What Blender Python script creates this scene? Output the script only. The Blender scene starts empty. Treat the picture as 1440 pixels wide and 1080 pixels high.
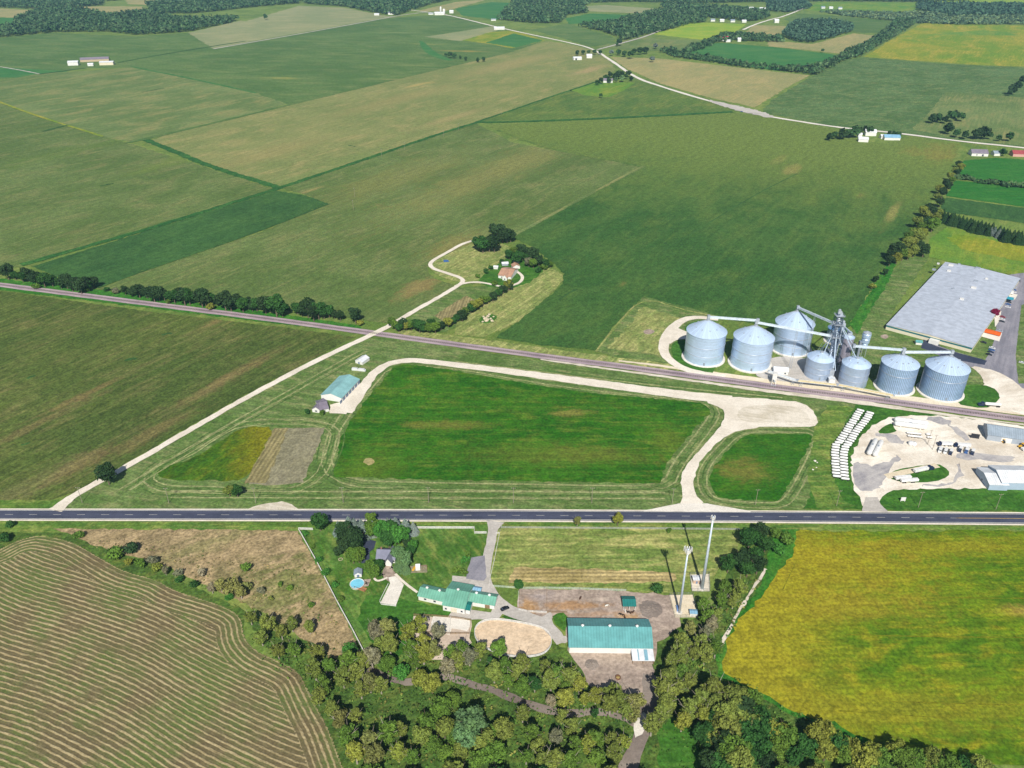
import bpy, bmesh, math, random
import numpy as np
from mathutils import Vector, Matrix, geometry
random.seed(7)
RNG = np.random.default_rng(11)
PI = math.pi
sc = bpy.context.scene
C = sc.collection

# ---------------------------------------------------------------- camera (a drone, 290 m up, looking 30 degrees down)
CAM_H, FPX, PITCH = 290.0, 1131.0, math.radians(30)
SP, CP = math.sin(PITCH), math.cos(PITCH)
def at(px, py, z=0.0):
    """point of the plane at height z seen at photo pixel (px, py) of 1440 x 1080"""
    x, y = (px-720)/FPX, -(py-540)/FPX
    d = Vector((x, CP+y*SP, -SP+y*CP))
    t = (z-CAM_H)/d.z
    return Vector((d.x*t, d.y*t, z))
cam_d = bpy.data.cameras.new('camera'); cam = bpy.data.objects.new('camera', cam_d); C.objects.link(cam)
cam.location = (0, 0, CAM_H); cam.rotation_euler = (PI/2-PITCH, 0, 0)
cam_d.sensor_fit = 'HORIZONTAL'; cam_d.sensor_width = 36; cam_d.lens = 36*FPX/1440
cam_d.clip_start = 1; cam_d.clip_end = 60000
sc.camera = cam

# ---------------------------------------------------------------- daylight
SUN_EL = math.radians(43)
w = bpy.data.worlds.new('World'); sc.world = w; w.use_nodes = True
nt = w.node_tree; bg = nt.nodes['Background']
sky = nt.nodes.new('ShaderNodeTexSky'); sky.sky_type = 'NISHITA'; sky.sun_disc = False
sky.sun_elevation = SUN_EL; sky.sun_rotation = PI; sky.altitude = 250
nt.links.new(sky.outputs[0], bg.inputs[0]); bg.inputs[1].default_value = 0.06
sl = bpy.data.lights.new('sun', 'SUN'); sl.energy = 5.0; sl.angle = math.radians(0.5); sl.color = (1.0, 0.955, 0.88)
so = bpy.data.objects.new('sun', sl); C.objects.link(so); so.location = (0, -200, 400)
so.rotation_euler = (PI/2-SUN_EL, 0, 0)
sc.view_settings.view_transform = 'Standard'; sc.view_settings.look = 'None'
sc.view_settings.exposure = 0.25; sc.view_settings.gamma = 1; sc.view_settings.use_curve_mapping = False
sc.cycles.use_denoising = True
sc.cycles.max_bounces = 6; sc.cycles.diffuse_bounces = 2; sc.cycles.glossy_bounces = 2
sc.cycles.volume_bounces = 1; sc.cycles.transparent_max_bounces = 8

# ---------------------------------------------------------------- colour / material helpers
def lin(c):
    if isinstance(c, str):
        c = tuple(int(c[i:i+2], 16) for i in (0, 2, 4))
    o = []
    for v in c[:3]:
        v /= 255.0
        o.append(v/12.92 if v <= 0.04045 else ((v+0.055)/1.055)**2.4)
    return tuple(o)+(1.0,)

class N:
    """small node-tree writer"""
    def __init__(s, name):
        s.m = bpy.data.materials.new(name); s.m.use_nodes = True
        s.t = s.m.node_tree; s.b = s.t.nodes['Principled BSDF']
        s.b.inputs['Roughness'].default_value = 0.9
        s.b.inputs['Specular IOR Level'].default_value = 0.15
    def n(s, kind, **kw):
        x = s.t.nodes.new(kind)
        for k, v in kw.items(): setattr(x, k, v)
        return x
    def l(s, a, b): s.t.links.new(a, b)
    def coord(s, ang=0.0, sx=1.0, sy=1.0, kind='Object'):
        tc = s.n('ShaderNodeTexCoord'); mp = s.n('ShaderNodeMapping'); mp.vector_type = 'POINT'
        # rotate so that the row direction lies along local x, then scale
        mp0 = s.n('ShaderNodeMapping'); mp0.inputs['Rotation'].default_value = (0, 0, -ang)
        s.l(tc.outputs[kind], mp0.inputs['Vector'])
        mp.inputs['Scale'].default_value = (sx, sy, (sx+sy)/2)
        s.l(mp0.outputs[0], mp.inputs['Vector'])
        return mp.outputs[0]
    def noise(s, vec, scale=1.0, detail=3.0, rough=0.55, dist=0.0):
        x = s.n('ShaderNodeTexNoise'); s.l(vec, x.inputs['Vector'])
        x.inputs['Scale'].default_value = scale; x.inputs['Detail'].default_value = detail
        x.inputs['Roughness'].default_value = rough; x.inputs['Distortion'].default_value = dist
        return x.outputs['Fac']
    def ramp(s, fac, lo, hi, a=0.0, b=1.0):
        x = s.n('ShaderNodeMapRange'); x.interpolation_type = 'SMOOTHSTEP'
        s.l(fac, x.inputs['Value'])
        x.inputs['From Min'].default_value = lo; x.inputs['From Max'].default_value = hi
        x.inputs['To Min'].default_value = a; x.inputs['To Max'].default_value = b
        return x.outputs[0]
    def mix(s, fac, a, b, mode='MIX'):
        x = s.n('ShaderNodeMix'); x.data_type = 'RGBA'; x.blend_type = mode
        for v, i in ((fac, 0), (a, 6), (b, 7)):
            if hasattr(v, 'links') or hasattr(v, 'is_linked'): s.l(v, x.inputs[i])
            else: x.inputs[i].default_value = v
        return x.outputs[2]
    def math(s, op, a, b=0.0):
        x = s.n('ShaderNodeMath'); x.operation = op
        for v, i in ((a, 0), (b, 1)):
            if hasattr(v, 'is_linked'): s.l(v, x.inputs[i])
            else: x.inputs[i].default_value = v
        return x.outputs[0]
    def bump(s, h, strength=0.3, dist=0.3):
        x = s.n('ShaderNodeBump'); x.inputs['Strength'].default_value = strength; x.inputs['Distance'].default_value = dist
        s.l(h, x.inputs['Height']); s.l(x.outputs[0], s.b.inputs['Normal'])
    def col(s, c):
        if hasattr(c, 'is_linked'): s.l(c, s.b.inputs['Base Color'])
        else: s.b.inputs['Base Color'].default_value = c
        return s.m

_mats = {}
def sat(c, k=1.09):
    L = .25*c[0]+.65*c[1]+.1*c[2]
    return tuple(max(0.0, L+(v-L)*k) for v in c[:3])+(1.0,)
def paint(name, c, rough=0.6, metal=0.0, dirt=0.12, scale=0.6, spec=0.3):
    """a plain surface with a little wear"""
    key = (name, c)
    if key in _mats: return _mats[key]
    g = N(name); c = lin(c)
    g.b.inputs['Roughness'].default_value = rough; g.b.inputs['Metallic'].default_value = metal
    g.b.inputs['Specular IOR Level'].default_value = spec
    v = g.coord(0, 1, 1)
    f = g.ramp(g.noise(v, scale, 5, 0.65), 0.35, 0.75)
    d = tuple(x*(1-dirt*2.2) for x in c[:3])+(1,)
    g.col(g.mix(f, c, d))
    _mats[key] = g.m
    return g.m

def field(name, dark, mid, tan, ang=0.0, patch=110.0, tanamt=0.5, streak=0.5, fine=0.35, rough_bump=0.6, rows=0.0, rowgap=9.0, grad=None, speck=0.0, spots=()):
    """crop / grass surface in world metres. dark, mid, tan: sRGB hex; ang: row direction; patch: size of large patches"""
    g = N(name)
    v = g.coord(ang, 1, 1)
    big = g.noise(v, 1/patch, 4, 0.6, 0.6)
    med = g.noise(g.coord(ang, 0.5, 1.0), 1/(patch*0.2), 5, 0.68, 0.4)
    st = g.noise(g.coord(ang, 0.075, 1.0), 1/3.6, 4, 0.62)
    fn = g.noise(v, 1/1.6, 2, 0.7)
    fm = g.noise(v, 1/6.0, 3, 0.7)
    c = g.mix(g.ramp(g.math('ADD', g.math('MULTIPLY', big, 0.6), g.math('MULTIPLY', med, 0.4)), 0.40, 0.60), sat(lin(dark)), sat(lin(mid)))
    if grad:
        p0, p1, c2 = grad
        pos = g.coord(math.atan2(p1.y-p0.y, p1.x-p0.x), 1, 1)
        sep = g.n('ShaderNodeSeparateXYZ'); g.l(pos, sep.inputs[0])
        a0 = (p1-p0).normalized(); x0 = p0.dot(a0); x1 = p1.dot(a0)
        s0 = g.math('ADD', sep.outputs[0], g.math('MULTIPLY', g.math('SUBTRACT', med, 0.5), abs(x1-x0)*0.9))
        c = g.mix(g.ramp(s0, x0, x1), c, sat(lin(c2)))
    t = g.ramp(g.math('ADD', g.math('MULTIPLY', med, 0.8-.3*streak), g.math('MULTIPLY', st, 0.2+.3*streak)), 0.46, 0.68, 0, tanamt)
    c = g.mix(t, c, sat(lin(tan)))
    for (q, rx, ry, cs_, am) in spots:
        ca = g.n('ShaderNodeVectorMath'); ca.operation = 'SUBTRACT'; tcn = g.n('ShaderNodeTexCoord'); g.l(tcn.outputs['Object'], ca.inputs[0]); ca.inputs[1].default_value = (q.x, q.y, 0)
        mp = g.n('ShaderNodeMapping'); mp.inputs['Rotation'].default_value = (0, 0, -ang); g.l(ca.outputs[0], mp.inputs['Vector'])
        dv = g.n('ShaderNodeVectorMath'); dv.operation = 'DIVIDE'; g.l(mp.outputs[0], dv.inputs[0]); dv.inputs[1].default_value = (rx, ry, 1e6)
        ln = g.n('ShaderNodeVectorMath'); ln.operation = 'LENGTH'; g.l(dv.outputs[0], ln.inputs[0])
        dd = g.math('ADD', ln.outputs['Value'], g.math('ADD', g.math('MULTIPLY', g.math('SUBTRACT', med, .5), 3.4), g.math('MULTIPLY', g.math('SUBTRACT', fm, .5), 1.6)))
        c = g.mix(g.ramp(dd, .2, 1.3, am*.85, 0), c, sat(lin(cs_)))
    s1 = g.ramp(st, 0.3, 0.7, 1-0.17*streak, 1+0.17*streak)
    f1 = g.ramp(fn, 0.25, 0.75, 1-0.75*fine, 1+0.75*fine)
    f2 = g.ramp(fm, 0.3, 0.7, 1-0.45*fine, 1+0.45*fine)
    k = g.math('MULTIPLY', g.math('MULTIPLY', s1, f1), f2)
    if rows:
        sep = g.n('ShaderNodeSeparateXYZ'); g.l(v, sep.inputs[0])
        wob = g.math('ADD', sep.outputs[1], g.math('MULTIPLY', st, 1.5))
        sn = g.math('SINE', g.math('MULTIPLY', wob, 2*PI/rowgap))
        k = g.math('MULTIPLY', k, g.math('ADD', g.math('MULTIPLY', sn, rows), 1.0))
    if speck:
        k = g.math('MULTIPLY', k, g.ramp(g.noise(g.coord(ang, 0.5, 1), 1/14.0, 4, 0.7), 0.66, 0.74, 1.0, 1-speck))
    cb = g.n('ShaderNodeCombineXYZ')
    for i in range(3): g.l(k, cb.inputs[i])
    c = g.mix(1.0, c, cb.outputs[0], 'MULTIPLY')
    g.bump(g.math('ADD', g.math('MULTIPLY', fn, 0.5), fm), rough_bump, 0.8)
    return g.col(c)

def gravel(name, a, b, ang=0.0, scale=1.0, streak=0.5):
    g = N(name)
    v = g.coord(ang, 1, 1)
    big = g.noise(v, 1/18*scale, 5, 0.7, 0.5); st = g.noise(g.coord(ang, 0.07, 1), 1/2.2*scale, 3, 0.6)
    fn = g.noise(v, 1.2, 3, 0.7)
    f = g.math('ADD', g.math('MULTIPLY', big, 1-0.5*streak), g.math('MULTIPLY', st, 0.5*streak))
    c = g.mix(g.ramp(f, 0.36, 0.62), lin(a), lin(b))
    k = g.ramp(fn, 0.25, 0.75, 0.86, 1.12)
    cb = g.n('ShaderNodeCombineXYZ')
    for i in range(3): g.l(k, cb.inputs[i])
    c = g.mix(1.0, c, cb.outputs[0], 'MULTIPLY')
    g.bump(fn, 0.3, 0.15)
    return g.col(c)

# ---------------------------------------------------------------- object helpers
def link(name, me, mat=None, parent=None):
    o = bpy.data.objects.new(name, me); C.objects.link(o)
    if mat is not None:
        for m in (mat if isinstance(mat, (list, tuple)) else [mat]): me.materials.append(m)
    if parent is not None: o.parent = parent
    return o
def tag(o, label=None, cat=None, group=None, kind=None):
    if label: o['label'] = label
    if cat: o['category'] = cat
    if group: o['group'] = group
    if kind: o['kind'] = kind
    return o
def thing(name, label, cat, loc=(0, 0, 0), rz=0.0, group=None):
    o = bpy.data.objects.new(name, None); C.objects.link(o)
    o.location = loc; o.rotation_euler = (0, 0, rz); o.empty_display_size = 1
    return tag(o, label, cat, group)
def copy_tree(o, parent=None):
    c = o.copy(); C.objects.link(c)
    if parent is not None: c.parent = parent
    for ch in o.children: copy_tree(ch, c)
    return c
# ================================================================ the ground, fields, roads
LAYER = 0.02
_lay = {}
def lz(layer):
    k = _lay.get(layer, 0); _lay[layer] = k+1
    return LAYER*layer+0.0012*(k % 16)
def resample(pts, step, closed=True):
    out = []; n = len(pts)
    for i in range(n if closed else n-1):
        a, b = pts[i], pts[(i+1) % n]
        k = max(1, int((b-a).length/step))
        for j in range(k): out.append(a.lerp(b, j/k))
    if not closed: out.append(pts[-1].copy())
    return out
def chaikin(pts, it, closed=True):
    for _ in range(it):
        o = []; n = len(pts)
        if not closed: o.append(pts[0])
        for i in range(n if closed else n-1):
            a, b = pts[i], pts[(i+1) % n]
            o += [a.lerp(b, .25), a.lerp(b, .75)]
        if not closed: o.append(pts[-1])
        pts = o
    return pts
def sheet(name, pix, mat, layer, smooth=0, jit=0.6, kind='structure', label=None, world=False, z=None):
    """a flat patch of ground traced as a polygon; its outline is broken up a little"""
    pts = [Vector(p) for p in pix] if world else [at(x, y) for x, y in pix]
    if smooth: pts = chaikin(pts, smooth)
    d = max(p.length for p in pts)
    if jit:
        step = max(3.0, d/350)
        pts = resample(pts, step)
        a = jit*max(1.0, d/900)
        pts = [p+Vector((random.uniform(-a, a), random.uniform(-a, a), 0)) for p in pts]
    h = lz(layer) if z is None else z
    tris = geometry.tessellate_polygon([[Vector((p.x, p.y, 0)) for p in pts]])
    vs = [(p.x, p.y, h) for p in pts]
    fs = []
    for t in tris:
        a, b, c = (pts[i] for i in t)
        fs.append(t if (b.x-a.x)*(c.y-a.y)-(b.y-a.y)*(c.x-a.x) > 0 else (t[0], t[2], t[1]))
    me = bpy.data.meshes.new(name); me.from_pydata(vs, [], fs); me.update()
    o = link(name, me, mat); tag(o, label=label, kind=kind)
    return o
def ribbon_mesh(pts, width, z, jit=0.0, smooth=2):
    """width: number or list per input point (metres)"""
    n0 = len(pts)
    ws = [width]*n0 if not isinstance(width, (list, tuple)) else list(width)
    q = [Vector((p.x, p.y, w_)) for p, w_ in zip(pts, ws)]
    if smooth: q = chaikin(q, smooth, False)
    if jit: 
        L = sum((Vector(a.xy)-Vector(b.xy)).length for a, b in zip(q, q[1:]))
        q = resample(q, max(4.0, L/160), False)
    vs, fs = [], []
    for i, p in enumerate(q):
        t = (Vector(q[min(i+1, len(q)-1)].xy)-Vector(q[max(i-1, 0)].xy)).normalized()
        nrm = Vector((-t.y, t.x)); hw = p.z/2
        a = hw+random.uniform(-jit, jit); b = hw+random.uniform(-jit, jit)
        vs += [(p.x+nrm.x*a, p.y+nrm.y*a, z), (p.x-nrm.x*b, p.y-nrm.y*b, z)]
        if i: fs.append((2*i-2, 2*i-1, 2*i+1, 2*i))
    return vs, fs
def ribbon(name, pix, width, mat, layer, jit=0.15, smooth=2, kind='structure', label=None, world=False):
    pts = [Vector(p) for p in pix] if world else [at(x, y) for x, y in pix]
    vs, fs = ribbon_mesh(pts, width, lz(layer), jit, smooth)
    me = bpy.data.meshes.new(name); me.from_pydata(vs, [], fs); me.update()
    return tag(link(name, me, mat), label=label, kind=kind)
def rowang(a, b):
    p, q = at(*a), at(*b); return math.atan2(q.y-p.y, q.x-p.x)

A_LANE = rowang((180, 655), (360, 552))      # the gravel lane and the crop rows beside it
A_RAIL = rowang((360, 446), (720, 496))
# ---- materials
M_base = field('ground_grass', '5a7038', '6d8043', '8b8752', A_LANE, 90, .45, .3, .35)
M_farg = field('far_field_grass', '5e7a4c', '6c8353', '87865a', A_LANE, 260, .4, .3, .2)
me = bpy.data.meshes.new('ground')
S = 12000; me.from_pydata([(-S, -3000, 0), (S, -3000, 0), (S, S, 0), (-S, S, 0)], [], [(0, 1, 2, 3)]); me.update()
tag(link('ground', me, M_base), kind='structure', label='grassy plain under the fields and farms')

M = {}
M['olive_near'] = field('bean_leaves_olive', '46562a', '546131', '75694a', A_LANE, 120, .5, .75, .5, rows=.05, rowgap=5, speck=.3, spots=[(at(45, 600), 55, 5, '7b6c4b', .6), (at(120, 555), 40, 4, '86714f', .6), (at(110, 655), 28, 9, '7d6c4c', .7), (at(290, 550), 45, 7, '7d6d4b', .65), (at(350, 515), 40, 6, '7b6b4a', .5), (at(210, 610), 40, 8, '7d6c4b', .6), (at(30, 690), 40, 10, '6f6a48', .6), (at(300, 455), 20, 5, '86714f', .6)])
M['olive'] = field('bean_leaves_mid', '526536', '617142', '7d7650', A_LANE, 150, .45, .5, .4, speck=.22, spots=[(at(640, 345), 60, 22, '857b4c', .7), (at(700, 240), 260, 40, '837f4f', .7), (at(560, 250), 160, 40, '7f7d4c', .6), (at(590, 405), 30, 12, '8d7a52', .8), (at(250, 225), 80, 24, '6f7d40', .6), (at(90, 215), 120, 24, '5a6e34', .5), (at(430, 270), 30, 5, '9a8a5c', .8)])
M['olive2'] = field('bean_leaves_pale', '5b6e40', '6b7a4c', '8f8257', A_LANE, 200, .6, .6, .3)
M['tan'] = field('bean_leaves_turning', '6f794a', '7b8051', '968a5f', A_LANE, 170, .65, .45, .34, spots=[(at(585, 120), 50, 12, 'b09a64', .7), (at(830, 98), 90, 20, 'a8906c', .7), (at(720, 90), 220, 40, '96895f', .7), (at(560, 140), 180, 30, '8f8459', .6), (at(380, 215), 120, 30, '8f8459', .6), (at(450, 240), 120, 20, '6f7d4a', .6), (at(640, 165), 100, 14, '9a8a62', .6)])
M['tan2'] = field('bean_leaves_ripe', '87875c', '948d62', 'a59569', A_LANE, 190, .6, .4, .25)
M['corn'] = field('corn_leaves', '34532c', '3f5f32', '4d6636', A_LANE, 140, .3, .5, .45)
M['corn_far'] = field('corn_leaves_far', '4c6637', '5a7140', '74794e', rowang((200, 100), (600, 110)), 200, .5, .6, .4, speck=.15, spots=[(at(395, 110), 60, 14, '86884f', .9), (at(560, 112), 70, 10, '7f8452', .8), (at(580, 92), 60, 12, '76804e', .7), (at(600, 62), 50, 10, '86864f', .7), (at(655, 72), 60, 14, '94884f', .9), (at(560, 46), 90, 14, '7f8a5c', .6)])
M['green'] = field('bean_leaves_green', '365629', '446030', '566733', A_LANE, 150, .4, .5, .45, grad=(at(1000, 340), at(1050, 200), '65753c'), spots=[(at(1115, 237), 40, 10, '8c8250', .7), (at(1255, 300), 60, 5, '8a8450', .8), (at(1320, 215), 60, 35, '7f7640', .7), (at(1210, 275), 18, 8, '86804c', .6), (at(875, 400), 9, 4, '86804c', .8), (at(1095, 225), 30, 8, '80804a', .6)])
M['green0'] = field('bean_leaves_green_tan', '4c6533', '5c7039', '7c7a45', A_LANE, 130, .5, .6, .4)
M['rough'] = field('corn_leaves_rough', '4a6338', '587045', '827f50', 0.4, 70, .45, .4, .55, speck=.35)
M['lot'] = field('alfalfa_bright', '2a5817', '39641e', '6a6d32', 0.0, 50, .55, .6, .45, spots=[(at(805, 582), 14, 6, '7c7640', .8), (at(770, 640), 60, 12, '5f6a2e', .6), (at(630, 598), 26, 6, '77733a', .7), (at(850, 640), 40, 10, '646a30', .6), (at(520, 660), 20, 18, '5c6c2c', .6), (at(940, 620), 12, 20, '667030', .6)])
M['lot2'] = field('alfalfa_round', '2c5a1a', '36611d', '5f6c2c', 0.1, 40, .4, .3, .4, spots=[(at(1052, 662), 17, 14, '75703a', .85)])
M['mown'] = field('mown_grass', '526a37', '637646', '8d8762', A_RAIL, 40, .6, .6, .42, rows=.03, rowgap=6)
M['weeds'] = field('weedy_crop', '34561b', '43611e', '6c6c2a', 1.1, 30, .5, .3, .5, grad=(at(300, 650), at(372, 640), '6e6e24'))
M['bare'] = field('bare_plot_soil', '7b7760', '85806a', '8f8a6c', rowang((350, 680), (400, 602)), 25, .5, .5, .35)
M['stub'] = field('stubble_strips', '77704f', '867d5a', '9d906a', rowang((350, 680), (400, 602)), 25, .5, .5, .3, rows=.2, rowgap=2.6)
M['yellow'] = field('ripening_beans', '47661d', '5f7523', '8a832f', 0.03, 42, .8, .5, .46, rough_bump=.3, rows=.05, rowgap=3, grad=(at(1255, 900), at(1065, 860), '8a8430'), spots=[(at(1190, 800), 50, 22, '8f8430', .9), (at(1200, 850), 45, 12, '8e8232', .8), (at(1230, 1000), 90, 12, '868030', .7), (at(1430, 860), 14, 4, '9a8746', .9), (at(1300, 770), 70, 9, '8c8230', .7)])
M['stub_h'] = field('stubble_strip_rows', '8f8257', 'a3946a', 'bba97c', 0.005, 25, .6, .6, .35, rows=.22, rowgap=2.6)
M['yellow_far'] = field('ripening_beans_far', '66802f', '868838', 'a8964a', A_LANE, 240, .7, .5, .3)
M['yellow_core'] = field('ripening_beans_core', '567b35', '6a8439', '8f8a42', A_LANE, 200, .5, .5, .3)
M['lime'] = field('hay_lime', '77953a', '8a9d41', 'a5a14f', 0.1, 160, .5, .4, .25)
M['deep'] = field('alfalfa_far', '3a6a38', '43703c', '6e7f4c', 0.1, 200, .3, .4, .25)
M['deep_near'] = field('alfalfa_mid', '2d6428', '35692c', '55763a', 0.1, 120, .3, .5, .3)
M['grey_far'] = field('stubble_far', '7d8560', '8b8d68', '9c9672', 0.3, 240, .5, .4, .2)
M['lawn'] = field('lawn_grass', '43642a', '56753a', '84824a', rowang((480, 842), (428, 750)), 28, .6, .5, .35, rows=.07, rowgap=3.0)
M['lawn_dark'] = field('lawn_grass_deep', '355c22', '41692b', '5f7a3a', 0.05, 30, .4, .5, .4)
M['verge'] = field('verge_grass', '4b6a30', '627a3a', '98905a', 0.02, 35, .6, .8, .4)
M['hay'] = field('hay_meadow', '64783e', '7b854c', 'b0a572', 0.005, 40, .7, .9, .42, rows=.07, rowgap=5)
M['pasture'] = field('dry_pasture', '85775a', '988666', 'ae9a7a', 0.6, 30, .6, .1, .5, rough_bump=.3, speck=.35, spots=[(at(400, 830), 26, 22, '66703e', .8), (at(300, 762), 40, 8, '72744a', .6), (at(330, 810), 20, 12, '6a6a44', .6)])
M['wood_floor'] = field('wood_floor_grass', '40582a', '506730', '6e6c3e', 0.5, 22, .5, .2, .6)
M['weed_strip'] = field('ditch_grass', '2f6424', '3c6c2a', '5c7836', A_LANE, 40, .4, .4, .5)
M['hedge_strip'] = field('ditch_weeds', '2c5429', '38602f', '567239', A_LANE, 60, .3, .4, .6)
M['dirt'] = field('paddock_dirt', '8d7f74', 'a09186', 'b3a494', 0.05, 22, .6, .1, .3, rough_bump=.2, spots=[(at(745, 852), 6, 5, 'a58258', .9), (at(800, 853), 15, 4, 'a27f5a', .9), (at(838, 864), 16, 2, 'a88a70', .7), (at(880, 868), 7, 3, 'b08a58', .8), (at(760, 840), 6, 4, 'a09590', .8), (at(850, 925), 20, 6, 'b4a494', .7)])
M['dirt_orange'] = field('paddock_orange_dirt', '9c7d5f', 'a88a6a', 'ab9478', 0.3, 10, .6, .1, .35)
M['sand'] = field('arena_sand', 'c9b49a', 'd2bea5', 'c0a88c', 0.0, 14, .5, .3, .2)
M['gravel'] = gravel('white_gravel', 'cdc3b2', 'ded5c6', A_RAIL)
M['gravel_pad'] = gravel('pad_gravel', 'b5ab96', 'd6cdbd', A_RAIL, 1, .7)
M['gravel_grey'] = gravel('grey_gravel', 'a8a29a', 'bcb6ae', .2)
M['yard'] = gravel('yard_gravel', 'c4b8a6', 'e8e0d2', .2, .5)
M['yard_grey'] = gravel('yard_asphalt', '8d8a8e', 'b5b0ac', .5, .8)
M['rail'] = gravel('railway_ballast', '92828a', 'ac9c9e', A_RAIL, 1, .9)
M['beige'] = gravel('beige_gravel', 'cdbfa3', 'dacdb6', A_RAIL)
M['asphalt'] = gravel('asphalt', '3d4152', '4a4e60', 0.006, .8, 1.0)
M['asphalt_lot'] = gravel('car_park_asphalt', '77767f', '908d94', 1.0, .7, 1.0)
M['asphalt_dark'] = gravel('fresh_asphalt', '343a4c', '3e4456', 1.0, .7, .6)
M['concrete'] = gravel('concrete', 'cfc8bc', 'ddd7cc', 0.2, .6)
M['creek'] = gravel('creek_mud', '71665f', '8c8177', 0.2, .6)
M['whiteline'] = paint('road_paint_white', 'd8d6cc', .8)
M['yellowline'] = paint('road_paint_yellow', 'c9a552', .8)

M['hay_lane'] = field('hay_strip_pale', '72804a', '868b56', 'a9a172', A_LANE, 30, .7, .8, .45, rows=.06, rowgap=4)
M['mow_pale'] = field('mow_line_pale', '7f855a', '8c9066', '9c9872', A_LANE, 20, .5, .2, .5)
M['mow_dark'] = field('mow_line_dark', '465f30', '506a38', '687246', A_LANE, 20, .4, .2, .5)
M['yard_pale'] = gravel('pale_stable_dirt', 'b7a593', 'cdbdab', .2, .6)
F = lambda pix, mat, layer, name='field', sm=0, jit=.9, **k: sheet(name, pix, M[mat], layer, sm, jit, **k)
# ---- far fields (north)
F([(-300, 56), (-300, 118), (0, 112), (55, 104), (120, 96), (185, 95), (360, 58), (265, 46), (190, 51), (75, 46), (0, 53)], 'corn_far', 1)
F([(-300, 130), (-300, 100), (0, 113), (55, 104), (100, 100), (0, 95)], 'deep', 2)
F([(0, 113), (55, 104), (185, 95), (275, 112), (360, 131), (405, 146), (360, 158), (255, 184), (205, 198), (182, 200), (145, 192), (0, 144), (-300, 70), (-300, 110)], 'olive2', 3)
F([(-300, 60), (0, 145), (145, 193), (188, 203), (300, 238), (385, 266), (360, 275), (37, 372), (0, 381), (-300, 385)], 'olive', 4)
F([(185, 94), (300, 70), (360, 58), (440, 44), (535, 27), (590, 22), (640, 22), (692, 36), (700, 42), (767, 57), (720, 73), (660, 87), (575, 107), (485, 129), (405, 147), (360, 131), (275, 112)], 'corn_far', 5)
F([(597, 52), (692, 37), (702, 42), (648, 58)], 'grey_far', 6)
F([(650, 57), (690, 45), (725, 43), (767, 57), (745, 62), (720, 68), (690, 62)], 'yellow_far', 7)
F([(683, 60), (722, 47), (764, 57), (725, 67)], 'deep', 8)
ribbon('grass_waterway', [(592, 58), (598, 66), (606, 74), (618, 80), (634, 85)], [10, 22, 26, 26, 14], M['deep'], 7, 2)
F([(345, 30), (420, 8), (485, 11), (535, 21), (560, 24), (535, 26), (440, 43), (360, 57), (300, 69), (265, 46), (275, 44), (338, 29)], 'grey_far', 6)
F([(203, 200), (255, 184), (360, 159), (485, 129.5), (575, 107.5), (660, 87.5), (720, 73), (767, 57.5), (800, 62), (828, 69), (850, 77), (866, 98), (840, 114), (802, 127), (720, 155), (670, 172), (622, 187), (535, 217), (392, 264), (300, 236), (240, 212)], 'tan', 9)
F([(45, 375), (200, 327), (360, 277), (387, 268), (430, 275), (461, 286), (360, 327), (200, 381), (138, 405), (100, 398)], 'corn', 10)
F([(138, 407), (200, 383), (360, 329), (463, 287), (430, 274), (394, 265), (535, 218), (622, 189), (670, 174), (720, 200), (770, 210), (845, 222), (904, 235), (850, 262), (720, 333), (680, 340), (620, 360), (600, 378), (610, 392), (640, 402), (585, 438), (545, 455), (510, 450), (360, 430), (200, 410)], 'olive', 11)
F([(672, 172), (720, 155), (802, 127), (840, 115), (868, 116), (905, 112), (960, 130), (1000, 140), (1035, 151), (1030, 157), (880, 165), (720, 173)], 'green0', 12)
F([(803, 127), (835, 117), (862, 116), (893, 116), (880, 126), (856, 137), (822, 134)], 'yellow_core', 13)
F([(680, 176), (880, 167), (1035, 159), (1070, 163), (1180, 183), (1205, 196), (1240, 202), (1280, 192), (1352, 203), (1318, 268), (1290, 312), (1240, 382), (1206, 440), (1185, 475), (1090, 462), (1010, 446), (965, 436), (905, 417), (868, 455), (838, 493), (760, 486), (698, 475), (740, 440), (790, 402), (793, 385), (780, 372), (745, 345), (718, 334), (850, 262), (904, 235), (770, 210), (715, 190)], 'green', 13)
# ---- far right
F([(858, 80), (925, 82), (960, 86), (1100, 102), (1139, 106), (1105, 124), (1062, 151), (1000, 138), (930, 118), (882, 97)], 'tan2', 8)
F([(838, 66), (870, 58), (905, 50), (925, 55), (985, 57), (960, 72), (925, 72), (880, 70)], 'olive2', 7)
F([(747, 42), (800, 33), (862, 52), (866, 60), (832, 66), (795, 55)], 'corn_far', 7)
F([(795, 26), (830, 19), (890, 21), (860, 30), (800, 34)], 'deep', 8)
F([(818, 9), (850, 7), (922, 12), (900, 19), (830, 16)], 'grey_far', 8)
F([(918, 48), (945, 40), (973, 31), (1050, 34), (1032, 47), (1000, 54), (985, 56)], 'lime', 9)
F([(957, 80), (972, 67), (1010, 60), (1085, 66), (1176, 77), (1156, 97), (1095, 100), (1040, 92)], 'deep', 9)
F([(1070, 158), (1086, 140), (1140, 108), (1190, 84), (1215, 81), (1330, 90), (1440, 95), (1750, 100), (1750, 245), (1440, 207), (1350, 197), (1260, 186), (1180, 180)], 'rough', 9)
F([(1330, 129), (1440, 137), (1700, 150), (1700, 235), (1440, 205), (1360, 197), (1282, 182), (1310, 155)], 'olive2', 10)
F([(1215, 80), (1250, 58), (1297, 32.5), (1440, 36), (1750, 42), (1750, 100), (1440, 93.5), (1380, 92)], 'yellow_far', 10)
F([(1245, 78), (1262, 66), (1300, 48), (1380, 42), (1440, 46), (1420, 62), (1350, 85), (1290, 82)], 'yellow_core', 11, sm=2, jit=4)
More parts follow.
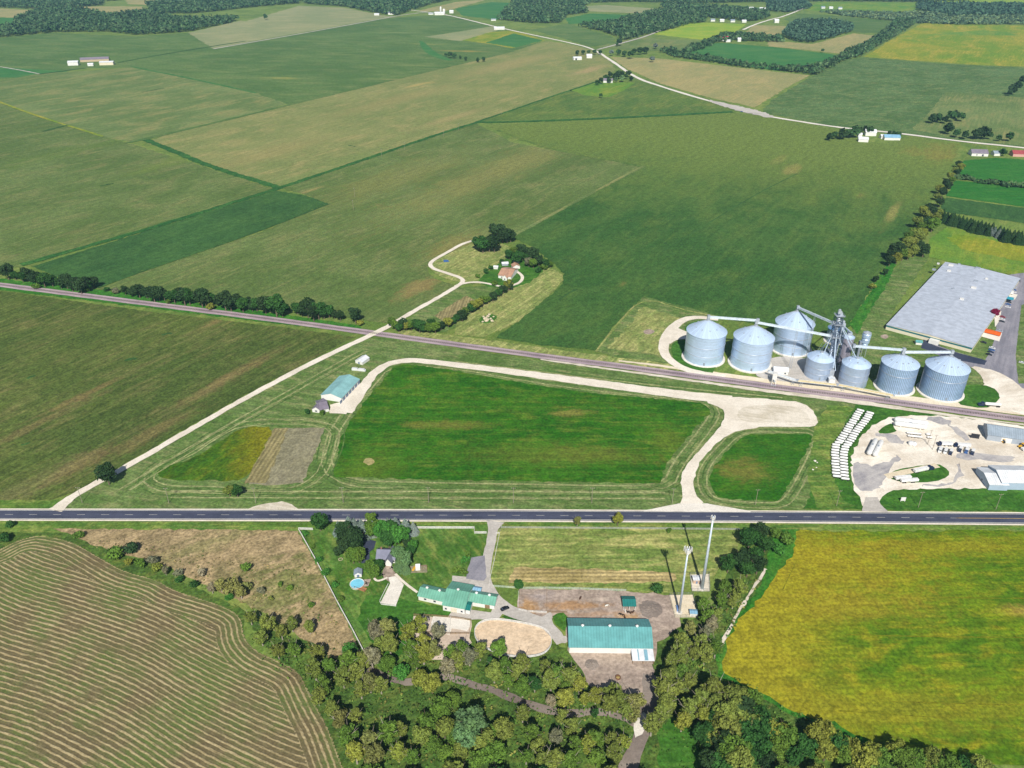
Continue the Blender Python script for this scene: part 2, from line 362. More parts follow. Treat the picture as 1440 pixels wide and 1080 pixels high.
F([(1102, 27), (1125, 19), (1267, 29), (1265, 42), (1230, 47), (1200, 45), (1197, 37), (1115, 32)], 'corn_far', 9)
F([(1080, 57), (1142, 62), (1200, 47), (1231, 50), (1185, 76), (1120, 69), (1080, 65)], 'tan2', 10)
F([(1050, 45), (1058, 35), (1112, 37), (1100, 47), (1085, 51)], 'tan2', 10)
F([(1000, 7), (1050, 9), (1085, 13), (1080, 19), (1045, 18), (985, 12)], 'deep', 9)
F([(1150, 3), (1300, 4), (1290, 16), (1180, 18), (1130, 14)], 'yellow_core', 9)
F([(1290, -2), (1440, -3), (1700, 0), (1700, 8), (1440, 6), (1300, 4)], 'lime', 8)
F([(40, 11), (140, 9), (200, 9), (205, 18), (150, 24), (110, 15), (65, 16)], 'tan2', 8)
F([(-300, 30), (0, 12), (40, 14), (60, 17), (25, 26), (0, 24)], 'tan2', 8)
F([(-300, 50), (0, 25), (30, 25), (80, 22), (88, 27), (22, 37), (0, 43)], 'deep', 9)
F([(176, 0), (260, -6), (300, -4), (255, 2), (210, 7), (180, 6)], 'tan2', 8)
F([(640, 12), (690, 3), (720, 4), (722, 13), (700, 28), (650, 22)], 'deep', 8)
F([(585, 16), (640, 3), (690, -2), (640, 12), (620, 16)], 'tan2', 8)
# ---- right middle: strips behind the warehouse
F([(1354, 226), (1400, 222), (1600, 235), (1600, 275), (1440, 258), (1345, 250)], 'deep_near', 12)
F([(1343, 254), (1440, 263), (1600, 280), (1600, 312), (1440, 291), (1330, 276)], 'deep_near', 13)
F([(1330, 278), (1440, 292.5), (1600, 314), (1600, 336), (1440, 314), (1320, 297)], 'corn', 13)
F([(1306, 337), (1331, 320), (1380, 326), (1440, 337), (1600, 365), (1600, 420), (1440, 388), (1409, 384), (1370, 375), (1306, 362)], 'yellow_core', 14)
F([(1330, 335), (1345, 328), (1440, 346), (1600, 372), (1600, 405), (1440, 368), (1350, 352)], 'yellow_far', 15, sm=2, jit=3)
F([(1190, 475), (1215, 440), (1250, 385), (1275, 362), (1306, 362), (1275, 410), (1246, 456), (1370, 492), (1409, 386), (1440, 390), (1600, 430), (1600, 620), (1440, 575), (1330, 550), (1100, 500)], 'mown', 14)
F([(1195, 455), (1215, 425), (1247, 372), (1262, 368), (1245, 405), (1222, 440), (1205, 470)], 'weed_strip', 15)
# ---- railway side strips
F([(-300, 370), (0, 392), (200, 415), (380, 440), (505, 458), (515, 470), (360, 452), (180, 430), (0, 408), (-300, 385)], 'weed_strip', 14)
# ---- field by the silo ring road, hay strip by the farmhouse
F([(905, 417), (1010, 444), (1000, 470), (950, 520), (880, 507), (838, 494)], 'mown', 15)
F([(905, 432), (948, 445), (960, 452), (928, 500), (855, 490)], 'hay_lane', 16, jit=2)
F([(585, 440), (640, 405), (690, 402), (708, 405), (660, 450), (625, 468), (560, 462)], 'mown', 15)
F([(610, 445), (655, 416), (668, 422), (630, 455)], 'stub', 16)
F([(620, 470), (700, 415), (762, 375), (790, 382), (792, 400), (700, 476)], 'hay_lane', 15, sm=1)
F([(603, 372), (640, 352), (672, 340), (720, 345), (740, 372), (738, 390), (700, 402), (648, 398), (612, 388)], 'hay_lane', 15, sm=1)
F([(680, 385), (725, 355), (765, 365), (770, 378), (735, 405), (690, 405), (672, 398)], 'lawn_dark', 16, sm=1)
F([(820, 497), (905, 507), (1010, 523), (1010, 528), (900, 516), (720, 492), (560, 470), (560, 464), (640, 472)], 'hay_lane', 17)
# ---- the triangle of cropland by the lane
F([(-300, 387), (0, 409), (200, 437), (400, 461), (498, 474), (362, 547), (270, 598), (178, 651), (112, 690), (70, 704), (-300, 704)], 'olive_near', 16)
F([(-300, 704), (70, 704), (95, 702), (85, 716), (-300, 716)], 'verge', 17)
# ---- the lot in the middle
F([(88, 713), (115, 694), (182, 658), (275, 604), (365, 553), (500, 478), (545, 474), (720, 502), (930, 529), (1180, 561), (1205, 566), (1130, 718), (88, 716)], 'mown', 17)
F([(552, 517), (567, 512), (630, 520), (720, 536), (820, 552), (985, 567), (997, 575), (997, 582), (970, 612), (937, 652), (927, 680), (830, 679), (720, 677), (590, 675), (469, 671), (470, 662), (480, 615), (490, 597), (512, 565), (535, 540)], 'lot', 18)
F([(1080, 610), (1045, 612), (1025, 632), (1002, 657), (997, 680), (1003, 695), (1015, 702), (1080, 705), (1097, 703), (1117, 670), (1143, 616), (1138, 611)], 'lot2', 18, sm=1)
F([(345, 600), (390, 601), (372, 630), (347, 677), (300, 676), (235, 676), (221, 669), (219, 661), (275, 645), (310, 620)], 'weeds', 18, sm=1)
F([(398, 603), (458, 602), (442, 640), (426, 680), (380, 684), (350, 681), (372, 640)], 'bare', 18)
F([(386, 603), (406, 602), (374, 680), (345, 680)], 'stub', 19)
F([(1130, 716), (1205, 566), (1245, 574), (1440, 601), (1600, 622), (1600, 724), (1440, 720)], 'lawn_dark', 18)
F([(1150, 570), (1205, 572), (1190, 590), (1165, 640), (1180, 700), (1208, 716), (1130, 716)], 'verge', 19, sm=1)
# ---- south of the highway
F([(-300, 733), (0, 733), (420, 734), (720, 735), (1080, 738), (1440, 742), (1800, 746), (1800, 756), (1440, 747), (1100, 745), (700, 742), (420, 746), (-300, 748)], 'verge', 10)
F([(-300, 748), (110, 748), (220, 800), (345, 860), (345, 905), (300, 870), (180, 808), (62, 752), (0, 775), (-300, 850)], 'wood_floor', 3)
F([(75, 744), (418, 746), (450, 800), (508, 915), (470, 925), (400, 880), (345, 850), (240, 800), (150, 772), (110, 758)], 'pasture', 11)
F([(420, 746), (455, 741), (690, 739), (688, 790), (668, 818), (600, 830), (560, 878), (600, 905), (540, 945), (513, 920)], 'lawn', 12)
F([(560, 742), (690, 741), (686, 790), (660, 815), (590, 826), (560, 800), (575, 770)], 'lawn', 13)
F([(520, 830), (600, 850), (660, 862), (655, 880), (590, 900), (545, 940), (520, 905), (500, 860)], 'lawn_dark', 13, sm=1)
F([(700, 741), (1040, 744), (1035, 775), (1000, 815), (950, 835), (880, 831), (730, 828), (688, 826), (690, 800)], 'hay', 12)
F([(722, 798), (800, 799), (950, 806), (948, 819), (800, 821), (716, 819)], 'stub_h', 13)
F([(1085, 746), (1122, 745), (1122, 775), (1097, 812), (1074, 846), (1044, 873), (1027, 903), (1019, 935), (1027, 948), (1062, 967), (1095, 984), (1142, 1006), (1175, 1013), (1215, 1036), (1295, 1060), (1300, 1066), (1210, 1046), (1140, 1018), (1060, 978), (1012, 950), (1006, 930), (1018, 890), (1050, 850), (1078, 810)], 'weed_strip', 11, jit=1.0)
F([(1120, 747), (1440, 747), (1800, 751), (1800, 1140), (1440, 1080), (1293, 1063), (1247, 1053), (1213, 1040), (1173, 1017), (1140, 1010), (1093, 987), (1060, 970), (1023, 950), (1015, 933), (1023, 900), (1040, 870), (1070, 843), (1093, 807), (1117, 773)], 'yellow', 12, jit=1.2)
F([(330, 850), (420, 900), (500, 905), (560, 880), (700, 890), (800, 910), (930, 900), (1000, 850), (1060, 740), (1120, 745), (1085, 810), (1020, 905), (1012, 940), (1080, 985), (1210, 1042), (1440, 1085), (1800, 1150), (1800, 1500), (300, 1500), (505, 1150), (440, 990)], 'wood_floor', 4)
F([(728, 828), (880, 831), (945, 838), (960, 880), (925, 905), (916, 950), (930, 990), (905, 1010), (860, 975), (830, 965), (800, 915), (796, 870), (760, 868), (728, 862)], 'dirt', 14)
F([(668, 880), (690, 871), (730, 876), (765, 884), (776, 896), (775, 912), (760, 924), (720, 926), (685, 915), (667, 900)], 'sand', 14, sm=2, jit=.1)
F([(582, 866), (665, 873), (662, 905), (630, 930), (600, 925), (572, 895)], 'yard_pale', 14)
F([(608, 866), (640, 868), (632, 892), (606, 890)], 'concrete', 15)
F([(636, 870), (660, 872), (658, 888), (634, 886)], 'concrete', 15)
F([(777, 862), (797, 862), (797, 890), (783, 880)], 'lawn_dark', 16, sm=1)
F([(705, 868), (712, 863), (760, 877), (715, 873)], 'lawn_dark', 16, sm=1)
# creek, track through the woods
ribbon('creek_bed', [(505, 935), (540, 952), (575, 962), (605, 948), (640, 955), (690, 970), (740, 990), (790, 1005), (850, 1000), (900, 1020)], 3.4, M['creek'], 15, .6)
ribbon('dirt_track', [(918, 950), (914, 985), (908, 1015), (898, 1045), (880, 1085), (850, 1140)], [9, 7, 6, 6, 7, 7], M['creek'], 16, .4)
F([(896, 1010), (910, 1000), (912, 1018), (897, 1040), (890, 1035)], 'concrete', 17, sm=1)
ribbon('stony_path', [(1076, 800), (1062, 825), (1048, 845), (1030, 875), (1016, 905)], 1.6, M['gravel_pad'], 16, .5)
# ditch lines and tracks between fields
for pts, wd, mt in (
    ([(30, 373), (200, 325), (360, 275), (392, 265), (535, 217), (622, 187), (672, 172)], 9, 'hedge_strip'),
    ([(670, 172), (720, 172), (880, 165.5), (1030, 157.5)], 12, 'hedge_strip'),
    ([(670, 172), (720, 155), (802, 127), (842, 114)], 6, 'hedge_strip'),
    ([(205, 197), (240, 211), (300, 236), (392, 264)], 11, 'hedge_strip'),
    ([(180, 201), (255, 184), (360, 159), (485, 129), (575, 107), (660, 87), (722, 72)], 10, 'corn_far'),
    ([(138, 405), (200, 382), (360, 327.5), (462, 287)], 3, 'corn'),
    ([(700, 183), (770, 210), (845, 222), (903, 235)], 6, 'green0'),
    ([(-60, 120), (0, 144), (60, 166), (145, 192)], 5, 'yellow_far'),
    ([(55, 104.5), (120, 96)], 9, 'corn'), ([(165, 88.5), (220, 78), (300, 65), (345, 58)], 9, 'corn'),
    ([(185, 94), (275, 112), (360, 131)], 7, 'deep'),
    ([(905, 234), (850, 262), (780, 300), (720, 333)], 5, 'olive2'),
    ([(838, 495), (868, 455), (905, 418), (960, 436), (1005, 445)], 1.6, 'hay_lane'),
    ([(1120, 245), (1060, 275), (995, 315), (930, 355)], 1.6, 'corn')):
    ribbon('field_track', [p for p in pts], wd, M[mt], 20, wd*.12)
# ---- roads
def strip(name, top, bot, mat, layer):
    a = [at(x, y) for x, y in top]; b = [at(x, y) for x, y in bot]
    z = LAYER*layer
    vs = [(p.x, p.y, z) for p in a+b]; n = len(a)
    fs = [(n+i, n+i+1, i+1, i) for i in range(n-1)]
    me = bpy.data.meshes.new(name); me.from_pydata(vs, [], fs); me.update()
    return tag(link(name, me, M[mat]), kind='structure')
RX = [-500, 0, 360, 720, 1080, 1440, 1900]
RT = [717.0, 717.6, 718.0, 718.6, 720.3, 722.8, 727.0]
RB = [730.6, 731.2, 731.8, 732.6, 734.3, 737.6, 743.0]
strip('road_shoulder', [(x, y-1.7) for x, y in zip(RX, RT)], [(x, y+2.0) for x, y in zip(RX, RB)], 'gravel', 22)
strip('highway', list(zip(RX, RT)), list(zip(RX, RB)), 'asphalt', 24)
def lane(t): return [at(x, a+(b-a)*t) for x, a, b in zip(RX, RT, RB)]
vs, fs = [], []
def addr(pts, wd, z, smooth=0):
    v, f = ribbon_mesh(pts, wd, z, 0, smooth); k = len(vs); vs.extend(v); fs.extend(tuple(i+k for i in q) for q in f)
addr(lane(.08), .3, LAYER*26); addr(lane(.92), .3, LAYER*26)
cl = resample(lane(.5), 1.5, False)
i = 0
while i+6 < len(cl):
    if cl[i].x < at(1340, 729).x: addr([cl[i], cl[i+3]], .16, LAYER*26)
    i += 9
me = bpy.data.meshes.new('road_markings'); me.from_pydata(vs, [], fs); me.update()
tag(link('road_markings', me, M['whiteline']), kind='structure')
vs, fs = [], []
c2 = [p for p in cl if p.x > at(1340, 729).x]
addr(c2, .3, LAYER*26)
me = bpy.data.meshes.new('road_markings'); me.from_pydata(vs, [], fs); me.update()
tag(link('road_markings', me, M['yellowline']), kind='structure')
# railway ballast and the gravel road beside it
RAIL = [(-300, 361), (0, 401), (180, 424), (360, 446.5), (510, 467), (720, 496), (930, 523), (1100, 546.5), (1260, 566), (1380, 583), (1440, 590.5), (1800, 640)]
ribbon('railway_bed', RAIL, 8.5, M['rail'], 24, .3, 1)
ribbon('gravel_road', [(870, 508), (930, 515), (1010, 527), (1100, 539), (1180, 548.5), (1260, 559), (1380, 574), (1440, 581), (1700, 615)], [2, 3, 6, 7, 7, 7, 7, 7, 7], M['beige'], 22, .4)
ribbon('gravel_siding', [(760, 506), (930, 529.5), (1080, 551), (1180, 562), (1300, 580), (1440, 598)], [2, 2.5, 4, 6, 4, 2], M['gravel_pad'], 22, .5)
# gravel lanes and drives
LANE = [(78, 719), (97, 703), (115, 691), (182, 655), (275, 600.5), (362, 551), (450, 505), (545, 461), (575, 442), (620, 417), (646, 401)]
ribbon('gravel_lane', LANE, [9, 6, 5, 5, 5, 5, 5.5, 5.5, 5, 4.5, 4.5], M['gravel'], 26, .4)
ribbon('gravel_lane', [(646, 401), (652, 396), (648, 391), (630, 385), (610, 379), (604, 373), (608, 367), (630, 355), (648, 344), (665, 339)], 4.2, M['gravel'], 25, .2)
ribbon('gravel_lane', [(640, 403), (655, 398), (672, 397), (690, 400), (705, 404), (722, 402), (734, 396), (735, 388), (726, 382), (718, 379)], 3.2, M['gravel'], 25, .2)
ribbon('gravel_drive', [(487, 581), (500, 562), (515, 540), (527, 524), (545, 512), (575, 506.5), (620, 511), (720, 523.5), (850, 541), (950, 555), (1030, 563)], [9, 9, 8, 7, 7, 7, 7, 9, 10, 11, 12], M['gravel'], 24, .55)
F([(1000, 557), (1080, 562), (1130, 566), (1147, 583), (1150, 598), (1135, 602), (1080, 600), (1035, 606), (1012, 620), (995, 637), (980, 655), (975, 680), (977, 695), (993, 712), (957, 712), (960, 698), (957, 680), (960, 660), (985, 632), (1010, 605), (1020, 585), (1016, 574), (990, 566)], 'gravel', 25, 'gravel_drive', 1, .6)
F([(1040, 572), (1090, 570), (1125, 574), (1138, 588), (1140, 597), (1095, 594), (1060, 596), (1035, 590)], 'gravel_pad', 26, 'gravel_pad', 2, .5)
F([(955, 709), (994, 709), (1055, 719.5), (1055, 721), (905, 720), (905, 718.8)], 'concrete', 27, 'driveway_apron', 0, .1)
F([(514, 540), (502, 540), (480, 566), (465, 570), (463, 582), (487, 583), (500, 566)], 'gravel', 25, 'gravel_pad', 0, .4)
F([(360, 712), (385, 707), (400, 706), (413, 712), (420, 718), (345, 718)], 'gravel_pad', 23, 'gravel_pad', 1, .4)
ribbon('gravel_road', [(1010, 450), (985, 446.5), (965, 448), (948, 458), (936, 475), (932, 490), (938, 505), (960, 519), (985, 526), (1020, 531)], [5, 6, 7, 8, 9, 8, 7, 7, 7, 8], M['gravel'], 23, .3)
F([(946, 459), (958, 464), (972, 469), (985, 470), (985, 478), (962, 477), (950, 479), (941, 486), (936, 474)], 'gravel', 24, 'gravel_pad', 1, .2)
F([(968, 455), (985, 451), (1012, 453), (1010, 478), (965, 478), (962, 462)], 'lawn_dark', 22, 'lawn', 1, .2)
F([(942, 486), (955, 479), (1000, 478), (1010, 528), (975, 524), (948, 510)], 'lawn_dark', 22, 'lawn', 1, .2)
F([(1060, 508), (1110, 500), (1210, 520), (1215, 550), (1080, 535), (1060, 528)], 'gravel_grey', 23, 'gravel_pad', 1, .3)
ribbon('far_road', [(560, 12), (600, 17), (630, 21), (690, 36), (720, 43), (767, 53), (800, 60), (832, 68), (850, 79), (872, 94), (895, 110), (930, 122), (985, 139), (1040, 153), (1080, 164), (1130, 172), (1190, 181), (1260, 187), (1340, 198), (1440, 208), (1700, 240)], 8.5, M['concrete'], 24, .8)
F([(990, 139), (1020, 145.5), (1060, 154), (1090, 163.5), (1085, 167), (1040, 157), (1010, 148)], 'gravel_grey', 25, 'gravel_pad', 1, 2)
ribbon('far_road', [(300, 69), (360, 58.5), (440, 44.5), (535, 27), (560, 22), (600, 17)], 7, M['gravel_grey'], 23, .6)
ribbon('far_road', [(840, 70), (870, 62), (910, 51), (935, 40), (950, 38)], 7, M['gravel_grey'], 23, .6)
ribbon('far_road', [(1045, 42), (1060, 35), (1085, 27), (1100, 24), (1125, 14), (1135, 10)], 8, M['concrete'], 23, .6)
ribbon('farm_track', [(0, 94), (30, 99), (55, 104)], 4, M['gravel_grey'], 21, .5)
# co-op yard
F([(1217, 717), (1210, 703), (1198, 686), (1196, 650), (1204, 625), (1225, 600), (1250, 586), (1300, 584), (1370, 590), (1440, 601), (1700, 630), (1700, 705), (1440, 687), (1330, 688), (1262, 689), (1243, 697), (1235, 707), (1243, 719)], 'yard', 22, 'gravel_yard', 1, 1.0)
F([(1200, 650), (1215, 655), (1240, 655), (1262, 640), (1268, 645), (1245, 665), (1240, 685), (1228, 693), (1205, 690)], 'yard_grey', 23, 'gravel_yard', 2, 1.6)
F([(1228, 612), (1250, 608), (1275, 622), (1262, 626), (1245, 618)], 'yard_grey', 23, 'gravel_yard', 2, 1.6)
F([(1340, 640), (1380, 636), (1430, 645), (1420, 650), (1350, 647)], 'yard_grey', 23, 'gravel_yard', 2, 1.6)
F([(1330, 597), (1345, 602), (1365, 620), (1360, 622), (1342, 610)], 'yard_grey', 23, 'gravel_yard', 2, 1.6)
F([(1300, 585), (1335, 590), (1340, 600), (1300, 592)], 'yard_grey', 23, 'gravel_yard', 2, 1.6)
F([(1345, 650), (1350, 668), (1335, 680), (1280, 684), (1330, 684), (1352, 672), (1350, 655)], 'yard_grey', 23, 'gravel_yard', 1, 1.6)
F([(1249, 667), (1262, 661), (1290, 656), (1318, 652), (1334, 662), (1334, 671), (1315, 679), (1270, 680), (1250, 673)], 'lawn_dark', 24, 'lawn', 1, .2)
ribbon('gravel_strip', [(1246, 671), (1275, 664), (1300, 659), (1318, 655)], 4.5, M['beige'], 25, .2)
F([(1233, 610), (1242, 600), (1255, 595), (1258, 604), (1262, 607), (1248, 611)], 'lawn_dark', 24, 'lawn', 1, .2)
F([(1217, 700), (1234, 700), (1238, 710), (1248, 719.5), (1248, 721), (1212, 720), (1212, 718)], 'gravel_grey', 25, 'driveway_apron', 0, .1)
# warehouse car park
F([(1412, 388), (1440, 384), (1600, 400), (1600, 590), (1440, 552), (1418, 556), (1400, 530), (1340, 508), (1295, 490), (1300, 480), (1345, 496), (1385, 507), (1395, 490), (1405, 440)], 'asphalt_lot', 22, 'car_park', 0, .3)
F([(1297, 481), (1340, 495), (1388, 508), (1384, 514), (1340, 506), (1295, 490)], 'asphalt_dark', 23, 'car_park', 0, .2)
F([(1298, 478), (1315, 479), (1322, 487), (1300, 484)], 'asphalt_dark', 23, 'car_park', 0, .2)
F([(1362, 514), (1400, 522), (1425, 535), (1440, 550), (1600, 590), (1600, 640), (1440, 582), (1395, 577), (1365, 560), (1385, 545), (1380, 528)], 'yard', 23, 'gravel_yard', 1, .4)
F([(1365, 540), (1395, 544), (1408, 558), (1400, 568), (1385, 576), (1340, 568), (1350, 548)], 'lawn_dark', 24, 'lawn', 1, .3)
F([(1436, 430), (1460, 420), (1480, 540), (1432, 540), (1428, 500)], 'mown', 24, 'lawn', 0, .2)
# horse farm drive
ribbon('gravel_drive', [(697, 734), (693, 745), (691, 762), (684, 790), (682, 815), (692, 838), (706, 855), (730, 865), (765, 876), (782, 893), (790, 905)], [10, 5, 5, 5, 5, 6, 8, 6.5, 6, 6, 5], M['gravel_grey'], 22, .2)
F([(663, 785), (682, 782), (684, 812), (680, 818), (655, 815), (658, 800)], 'asphalt_lot', 24, 'car_park', 0, .2)
F([(636, 810), (655, 812), (680, 818), (700, 840), (712, 858), (700, 872), (664, 872), (630, 868), (640, 855), (690, 862), (699, 845), (665, 832), (636, 820)], 'gravel_grey', 21, 'gravel_pad', 0, .2)
F([(770, 862), (777, 862), (776, 875), (788, 895), (798, 896), (797, 906), (788, 905), (772, 885), (752, 870), (765, 868)], 'gravel_grey', 23, 'gravel_pad', 1, .2)
F([(514, 745), (521, 745), (521, 760), (529, 762), (526, 772), (520, 777), (520, 793), (508, 793), (511, 770)], 'asphalt_dark', 22, 'driveway', 0, .1)
F([(540, 797), (553, 795), (556, 808), (568, 823), (549, 820), (537, 812)], 'dirt', 22, 'patio', 1, .1)
F([(546, 813), (556, 811), (568, 823), (549, 821)], 'concrete', 23, 'patio', 0, .1)
F([(549, 821), (568, 823), (557, 852), (535, 849)], 'concrete', 24, 'concrete_court', 0, .03)
ribbon('garden_path', [(556, 808), (568, 820), (587, 834)], 1.4, M['gravel'], 25, .05)
ribbon('garden_path', [(526, 814), (530, 818), (536, 817), (545, 813)], 1.2, M['gravel'], 25, .05)
F([(512, 816), (522, 815), (518, 825), (510, 826)], 'dirt', 22, 'patio', 0, .05)
# tower compounds
F([(941, 838), (974, 837), (981, 869), (949, 869)], 'beige', 22, 'gravel_pad', 0, .1)
F([(970, 809), (997, 808), (998, 832), (973, 832)], 'gravel_pad', 22, 'gravel_pad', 0, .1)
# bunker pile at the hay strip, bare spots
F([(673, 448), (690, 441), (701, 446), (690, 455), (676, 455)], 'lawn_dark', 18, sm=1, jit=.3)
F([(905, 465), (915, 463), (922, 467), (914, 471), (906, 470)], 'dirt', 18, sm=1, jit=.3)
F([(511, 646), (520, 644), (528, 648), (522, 655), (512, 653)], 'tan2', 19, sm=1, jit=.6)
F([(1236, 473), (1246, 470), (1250, 474), (1244, 478)], 'dirt', 18, sm=1, jit=.3)

def mow_rings(pix, dists, sm=1):
    P = chaikin([at(*p) for p in pix], sm); n = len(P)
    area = sum(P[i-1].x*P[i].y-P[i].x*P[i-1].y for i in range(n))
    for k, (d, wd, mt) in enumerate(dists):
        Q = []
        for i in range(n):
            t = (P[(i+1) % n]-P[i-1]).normalized(); nr = Vector((t.y, -t.x, 0))*(1 if area > 0 else -1)
            Q.append(P[i]+nr*d)
        vs, fs = ribbon_mesh(Q+Q[:1], wd, lz(17)+.008, .22, 1)
        me = bpy.data.meshes.new('mow_line'); me.from_pydata(vs, [], fs); me.update(); tag(link('mow_line', me, M[mt]), kind='structure')
LOT = [(552, 517), (630, 520), (720, 536), (820, 552), (985, 567), (995, 580), (970, 612), (937, 652), (927, 680), (830, 679), (720, 677), (590, 675), (469, 671), (480, 615), (490, 597), (512, 565), (535, 540)]
mow_rings(LOT, [(3, 1.2, 'mow_pale'), (6.5, 1.0, 'mow_dark'), (9.5, 1.1, 'mow_pale'), (13, 1.0, 'mow_dark')])
LOT2 = [(1080, 610), (1045, 612), (1025, 632), (1002, 657), (997, 680), (1003, 695), (1015, 702), (1080, 705), (1097, 703), (1117, 670), (1143, 616), (1138, 611)]
mow_rings(LOT2, [(2, 1.0, 'mow_pale'), (4.5, .9, 'mow_dark'), (7, .9, 'mow_pale')])
mow_rings([(345, 600), (462, 601), (455, 630), (430, 684), (347, 684), (300, 680), (235, 680), (217, 668), (275, 643), (310, 618)], [(3, 1.0, 'mow_pale'), (6, 1.0, 'mow_dark'), (9, 1.0, 'mow_pale'), (12.5, 1.0, 'mow_dark')])
for y, mt, wd in ((692, 'mow_pale', 1.3), (697, 'mow_dark', 1.2), (701, 'mow_pale', 1.1), (704.5, 'mow_dark', .9), (688, 'mow_dark', 1.0)):
    ribbon('mow_line', [(240, y-1), (430, y), (700, y), (935, y+1)], wd, M[mt], 18, .3)
for d, mt in ((3, 'mow_pale'), (6.5, 'mow_dark'), (10, 'mow_pale'), (14, 'mow_dark')):
    ribbon('mow_line', [(160+d*2.2, 690), (215+d*2.0, 657), (300+d*1.9, 606), (400+d*1.8, 550), (500+d*1.6, 494)], 1.2, M[mt], 18, .3)
for d, mt in ((0, 'mow_dark'), (2.5, 'mow_pale'), (5, 'mow_dark')):
    ribbon('mow_line', [(640, 506+d), (800, 526+d), (930, 541+d), (1100, 558+d*.7)], 1.2, M[mt], 18, .3)
# thin dark and pale marks in the crops: wet spots, wheel tracks
for pts, wd, mt in (([(228, 472), (236, 469), (242, 470)], 2.4, 'corn'), ([(175, 508), (188, 504), (192, 506)], 2.4, 'corn'), ([(30, 627), (42, 623)], 2, 'corn'), ([(38, 533), (50, 528)], 2.2, 'corn'), ([(780, 362), (798, 366), (806, 373)], 2.0, 'corn'), ([(786, 422), (800, 412), (811, 407)], 2.2, 'corn'), ([(907, 403), (922, 395)], 2, 'corn'), ([(490, 205), (500, 206)], 3, 'corn'), ([(140, 262), (160, 258)], 3, 'corn'), ([(200, 130), (230, 124)], 4, 'corn'), ([(60, 185), (95, 176)], 6, 'corn')):
    ribbon('field_track', pts, wd, M[mt], 20, wd*.3)

for a, b in (((1190, 893), (1440, 897)), ((1250, 987), (1440, 992)), ((1290, 840), (1440, 842)), ((1120, 790), (1100, 830)), ((1035, 945), (1050, 958)), ((1180, 1000), (1330, 1010))):
    ribbon('wheel_track', [a, ((a[0]+b[0])/2, (a[1]+b[1])/2+.8), b], .5, M['weeds'], 16, .2)
F([(928, 1022), (950, 1012), (975, 1020), (985, 1050), (990, 1090), (925, 1090), (918, 1060)], 'lawn_dark', 6, 'clearing', 1, 2.2)
